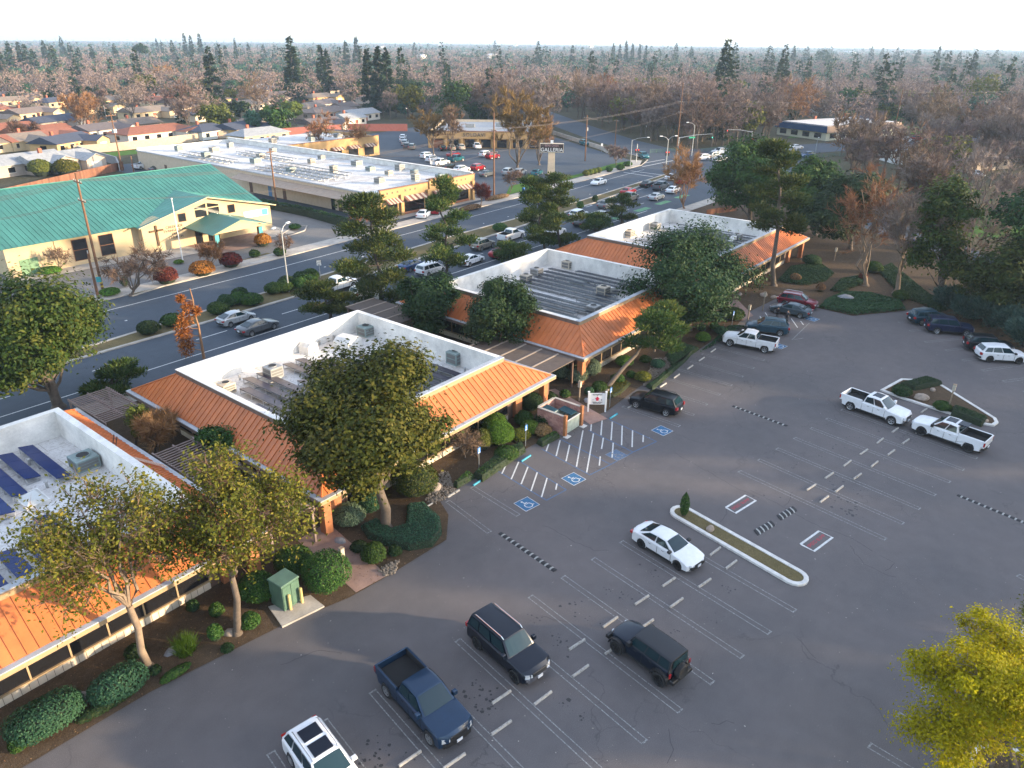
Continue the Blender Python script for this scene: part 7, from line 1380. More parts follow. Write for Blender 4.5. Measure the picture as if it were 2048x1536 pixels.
# ------------------------------------------------------------------ moving and waiting cars
SGp = 'cars on the main street'; COLS = dict(w=(.72,.73,.74), s=(.42,.44,.45), k=(.01,.012,.016), g=(.12,.13,.14), b=(.02,.06,.16), r=(.32,.012,.02), t=(.02,.14,.17), n=(.3,.27,.22), c=(.5,.46,.38))
def lane_car(px, kind, col, label, heading=0.03, cat='car', group=SGp, full=False, **kw):
    vehicle({'pickup':'pickup_truck','sedan':'sedan_car','fastback':'sedan_car'}.get(kind,'suv_car'), kind, COLS[col], G(*px), heading, label, group, cat, full=full, **kw)
for px, kd, c, lab in [((474,645),'fastback','s','silver hatchback in the inner lane beside the dark sedan'),((517,662),'sedan','g','dark grey sedan in the kerb lane with lit-looking red tail lamp'),((676,580),'pickup','w','white pickup in the inner lane behind the low pine'),((735,592),'minivan','c','champagne minivan in the kerb lane by the broad pine'),((862,547),'minivan','w','white van half hidden by the broad pine'),((826,538),'sedan','b','blue car half hidden between the pines'),((942,527),'sedan','w','white sedan in the kerb lane right of the narrow pine'),((965,497),'suv','n','tan SUV with dark rear in the inner lane'),((1003,512),'sedan','r','car mostly hidden behind the low pine at the kerb'),((1022,479),'pickup','w','white pickup in the inner lane left of the round-topped pines'),((1110,471),'suv','w','white SUV glimpsed under the round-topped pines'),
   ((1157,436),'suv','w','white boxy SUV right of the round-topped pines'),((1166,451),'sedan','k','black and white car in the kerb lane by the small pine'),((1212,415),'sedan','g','dark sedan beside the painted turn arrow'),((1204,437),'fastback','s','pale sedan between the two small pines'),((1256,388),'sedan','r','red sedan in the inner queue near the crossroads'),((1258,402),'pickup','g','dark vehicle right of the slightly taller small pine'),((1294,373),'sedan','k','black sedan at the median near the crossroads'),((1321,379),'pickup','g','grey pickup in the queue near the crossroads'),((1312,399),'sedan','s','silver sedan in the kerb lane of the queue'),((1343,359),'sedan','w','white sedan at the median tip'),((1346,385),'sedan','w','white sedan beside the slim reddish bare tree'),((1365,368),'suv','r','reddish SUV behind the slim bare tree')]: lane_car(px, kd, c, lab, .03 if px[0] < 900 else .08, full=px[0] < 1000)
lane_car((1197,369), 'sedan', 'w', 'white sedan alone on the far carriageway', math.pi+.05)
XG = 'cars around the crossroads'
for px, kd, c, lab, h in [((1169,290),'suv','t','teal car on the cross street before the crossroads',-2.1),((1287,316),'suv','t','teal SUV turning at the crossroads',-2.3),((1403,320),'suv','w','white SUV waiting at the crossroads, left of three',2.75),((1424,316),'suv','s','silver SUV waiting at the crossroads, middle of three',2.75),((1440,322),'sedan','w','white sedan waiting at the crossroads, right of three',2.75),((1440,308),'pickup','w','white pickup behind the waiting cars',2.75),((1482,308),'suv','t','green car partly behind the big evergreen',2.75),((1578,304),'suv','s','silver SUV on the avenue beside the blue-roofed office',-.5),((1592,298),'sedan','w','white sedan ahead of the silver SUV on the avenue',-.5),((1613,315),'suv','b','dark blue SUV on the avenue behind the evergreens',2.7),((1832,497),'sedan','b','blue car on the creek-side street behind the bare trees',-2.3),((1952,352),'sedan','s','silver car parked by the hipped house at right',-2.4)]: lane_car(px, kd, c, lab, h, group=XG)
AG = 'cars parked along the avenue'
for i, (px, c) in enumerate([((1690,287),'k'),((1712,288),'s'),((1732,286),'w'),((1752,288),'s'),((1768,284),'w'),((1775,288),'w'),((1798,287),'b'),((1812,284),'w'),((1830,282),'r'),((1870,276),'w')]): lane_car(px, ['sedan','suv','pickup'][i%3], c, f'{ {"k":"black","s":"silver","w":"white","b":"blue","r":"red"}[c]} car parked along the avenue, {ORD[i]} from the blue-roofed office', -.5, group=AG)
GG = 'cars in the shopping centre lot'
for px, kd, c, lab, h in [((806,279),'suv','w','white SUV farthest along the side wall of the SOLDAVI shop',.7),((806,284),'sedan','s','silver sedan, second along the side wall of the shop',.7),((810,290),'suv','s','silver SUV, third along the side wall of the shop',.7),((814,296),'suv','g','grey SUV, fourth along the side wall of the shop',.7),((824,298),'suv','g','dark grey SUV nearest, along the side wall of the shop',.7),((885,301),'suv','k','black SUV parked before the shop, leftmost',.93),((903,300),'suv','n','tan-grey SUV parked before the shop',.93),((922,299),'suv','c','champagne SUV parked before the shop',.93),((953,297),'pickup','w','white pickup parked before the shop, rightmost',.93),
   ((855,316),'suv','w','white SUV, uppermost of the three white vehicles in mid lot',0),((866,323),'suv','w','white SUV, middle of the three white vehicles in mid lot',0),((881,331),'pickup','w','white pickup, lowest of the three white vehicles in mid lot',0),((912,323),'pickup','t','dark teal pickup beside the white pickup in mid lot',.15),((907,313),'sedan','r','red car behind the dark teal pickup',.1),((900,338),'sedan','k','dark car with red tail near the white mall roof edge',0),((924,344),'suv','w','white SUV beside the long white mall roof edge',0),((956,340),'suv','r','red SUV at the end of the lot row',.15),((974,352),'sedan','g','dark sedan at the lawn corner near the utility pole',0),((972,313),'suv','w','white SUV beside the red one in the upper lot',0),((985,317),'suv','r','dark red SUV beside the white one in the upper lot',0),((1017,349),'suv','s','silver SUV left of the big vase-shaped tree',.3),((1040,350),'suv','s','silver SUV right of the big vase-shaped tree',.3),((1073,350),'sedan','t','teal car near the GALLERIA sign',.3),
   ((848,434),'sedan','w','white sedan turning out of the shopping centre drive',.5),((873,426),'sedan','r','red car by the striped awnings',.5),((290,337),'pickup','w','white work truck behind the shopping centre',.2),((318,342),'sedan','g','dark car beside the white work truck',.2),((947,382),'sedan','s','silver car behind the maroon tree at the mall corner',.2)]: lane_car(px, kd, c, lab, h, group=GG)
HGp = 'cars parked at the houses'
for px, kd, c, lab in [((120,297),'suv','k','black SUV parked beside the yellow-walled house'),((365,214),'minivan','w','white van parked by the cream-gabled house'),((335,216),'sedan','s','silver sedan near the cream-gabled house'),((1492,252),'suv','s','silver car in front of the white-porched house')]: lane_car(px, kd, c, lab, .2, group=HGp)

# ------------------------------------------------------------------ poles, lamps, signals
POLEW = M('pole_wood', (.17,.085,.045), .9, var=.3, scale=2); INSU = M('insulator', (.4,.4,.38), .3, var=0); YELR = M('pole_yellow', (.55,.38,.05), .7, var=.1); WIRE = M('wire', (.12,.1,.09), .6, .2, var=0); SIGG = M('signal_black', (.015,.02,.016), .5, var=0); GSIGN = M('street_sign_green', (.01,.28,.16), .5, var=0)
RDL = M('signal_red_lit', (.5,.02,.02), .4, var=0, emit=((1,.05,.03), .5)); GRL = M('signal_green_lit', (.02,.4,.25), .4, var=0, emit=((.1,1,.6), .5))
def upole(base, top, label, arms=((.93,2.6),(.78,2.4)), rz=0., tilt=True, cans=0, band=False):
    g = G(*base); h = HT(base, top); ppm = F_PX/math.hypot(math.hypot(*g), 20); r = Vector((RT[0], RT[1])).normalized(); lean = ((top[0]-base[0])/ppm)
    # image poles lean with the lens; keep them upright unless clearly tilted
    t = thing('utility_pole', label, 'utility pole', (*g, 0), 0, 'wooden utility poles'); part('pole', MB().tube([(0,0,-.1),(0,0,h)], [.2,.12], 8), POLEW, t, smooth=50); ca, sa = math.cos(rz), math.sin(rz); out = []
    for f, w in arms:
        z = h*f; part('crossarm', MB().obox((ca*0-.16*-sa*0, 0), (ca*w/2, sa*w/2), (-sa*.06, ca*.06), z-.07, z+.07), POLEW, t)
        for q in (-.45,-.18,.18,.45): part('insulator', MB().cyl(ca*w*q, sa*w*q, z+.07, z+.25, .05, n=6), INSU, t); out.append((g[0]+ca*w*q, g[1]+sa*w*q, z+.22))
    for k in range(cans): a = 2.1*k; part('transformer', MB().cyl(.38*math.cos(a), .38*math.sin(a), h*.66, h*.66+.9, .24, n=10), STEEL, t)
    if band: 
        for k in range(3): part('band', MB().cyl(0,0,.4+.5*k,.62+.5*k,.215,n=8), YELR, t)
    return g, h, out
def wire(a, b, sag, label, n=14, r=.014):
    a, b = Vector(a), Vector(b); pts = [tuple(a.lerp(b, k/n)-Vector((0,0,sag*4*(k/n)*(1-k/n)))-a) for k in range(n+1)]; single('power_line', MB().tube(pts, r, 4), WIRE, label, 'power line', 'overhead wires', tuple(a))
P1 = upole((207,587),(165,345),'tall wooden utility pole with yellow bands in front of the church', rz=1.5, band=True)
P2 = upole((988,397),(985,225),'tall wooden utility pole at the shopping centre kerb', ((.8,1.6),(.55,2.2)), 1.4, band=False)
P3 = upole((1352,312),(1365,165),'tallest utility pole at the crossroads', ((.74,3),(.6,2.4)), 1.0)
P4 = upole((553,407),(545,297),'utility pole beside the blank side wall of the shopping centre', ((.94,2.2),), .3)
P5 = upole((245,342),(222,225),'utility pole with transformers behind the church roof', ((.95,3),(.85,2.6)), .3, cans=3)
P6 = upole((1780,300),(1800,175),'utility pole standing by the avenue parking', ((.92,2.4),(.7,2.)), 1.2, cans=1)
P7 = upole((1170,322),(1172,230),'utility pole by the creek wood before the crossroads', ((.93,2.4),), 1.3, cans=1)
P8 = upole((1230,290),(1225,238),'short utility pole at the edge of the creek wood', ((.93,2.2),), 1.3)
P9 = upole((268,345),(262,312),'short wooden stub pole near the white work truck', (), 0)
P10 = upole((197,597),(172,504),'short wooden pole leaning beside the banded pole', ((.97,1.0),), 1.2)
PL = (G(-260,640)[0], 104.5, 13.8)
names = ['topmost','second','third','lowest']
for k in range(4): wire((PL[0], PL[1]+(k-1.5)*.8, 13.9), P1[2][k], 1.2, f'overhead wire leaving the left edge to the banded pole, {names[k]} of the upper four'); wire(P1[2][k], P2[2][k], 1.8, f'overhead wire crossing before the green church roof, {names[k]} of the upper four', 24); wire(P2[2][k], P3[2][k], 1.0, f'overhead wire from the mall kerb pole to the crossroads pole, {names[k]} of the upper four')
for k in range(2): wire(P1[2][4+k], P2[2][4+k], 2.2, f'overhead wire crossing before the church front, {["upper","lower"][k]} of the low pair', 24); wire(P2[2][4+k], P3[2][4+k], 1.2, f'overhead wire above the shopping centre lot, {["upper","lower"][k]} of the low pair'); wire((PL[0], PL[1]+k, 11.8), P1[2][4+k], 1.2, f'low wire leaving the left edge, {["upper","lower"][k]} of the pair')
for k in range(3): wire(P3[2][k], P6[2][k], 1.5, f'overhead wire from the crossroads to the avenue pole, {names[k]} of three'); wire(P6[2][k], (430, 10+k, 17), 1.5, f'overhead wire from the avenue pole off to the right, {names[k]} of three')
for k in range(2): wire(P7[2][k], P8[2][k], .5, f'short overhead wire along the creek wood, {["upper","lower"][k]} one'); wire(P2[2][4+k], P4[2][k], 1., f'service wire from the mall kerb pole to the side wall pole, {["upper","lower"][k]} one')
def street_light(base, h, label, arms=(1,), rz=0., L=2.2):
    t = thing('street_lamp', label, 'street lamp', (*G(*base), 0), rz, 'street lamps'); part('pole', MB().tube([(0,0,0),(0,0,h*.92)], [.11,.07], 8), STEEL, t, smooth=40)
    for s in arms: a = part('arm', MB().tube([(0,0,h*.9),(s*L*.4,0,h*.97),(s*L,0,h)], .045, 6), STEEL, t, smooth=40); part('lamp_head', MB().bbox(min(s*L-.1*s,s*(L+.6)),max(s*L-.1*s,s*(L+.6)),-.14,.14,h-.08,h+.08,.05), SIGN_W, a)
street_light((578,585), 8.9, 'double-armed street lamp on the median before the church', (1,-1), .4, 1.4); street_light((1330,352), 9.6, 'double-armed street lamp at the median tip by the crossroads', (1,-1), -.6, 1.8); street_light((1083,265), 9, 'street lamp by the cross street bend', (1,), -.8); street_light((1260,338), 8, 'street lamp with long arm at the corner lawn', (1,), -.8, 4); street_light((1383,312), 9.5, 'street lamp behind the crossroads signal', (-1,), -.6); street_light((213,238), 9, 'street lamp among the left houses', (-1,), 0)
street_light((1630,310), 5, 'small lamp post on the avenue', (1,), 0, .4)
def signal(base, label, arm=None, h=5.6, rz=0., green=True, heads=1, sign=False):
    t = thing('traffic_signal', label, 'traffic signal', (*G(*base), 0), rz, 'traffic signals at the crossroads'); part('pole', MB().cyl(0,0,0,h,.13,.1,8), STEEL, t, smooth=40)
    def head(x, z, red): 
        b = part('signal_head', MB().box(x-.2,x+.2,-.22,.1,z-1.1,z), SIGG, t); l = part('lens', MB().cyl(0,0,0,.04,.13,n=10), RDL if red else GRL, b); l.rotation_euler = (math.pi/2,0,0); l.location = (x,-.23,z-(.2 if red else .88))
        for q in ((.54,) if 1 else ()): part('dark_lens', MB().box(x-.12,x+.12,-.24,-.221,z-q-.12,z-q+.12), BLK, b)
    head(-.35, 3.6, not green); head(.4, 3.6, True)
    if arm: part('mast_arm', MB().tube([(0,0,h-.2),(arm*.5,0,h+.5),(arm,0,h+.7)], [.09,.07,.05], 6), STEEL, t, smooth=40); head(arm, h+.6, not green)
    if sign: part('street_sign', MB().box(arm*.3,arm*.3+1.9,-.05,.05,h-.4,h+.05), GSIGN, t)
signal((1354,318), 'traffic signal with long mast arm and green street sign', 10.5, 6., -.62, True, sign=True); signal((1272,325), 'traffic signal at the corner lawn, red lamp', 0, 5., -.62, False); signal((1332,330), 'traffic signal head below the double lamp', 0, 4.2, -.62, False); signal((1500,300), 'traffic signal with mast arm behind the big evergreen', -9, 5.6, -.62, False)
def post_sign(px, label, txt, h=2.6, w=.6, hh=.75, face=(-.7,-.7,0), mat=None, ink=None):
    t = thing('road_sign', label, 'road sign', (*G(*px), .05), 0, 'road signs'); part('post', MB().cyl(0,0,0,h,.035,n=6), STEEL, t); f = Vector(face).normalized(); s = Vector((-f.y, f.x, 0))
    part('plate', MB().obox((f.x*.06, f.y*.06), (s.x*w/2, s.y*w/2), (f.x*.012, f.y*.012), h-hh, h), mat or SIGN_W, t)
    if txt: lettering(txt, .3, ink or INK, t, (f.x*.085, f.y*.085, h-hh/2), tuple(f), depth=.004)
post_sign((641,557), 'white speed limit sign on the median before the pines', 'SPEED\nLIMIT\n45'.replace('\n','\n')); post_sign((755,628), 'white sign at the kerb below the broad pine', '', 2.6); post_sign((205,590), 'small blue and white sign at the banded pole', '', 2.4, .6, .7, mat=TEALS); post_sign((1292,268), 'white road sign by the creek wood', '', 3); post_sign((1203,305), 'white sign on the creek wood verge', '', 2.6); post_sign((863,342), 'white sign on the shopping centre lawn', '', 2.4)
t = thing('mail_box', 'blue collection box at the shopping centre drive', 'mail box', (*G(1048,390), 0)); part('box', MB().box(-.35,.35,-.3,.3,.25,1.3).cyl(0,0,1.3,1.31,.1), SIGN_B, t); part('dome', MB().loft([[(x, .3*math.cos(a), 1.3+.3*math.sin(a)) for a in [k*math.pi/6 for k in range(7)]] for x in (-.35,.35)]), SIGN_B, t); part('legs', MB().box(-.33,-.25,-.25,.25,0,.25).box(.25,.33,-.25,.25,0,.25), SIGN_B, t)
# creek wall and bridge rails
long_wall([(178,128),(186,126),(197,121),(203,127),(228,164)][2:], 1.1, .25, 'retaining_wall', 'pale low wall between shopping centre lot and cross street', 'wall', CONC)
RAILG = M('bridge_rail_green', (.06,.13,.09), .6, var=.15)
def railing(pts, label, mat=None, h=1.1):
    a = pts[0]; t = thing('railing', label, 'railing', (*a, 0), 0, 'bridge railings'); Q = [(p[0]-a[0], p[1]-a[1]) for p in pts]
    for z in (.35,.7,h): part('rail', MB().tube([(*q, z) for q in Q], .05, 5), mat or RAILG, t)
    for p, q in zip(Q, Q[1:]):
        n = max(1, int(math.hypot(q[0]-p[0], q[1]-p[1])/2.2))
        for k in range(n+1): x, y = p[0]+(q[0]-p[0])*k/n, p[1]+(q[1]-p[1])*k/n; part('baluster', MB().box(x-.05,x+.05,y-.05,y+.05,0,h), mat or RAILG, t)
railing([G(1300,307),G(1350,304)], 'dark bridge railing at the edge of the creek wood'); railing([G(1402,305),G(1520,292)], 'green bridge railing beyond the waiting cars'); railing([G(1575,322),G(1690,312)], 'dark railing along the avenue behind the evergreens')
t = thing('garden_fence', 'orange-brown low fence behind the farthest white parapet', 'fence', (*G(1412,432), 0), -.3)
for k in range(14): part('board', MB().box(k*.62,k*.62+.6,-.02,.02,.1,1.2), FENCE[k%3], t)
# ------------------------------------------------------------------ trees around church and shopping centre
TG = 'trees along the main street'
for a in [((262,592),(205,478,345,590),'bare','spreading leafless tree before the church windows',dict(n=2600,tl=.9,tw=.03,vase=.9,up=.2,tr=.2)),((420,540),(392,475,455,535),'bare','small rusty leafless tree on the church verge',dict(n=2600,tl=.6,tw=.03,leaf=TWIG_O,tr=.1)),((120,545),(98,490,140,540),'bare','thin leafless tree by the green church doors',dict(n=700,tl=.6,tw=.025,tr=.08)),((570,510),(545,465,590,508),'bare','thin leafless tree at the church driveway',dict(n=800,tl=.6,tw=.025,tr=.08)),
   ((1035,340),(972,165,1102,335),'bare','large vase-shaped tree with yellowish twigs beside the GALLERIA sign',dict(n=9000,tl=1.3,tw=.05,leaf=TWIG_Y,tr=.4,up=1.0,vase=.8)),((1078,330),(1055,215,1105,330),'bare','bare tree just behind the GALLERIA sign',dict(n=2500,tl=1.3,tw=.045,tr=.3,up=1.,leaf=TWIG_O)),((868,316),(822,212,900,300),'bare','yellow-green twiggy tree left in front of the SOLDAVI shop',dict(n=3200,tl=1.1,tw=.05,leaf=TWIG_Y,tr=.25,up=1.)),((902,318),(880,218,928,300),'bare','brown twiggy tree right in front of the SOLDAVI shop',dict(n=2600,tl=1.2,tw=.045,tr=.22,up=1.)),((640,312),(610,225,672,305),'bare','leafless tree by the back wing of the shops, left of two',dict(n=2200,tl=1.1,tw=.05,tr=.2,leaf=TWIG_O)),((708,312),(682,235,740,305),'bare','leafless tree by the back wing of the shops, right of two',dict(n=2200,tl=1.1,tw=.05,tr=.2,leaf=TWIG_O)),
   ((962,412),(935,368,995,405),'bare','maroon leafless tree at the shopping centre corner',dict(n=2600,tl=.8,tw=.04,leaf=L_RED,tr=.12)),((905,395),(880,350,945,395),'bare','red-brown leafless tree before the striped awnings',dict(n=2600,tl=.8,tw=.04,leaf=TWIG,tr=.12)),((700,458),(670,400,790,450),'bare','orange-brown leafless tree behind the broad pine',dict(n=3600,tl=.9,tw=.045,leaf=TWIG_O,tr=.15)),((1232,330),(1200,290,1262,325),'bare','leafless maroon tree on the corner lawn',dict(n=2200,tl=.9,tw=.05,leaf=TWIG_M,tr=.15)),((1020,385),(1008,340,1050,380),'bare','small leafless tree at the mall drive island',dict(n=1200,tl=.8,tw=.04,tr=.1))]: tree(a[2], a[0], a[1], a[3], TG, **a[4])
for i, (px, w) in enumerate([((1172,352),1.8),((1181,350),1.6),((1189,348),1.6),((1197,346),1.5),((1218,344),1.8),((1240,340),2.2),((1255,333),2.4)]): shrub(px, w, 1.3, L_LIME if i < 4 else L_GRN, f'round clipped shrub on the corner lawn, {ORD[i]} from the left', 'round shrubs on the corner lawn', ls=.16)
for i, (px, w, h) in enumerate([((995,398),7,.8),((940,420),6,.9)]): shrub(px, w, h, L_DRY, ['low brown hedge by the mall kerb pole','low brown hedge before the maroon tree'][i], 'hedges at the shopping centre kerb', d=2., ls=.16)
for px, w, h, lf, lab in [((85,352),5,3.6,L_LIME,'yellow-green ball tree beside the low brown house'),((135,350),5.5,3.4,L_OLV,'olive ball tree beside the low brown house'),((1900,318),6,6,L_DARK,'dark round tree before the hipped house at right')]: shrub(px, w, h, lf, lab, 'ball-shaped trees at the houses', ls=.22)
# ------------------------------------------------------------------ far trees one can pick out
FG = 'tall conifers rising above the suburb'
def far_con(base, top, r, label, leaf=None, n=1500):
    g = G(*base); h = HT(base, top); _sd[0] += 1; rg = np.random.default_rng(_sd[0]); w, V, v = conifer(h, r, rg, n=n, ls=max(.8, h*.05), tr=.35); mk_tree('conifer_tree', label, w, V, v, BARK_D, leaf or L_CON, g, FG)
cons = [((592,205),(590,72),4.6,'tall broad redwood above the suburb, brownish and nearest the centre left'),((432,215),(426,92),4.2,'tall narrow conifer above the round eucalyptus'),((648,190),(632,90),3.4,'dark pointed conifer right of the tall redwood'),((660,195),(655,98),3.4,'dark pointed conifer, second right of the tall redwood'),((742,225),(740,97),3.4,'dark conifer, left of the trio above the shops'),((762,228),(760,93),3.6,'dark conifer, middle of the trio above the shops'),((778,230),(772,95),3.4,'dark conifer, right of the trio above the shops'),((695,140),(694,82),4,'conifer on the skyline left of the trio'),((716,140),(718,72),5,'broad conifer on the skyline left of the trio'),((1075,140),(1071,82),6,'isolated cedar standing in the mauve wood at centre'),((1144,137),(1144,90),4,'thin conifer right of the isolated cedar'),((1440,235),(1443,78),6,'tall dark redwood above the crossroads wood'),((1465,150),(1467,85),6,'conifer right behind the tall redwood'),((1532,165),(1535,92),7,'spreading cedar in the right-hand wood'),((1557,200),(1562,90),5,'tall conifer right of the spreading cedar'),((1582,140),(1582,90),4,'pointed conifer beyond the spreading cedar'),((1405,215),(1407,148),4,'dark green pointed tree at the crossroads wood'),((1870,140),(1872,92),3,'slim conifer on the right skyline'),((1885,170),(1888,100),5,'dark broad conifer at right'),((1935,180),(1938,98),3.5,'slim conifer cluster at far right'),((1985,140),(1987,98),7,'spreading cedar on the far right skyline'),((30,150),(28,82),4,'dark conifer at the left edge'),((50,150),(48,83),4,'dark conifer second from the left edge'),((75,155),(75,98),4,'dark conifer third from the left edge'),((97,135),(95,80),4,'pointed conifer on the left skyline'),((130,120),(132,72),5,'conifer top on the left skyline'),((375,120),(373,66),4,'conifer on the skyline above the long white roof, left'),((405,120),(412,66),4.5,'conifer on the skyline right of the long white roof'),((388,125),(386,70),4,'conifer between two skyline conifers'),((474,120),(473,76),3,'small pointed conifer left of the redwood'),((318,115),(313,76),3,'skyline conifer by the long white roof'),((328,118),(325,80),3,'second skyline conifer by the long white roof'),((1225,130),(1224,85),3,'conifer left end of the skyline row'),((1238,130),(1236,88),3,'conifer second in the skyline row'),((1250,130),(1250,80),3,'conifer third in the skyline row'),((1263,130),(1262,86),3,'conifer fourth in the skyline row'),((1277,130),(1277,88),3,'conifer fifth in the skyline row'),((1290,130),(1289,90),3,'conifer at the right end of the skyline row'),((205,235),(212,170),3,'small conifer among the left houses')]
for i, (x, y0, y1, r) in enumerate([(12,165,95,5),(62,150,88,4.5),(112,150,92,5),(148,135,84,5),(165,140,95,4.5),(190,135,92,4.5),(235,130,86,5),(350,128,80,5),(440,130,86,5),(455,128,90,4.5),(500,125,84,4.5),(530,130,88,4.5),(830,118,84,6),(990,112,80,6),(1350,125,86,6),(1380,130,92,6),(1610,132,92,6),(1640,130,95,6),(1740,125,92,6),(1760,128,96,6),(1790,130,94,6),(1830,140,98,6),(1910,150,104,6)]): cons.append(((x,y0),(x,y1),r,f'distant dark conifer breaking the skyline, {ORD[i] if i < 22 else "last"} from the left of the scattered ones'))
for i, (b, t_, r, lab) in enumerate(cons): far_con(b, t_, r*1.25, lab, n=2600 if i < 8 else 1300)
EG = 'evergreen trees among the houses'
for b, box, lab, lf in [((432,268),(392,195,466,265),'round eucalyptus with lobed crown beside the tall narrow conifer',L_LIME),((905,250),(860,140,947,248),'big rounded bright green tree behind the SOLDAVI shop',L_GRN),((555,270),(520,205,582,266),'round green tree behind the reddish wall',L_GRN),((505,268),(488,218,525,264),'dark round tree left of the round green one',L_TEAL),((590,245),(560,195,602,240),'yellow willow-like tree behind the round green tree',L_LIME),((820,215),(785,142,850,215),'dark evergreen right of the conifer trio',L_DARK),((800,225),(720,205,770,245),'dark green bushes before the white two-gabled house',L_DARK),((970,245),(940,190,985,245),'dark evergreen right of the big rounded green tree',L_DARK),((250,200),(228,155,275,198),'dark evergreen among the left houses',L_TEAL),((200,225),(180,190,218,222),'green tree at the bare tree among the left houses',L_GRN),((120,165),(95,135,165,168),'dark spreading evergreen at upper left',L_TEAL),((1698,235),(1670,170,1725,228),'rounded green evergreen behind the blue-roofed office',L_GRN),((1640,205),(1630,180,1655,208),'small dark evergreen by the white-porched house',L_DARK),((1850,340),(1825,270,1880,345),'yellow-green tree by the white garden fence',L_LIME),((1470,235),(1425,170,1462,235),'dark evergreen left of the gabled house',L_DARK),((1655,140),(1632,92,1675,135),'round-topped dark tree in the right-hand wood',L_DARK),((1960,230),(1930,140,2000,225),'olive tree deep in the right-hand wood',L_OLV),((280,140),(268,85,300,108),'round green tree on the left skyline',L_DARK)]: tree('broad', b, box, lab, EG, 'evergreen_tree', leaf=lf, n=3400, ls=.55, nl=8, tr=.3, clump=14)
for b, box, lab, lf in [((165,268),(118,180,205,265),'large bare orange-brown tree among the left houses',TWIG_O),((325,175),(298,122,352,178),'rust-coloured leafless tree among the left houses',TWIG_O),((1590,262),(1545,150,1640,258),'big russet leafless tree left of the blue-roofed office',TWIG_O),((1740,310),(1685,215,1790,300),'reddish leafless tree before the blue-roofed office',TWIG_M),((1205,232),(1185,150,1235,235),'bare orange-lit tree at the edge of the creek wood',TWIG_O),((1530,255),(1505,185,1555,250),'bare tree by the gabled house',TWIG),((1310,260),(1280,165,1345,262),'dark bare tree with forking trunk in the creek wood',TWIG),((1450,270),(1400,190,1480,262),'wide bare tree behind the traffic signal',TWIG),((1905,330),(1880,240,1940,330),'pale leafless tree by the hipped house',TWIG_M),((2010,330),(1960,200,2060,330),'large grey leafless tree at the right edge',TWIG_M),((45,285),(15,240,75,285),'leafless tree before the red-brown roof at left',TWIG)]: tree('bare', b, box, lab, 'bare trees among the houses', leaf=lf, n=3600, tl=1.6, tw=.06, tr=.3)

# ------------------------------------------------------------------ the wood and suburb trees by the hundred
ROADS = [([(60,-45),(100,-12),(121,6),(136,18),(148,31),(168,50),(190,68),(206,84)], 9),([(205,100),(212,112),(226,136),(254,172),(298,225),(345,300)], 11),([(214,94),(232,89),(252,80),(282,66),(330,42),(420,0),(600,-90)], 13)]
rgh = random.Random(12); RC = ['red-brown','grey-brown','slate','tan','pale grey','dark brown']; WC = ['yellow','white','ochre','brown','grey','cream']
for row, (d0, n) in enumerate(((262,7),(300,8),(340,9),(385,9),(430,8),(490,8))):
    for k in range(n):
        az = math.atan2(FW[0], FW[1])+R_(-36+27*(k+.5)/n+rgh.uniform(-.8,.8)); dd = d0+rgh.uniform(-9,9); px = PX((math.sin(az)*dd, math.cos(az)*dd, 0)); q = np.array([math.sin(az)*dd, math.cos(az)*dd])
        if any(math.hypot(o.location.x-q[0], o.location.y-q[1]) < 17 for o in COL.objects if o.name.startswith('house')): continue
        rf_, wl_ = rgh.randrange(6), rgh.choice([0,0,1,2,5,5,3]); house(px, rgh.uniform(14,21), rgh.uniform(8,11), f'{WC[wl_]} house with {RC[rf_]} roof, {ORD[k]} from the left in the {ORD[row]} suburb row', rf_, wl_, rgh.uniform(-.2,.6), rgh.random() < .4, wing=rgh.random() < .5, chim=rgh.random() < .5, grp='houses of the far suburb')
hs = [(o.location.x, o.location.y) for o in COL.objects if o.name.startswith('house')]
HP = np.array(hs); HP = np.concatenate([HP, HP-unit(HP)*9, HP-unit(HP)*20])
def near_line(P, pts, w):
    d = np.full(len(P), 1e9)
    for a, b in zip(pts, pts[1:]):
        a, b = np.array(a), np.array(b); t = np.clip(((P-a)@(b-a))/((b-a)@(b-a)), 0, 1); d = np.minimum(d, np.linalg.norm(P-a-t[:,None]*(b-a), axis=1))
    return d < w
def free(P):
    x, y = P[:,0], P[:,1]; bad = (x < 236) & (y > 58) & (y < 104); bad |= (x < 92) & (y < 194) & (y > 50); bad |= (x > 80) & (x < 232) & (y >= 100) & (y < 222) & (y < 222+0*x) & ~((x > 205) & (y-120 < (x-203)*1.4-14)); bad |= (y < 66) & (x-y < 124)
    bad |= (x < 150) & (y > 190) & (y < 226)
    so_c = np.array([171,171])+np.array([.6,-.8])*18+np.array([.8,.6])*20; bad |= np.linalg.norm(P-so_c, axis=1) < 34
    bc = np.array([296,86]); bad |= np.linalg.norm(P-bc, axis=1) < 30; bad |= np.linalg.norm(P-np.array([285,66]), axis=1) < 20
    for pts, w in ROADS: bad |= near_line(P, pts, w)
    bad |= (np.linalg.norm(P[:,None]-HP[None], axis=2).min(1) < 9.5)
    return ~bad
AZ0 = math.atan2(FW[0], FW[1])
def wedge(n, r0, r1, rg, half=R_(41)):
    r = np.sqrt(rg.uniform(r0*r0, r1*r1, n)); a = AZ0+rg.uniform(-half, half, n); return np.stack([np.sin(a)*r, np.cos(a)*r], 1), a-AZ0, r
rg = np.random.default_rng(2024)
P, A, Rr = wedge(9000, 150, 620, rg); k = free(P); P, A, Rr = P[k], A[k], Rr[k]
wood = (A > -.06); keep = rg.uniform(0,1,len(P)) < np.where(wood, np.where((P[:,1] < 70) & (Rr < 300), .3, .72), np.where(Rr < 430, .13, .6)); P, A, Rr, wood = P[keep], A[keep], Rr[keep], wood[keep]
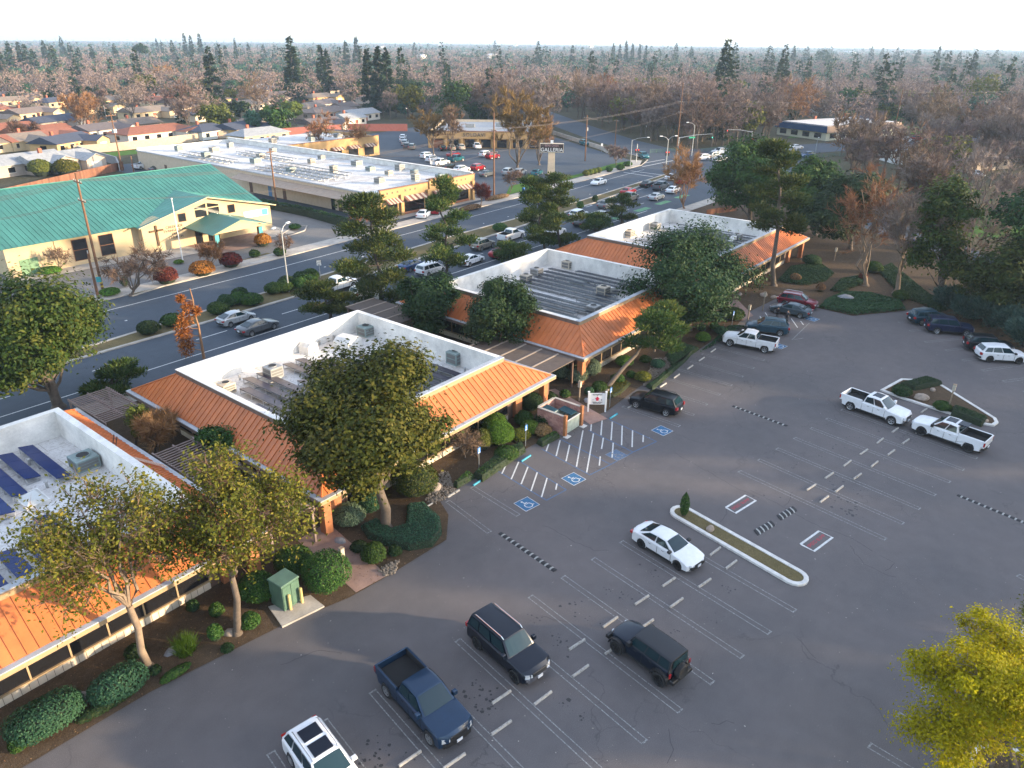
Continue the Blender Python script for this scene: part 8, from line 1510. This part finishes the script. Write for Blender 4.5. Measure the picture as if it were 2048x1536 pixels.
u = rg.uniform(0,1,len(P)); kind = np.where(wood, np.where(u < .84, 0, np.where(u < .985, 1, 2)), np.where(u < .68, 0, np.where(u < .96, 1, 2)))
# prototypes, shared by all their copies
def proto(fn, n): return [fn(np.random.default_rng(3000+i), i) for i in range(n)]
def _b(rg, i): w, V, v = bare_tree(12+i, 3.2, 4.6+.4*i, 4.6+.4*i, (0,0), rg, n=2000, tl=1.1, tw=.05, tr=.28, up=.8, vase=.75, nl=6); return w, V, v, BARK, [TWIG_M, TWIG, TWIG_M, TWIG, TWIG_M][i % 5]
def _e(rg, i): w, V, v = broadleaf(8.5+i, 1.2, 3.6+.4*i, 3.6+.4*i, (0,0), rg, n=1300, ls=.5, nl=7, tr=.22, clump=12); return w, V, v, BARK_D, [L_DARK, L_GRN, L_TEAL, L_OLV][i % 4]
def _c(rg, i): w, V, v = conifer(19+3*i, 3.2+.3*i, rg, n=800, ls=1.1); return w, V, v, BARK_D, L_CON
PRO = []
for nm, fn, n in (('bare_tree', _b, 5), ('evergreen_tree', _e, 4), ('conifer_tree', _c, 3)):
    row = []
    for w, V, v, bk, lf in proto(fn, n): row.append((w.mesh('trunk', bk, 60), np_mesh('crown', V, 4, lf, v)))
    PRO.append((nm, row))
LAB = {(0,True):('leafless mauve-brown tree in the dense wood beyond the crossroads','bare trees of the creek wood'),(0,False):('leafless brown tree standing between the suburban houses','bare trees of the suburb'),(1,True):('rounded evergreen scattered in the creek wood','evergreens of the creek wood'),(1,False):('rounded evergreen standing between the suburban houses','evergreens of the suburb'),(2,True):('pointed conifer rising from the creek wood','conifers of the creek wood'),(2,False):('pointed conifer rising between the suburban houses','conifers of the suburb')}
order = np.argsort(Rr); cnt = {}; rest = []
for i in order:
    kk = int(kind[i]); c = cnt.get(kk, 0)
    if c >= 300: rest.append(i); continue
    cnt[kk] = c+1; nm, row = PRO[kk]; lab, grp = LAB[(kk, bool(wood[i]))]; s = float(rg.uniform(.62,1.3))
    t = thing(nm, lab, 'tree', (float(P[i,0]), float(P[i,1]), -.06), float(rg.uniform(0,6.28)), grp); t.scale = (s, s, s*float(rg.uniform(.85,1.1))); tm, cm = row[int(rg.integers(len(row)))]
    link(bpy.data.objects.new('trunk', tm), t); link(bpy.data.objects.new('crown', cm), t)
# everything farther: one mass
def mass(name, pts, kinds, n, hgt, spread, bw, bl, rg, mats):
    for kk, mt in mats.items():
        Q = pts[kinds == kk]; m = len(Q)
        if not m: continue
        h = hgt[kk]*rg.uniform(.65,1.25,m); sp = spread[kk]*rg.uniform(.75,1.25,m); nn = n[kk]
        if kk == 2:
            z = rg.uniform(.05,1,(m,nn)); a = rg.uniform(0,6.28,(m,nn)); r = sp[:,None]*(1-z)**.85*rg.uniform(.6,1,(m,nn)); X = np.stack([np.cos(a)*r, np.sin(a)*r, z*h[:,None]], -1); D = np.stack([np.cos(a), np.sin(a), 0*a-.2], -1)
        else:
            d = rdir(rg, m*nn).reshape(m,nn,3); d[...,2] = np.abs(d[...,2])*.9-.1; q = rg.uniform(.5,1,(m,nn,1)); X = d*q*np.stack([sp,sp,h*.62],-1)[:,None,:]; X[...,2] += (h*.36)[:,None]; D = rdir(rg, m*nn).reshape(m,nn,3)+np.array([0,0,.25])
        X = X+np.concatenate([Q, np.full((m,1), -.06)], 1)[:,None,:]; X = X.reshape(-1,3); D = unit(D.reshape(-1,3)+rdir(rg, m*nn)*.5); tone = np.repeat(rg.uniform(0,.6,m), nn)+rg.uniform(0,.4,m*nn)
        V = blades(X, D, bl[kk], bw[kk], rg) if kk != 1 else leaves(X, unit(D+rdir(rg, m*nn)*.4), bl[kk], rg)
        o = link(bpy.data.objects.new(f'{name}_{["leafless","evergreen","conifer"][kk]}', np_mesh(name, V, 4, mt, tone))); o['kind'] = 'stuff'
MT = {0: TWIG_M, 1: L_TEAL, 2: L_CON}
rest = np.array(rest, int); 
if len(rest): mass('middle_wood', P[rest], kind[rest], {0:115,1:70,2:110}, {0:13,1:9,2:21}, {0:5.2,1:4,2:3.4}, {0:.2,1:.5,2:.4}, {0:1.2,1:.9,2:1.5}, rg, MT)
for nm, r0, r1, cnt_, nq, bs in (('distant_wood', 620, 1200, 4200, 58, 1.3), ('horizon_wood', 1200, 2400, 6500, 28, 2.0), ('skyline_wood', 2400, 6500, 9000, 9, 4.2)):
    Q, A, Rq = wedge(cnt_, r0, r1, rg); u = rg.uniform(0,1,cnt_); cl = np.sin(Q[:,0]*.011+1)*np.sin(Q[:,1]*.009)+.6*np.sin(Q[:,0]*.031)*np.sin(Q[:,1]*.027+2); kd = np.where(u < np.clip(.52-.25*cl, .12, .9), 0, np.where(u < .95, 1, 2))
    mass(nm, Q, kd, {0:nq,1:int(nq*.8),2:int(nq*.7)}, {0:12,1:9,2:20}, {0:5.6*bs**.5,1:4.4*bs**.5,2:3.4*bs**.4}, {0:.3*bs,1:.9*bs,2:.6*bs}, {0:1.3*bs**.6,1:1.2*bs**.8,2:1.8*bs**.7}, rg, MT)
# far buildings glimpsed between the trees
FW_ = M('far_wall_pale', (.6,.55,.48), .85, var=.1); FR_ = M('far_roof_pale', (.55,.52,.5), .8, var=.15)
for i, (px, w, d, h, lab) in enumerate([((262,80),150,60,9,'very long white industrial roof on the left skyline'),((880,92),60,24,8,'pale building on the skyline left of centre'),((1030,94),50,24,9,'cream building on the skyline at centre'),((760,97),50,22,7,'white building below the skyline right of the conifers'),((935,112),46,20,6,'cream low building in the distant wood'),((985,116),60,20,6,'long pale building in the distant wood'),((1180,96),40,24,12,'pale block on the skyline at centre right'),((840,118),30,16,6,'white house block in the distance'),((1800,118),30,14,7,'white building in the distant right wood'),((1700,108),50,20,7,'pale roofs on the right skyline'),((1330,94),60,24,8,'white sheds near the radio mast'),((1850,148),16,10,5,'small white house in the right-hand wood'),((620,118),24,14,5,'pale house below the skyline left of centre'),((1930,122),40,18,6,'pale building on the far right skyline')]):
    t = thing('far_building', lab, 'building', (*G(*px), -.06), .5+.3*(i%4), 'buildings near the skyline'); part('wall', MB().box(-w/2,w/2,-d/2,d/2,0,h), FW_, t); part('roof', MB().loft([[(-w/2-.5,-d/2-.5,h),(w/2+.5,-d/2-.5,h),(w/2+.5,d/2+.5,h),(-w/2-.5,d/2+.5,h)],[(-w/2,-.5,h+2),(w/2,-.5,h+2),(w/2,.5,h+2),(-w/2,.5,h+2)]]), FR_, t)
    for k in range(6): part('window', MB().box(-w/2+w*(k+.3)/6,-w/2+w*(k+.7)/6,-d/2-.06,-d/2-.003,h*.35,h*.7), WIN, t)
t = thing('water_tower', 'pale water tower on the skyline at centre right', 'water tower', (*G(1133,92), 0)); part('stem', MB().cyl(0,0,0,24,3.2,2.4,10), FW_, t); part('tank', MB().ball((0,0,28),9,9,6,12,8), FW_, t, smooth=60)
# ------------------------------------------------------------------ haze
hz = bpy.data.meshes.new('haze'); b_ = MB().box(-6300,8100,-6300,8100,-1.2,43); hz.from_pydata(b_.v, [], b_.f)
hm = bpy.data.materials.new('haze_air'); hm.use_nodes = True; nt = hm.node_tree; nt.nodes.clear(); o_ = nt.nodes.new('ShaderNodeOutputMaterial'); pv = nt.nodes.new('ShaderNodeVolumePrincipled'); pv.inputs['Color'].default_value = (.58,.77,1,1); pv.inputs['Density'].default_value = .00016; pv.inputs['Anisotropy'].default_value = .2; nt.links.new(pv.outputs[0], o_.inputs['Volume'])
hz.materials.append(hm); ho = link(bpy.data.objects.new('haze', hz)); ho['kind'] = 'stuff'
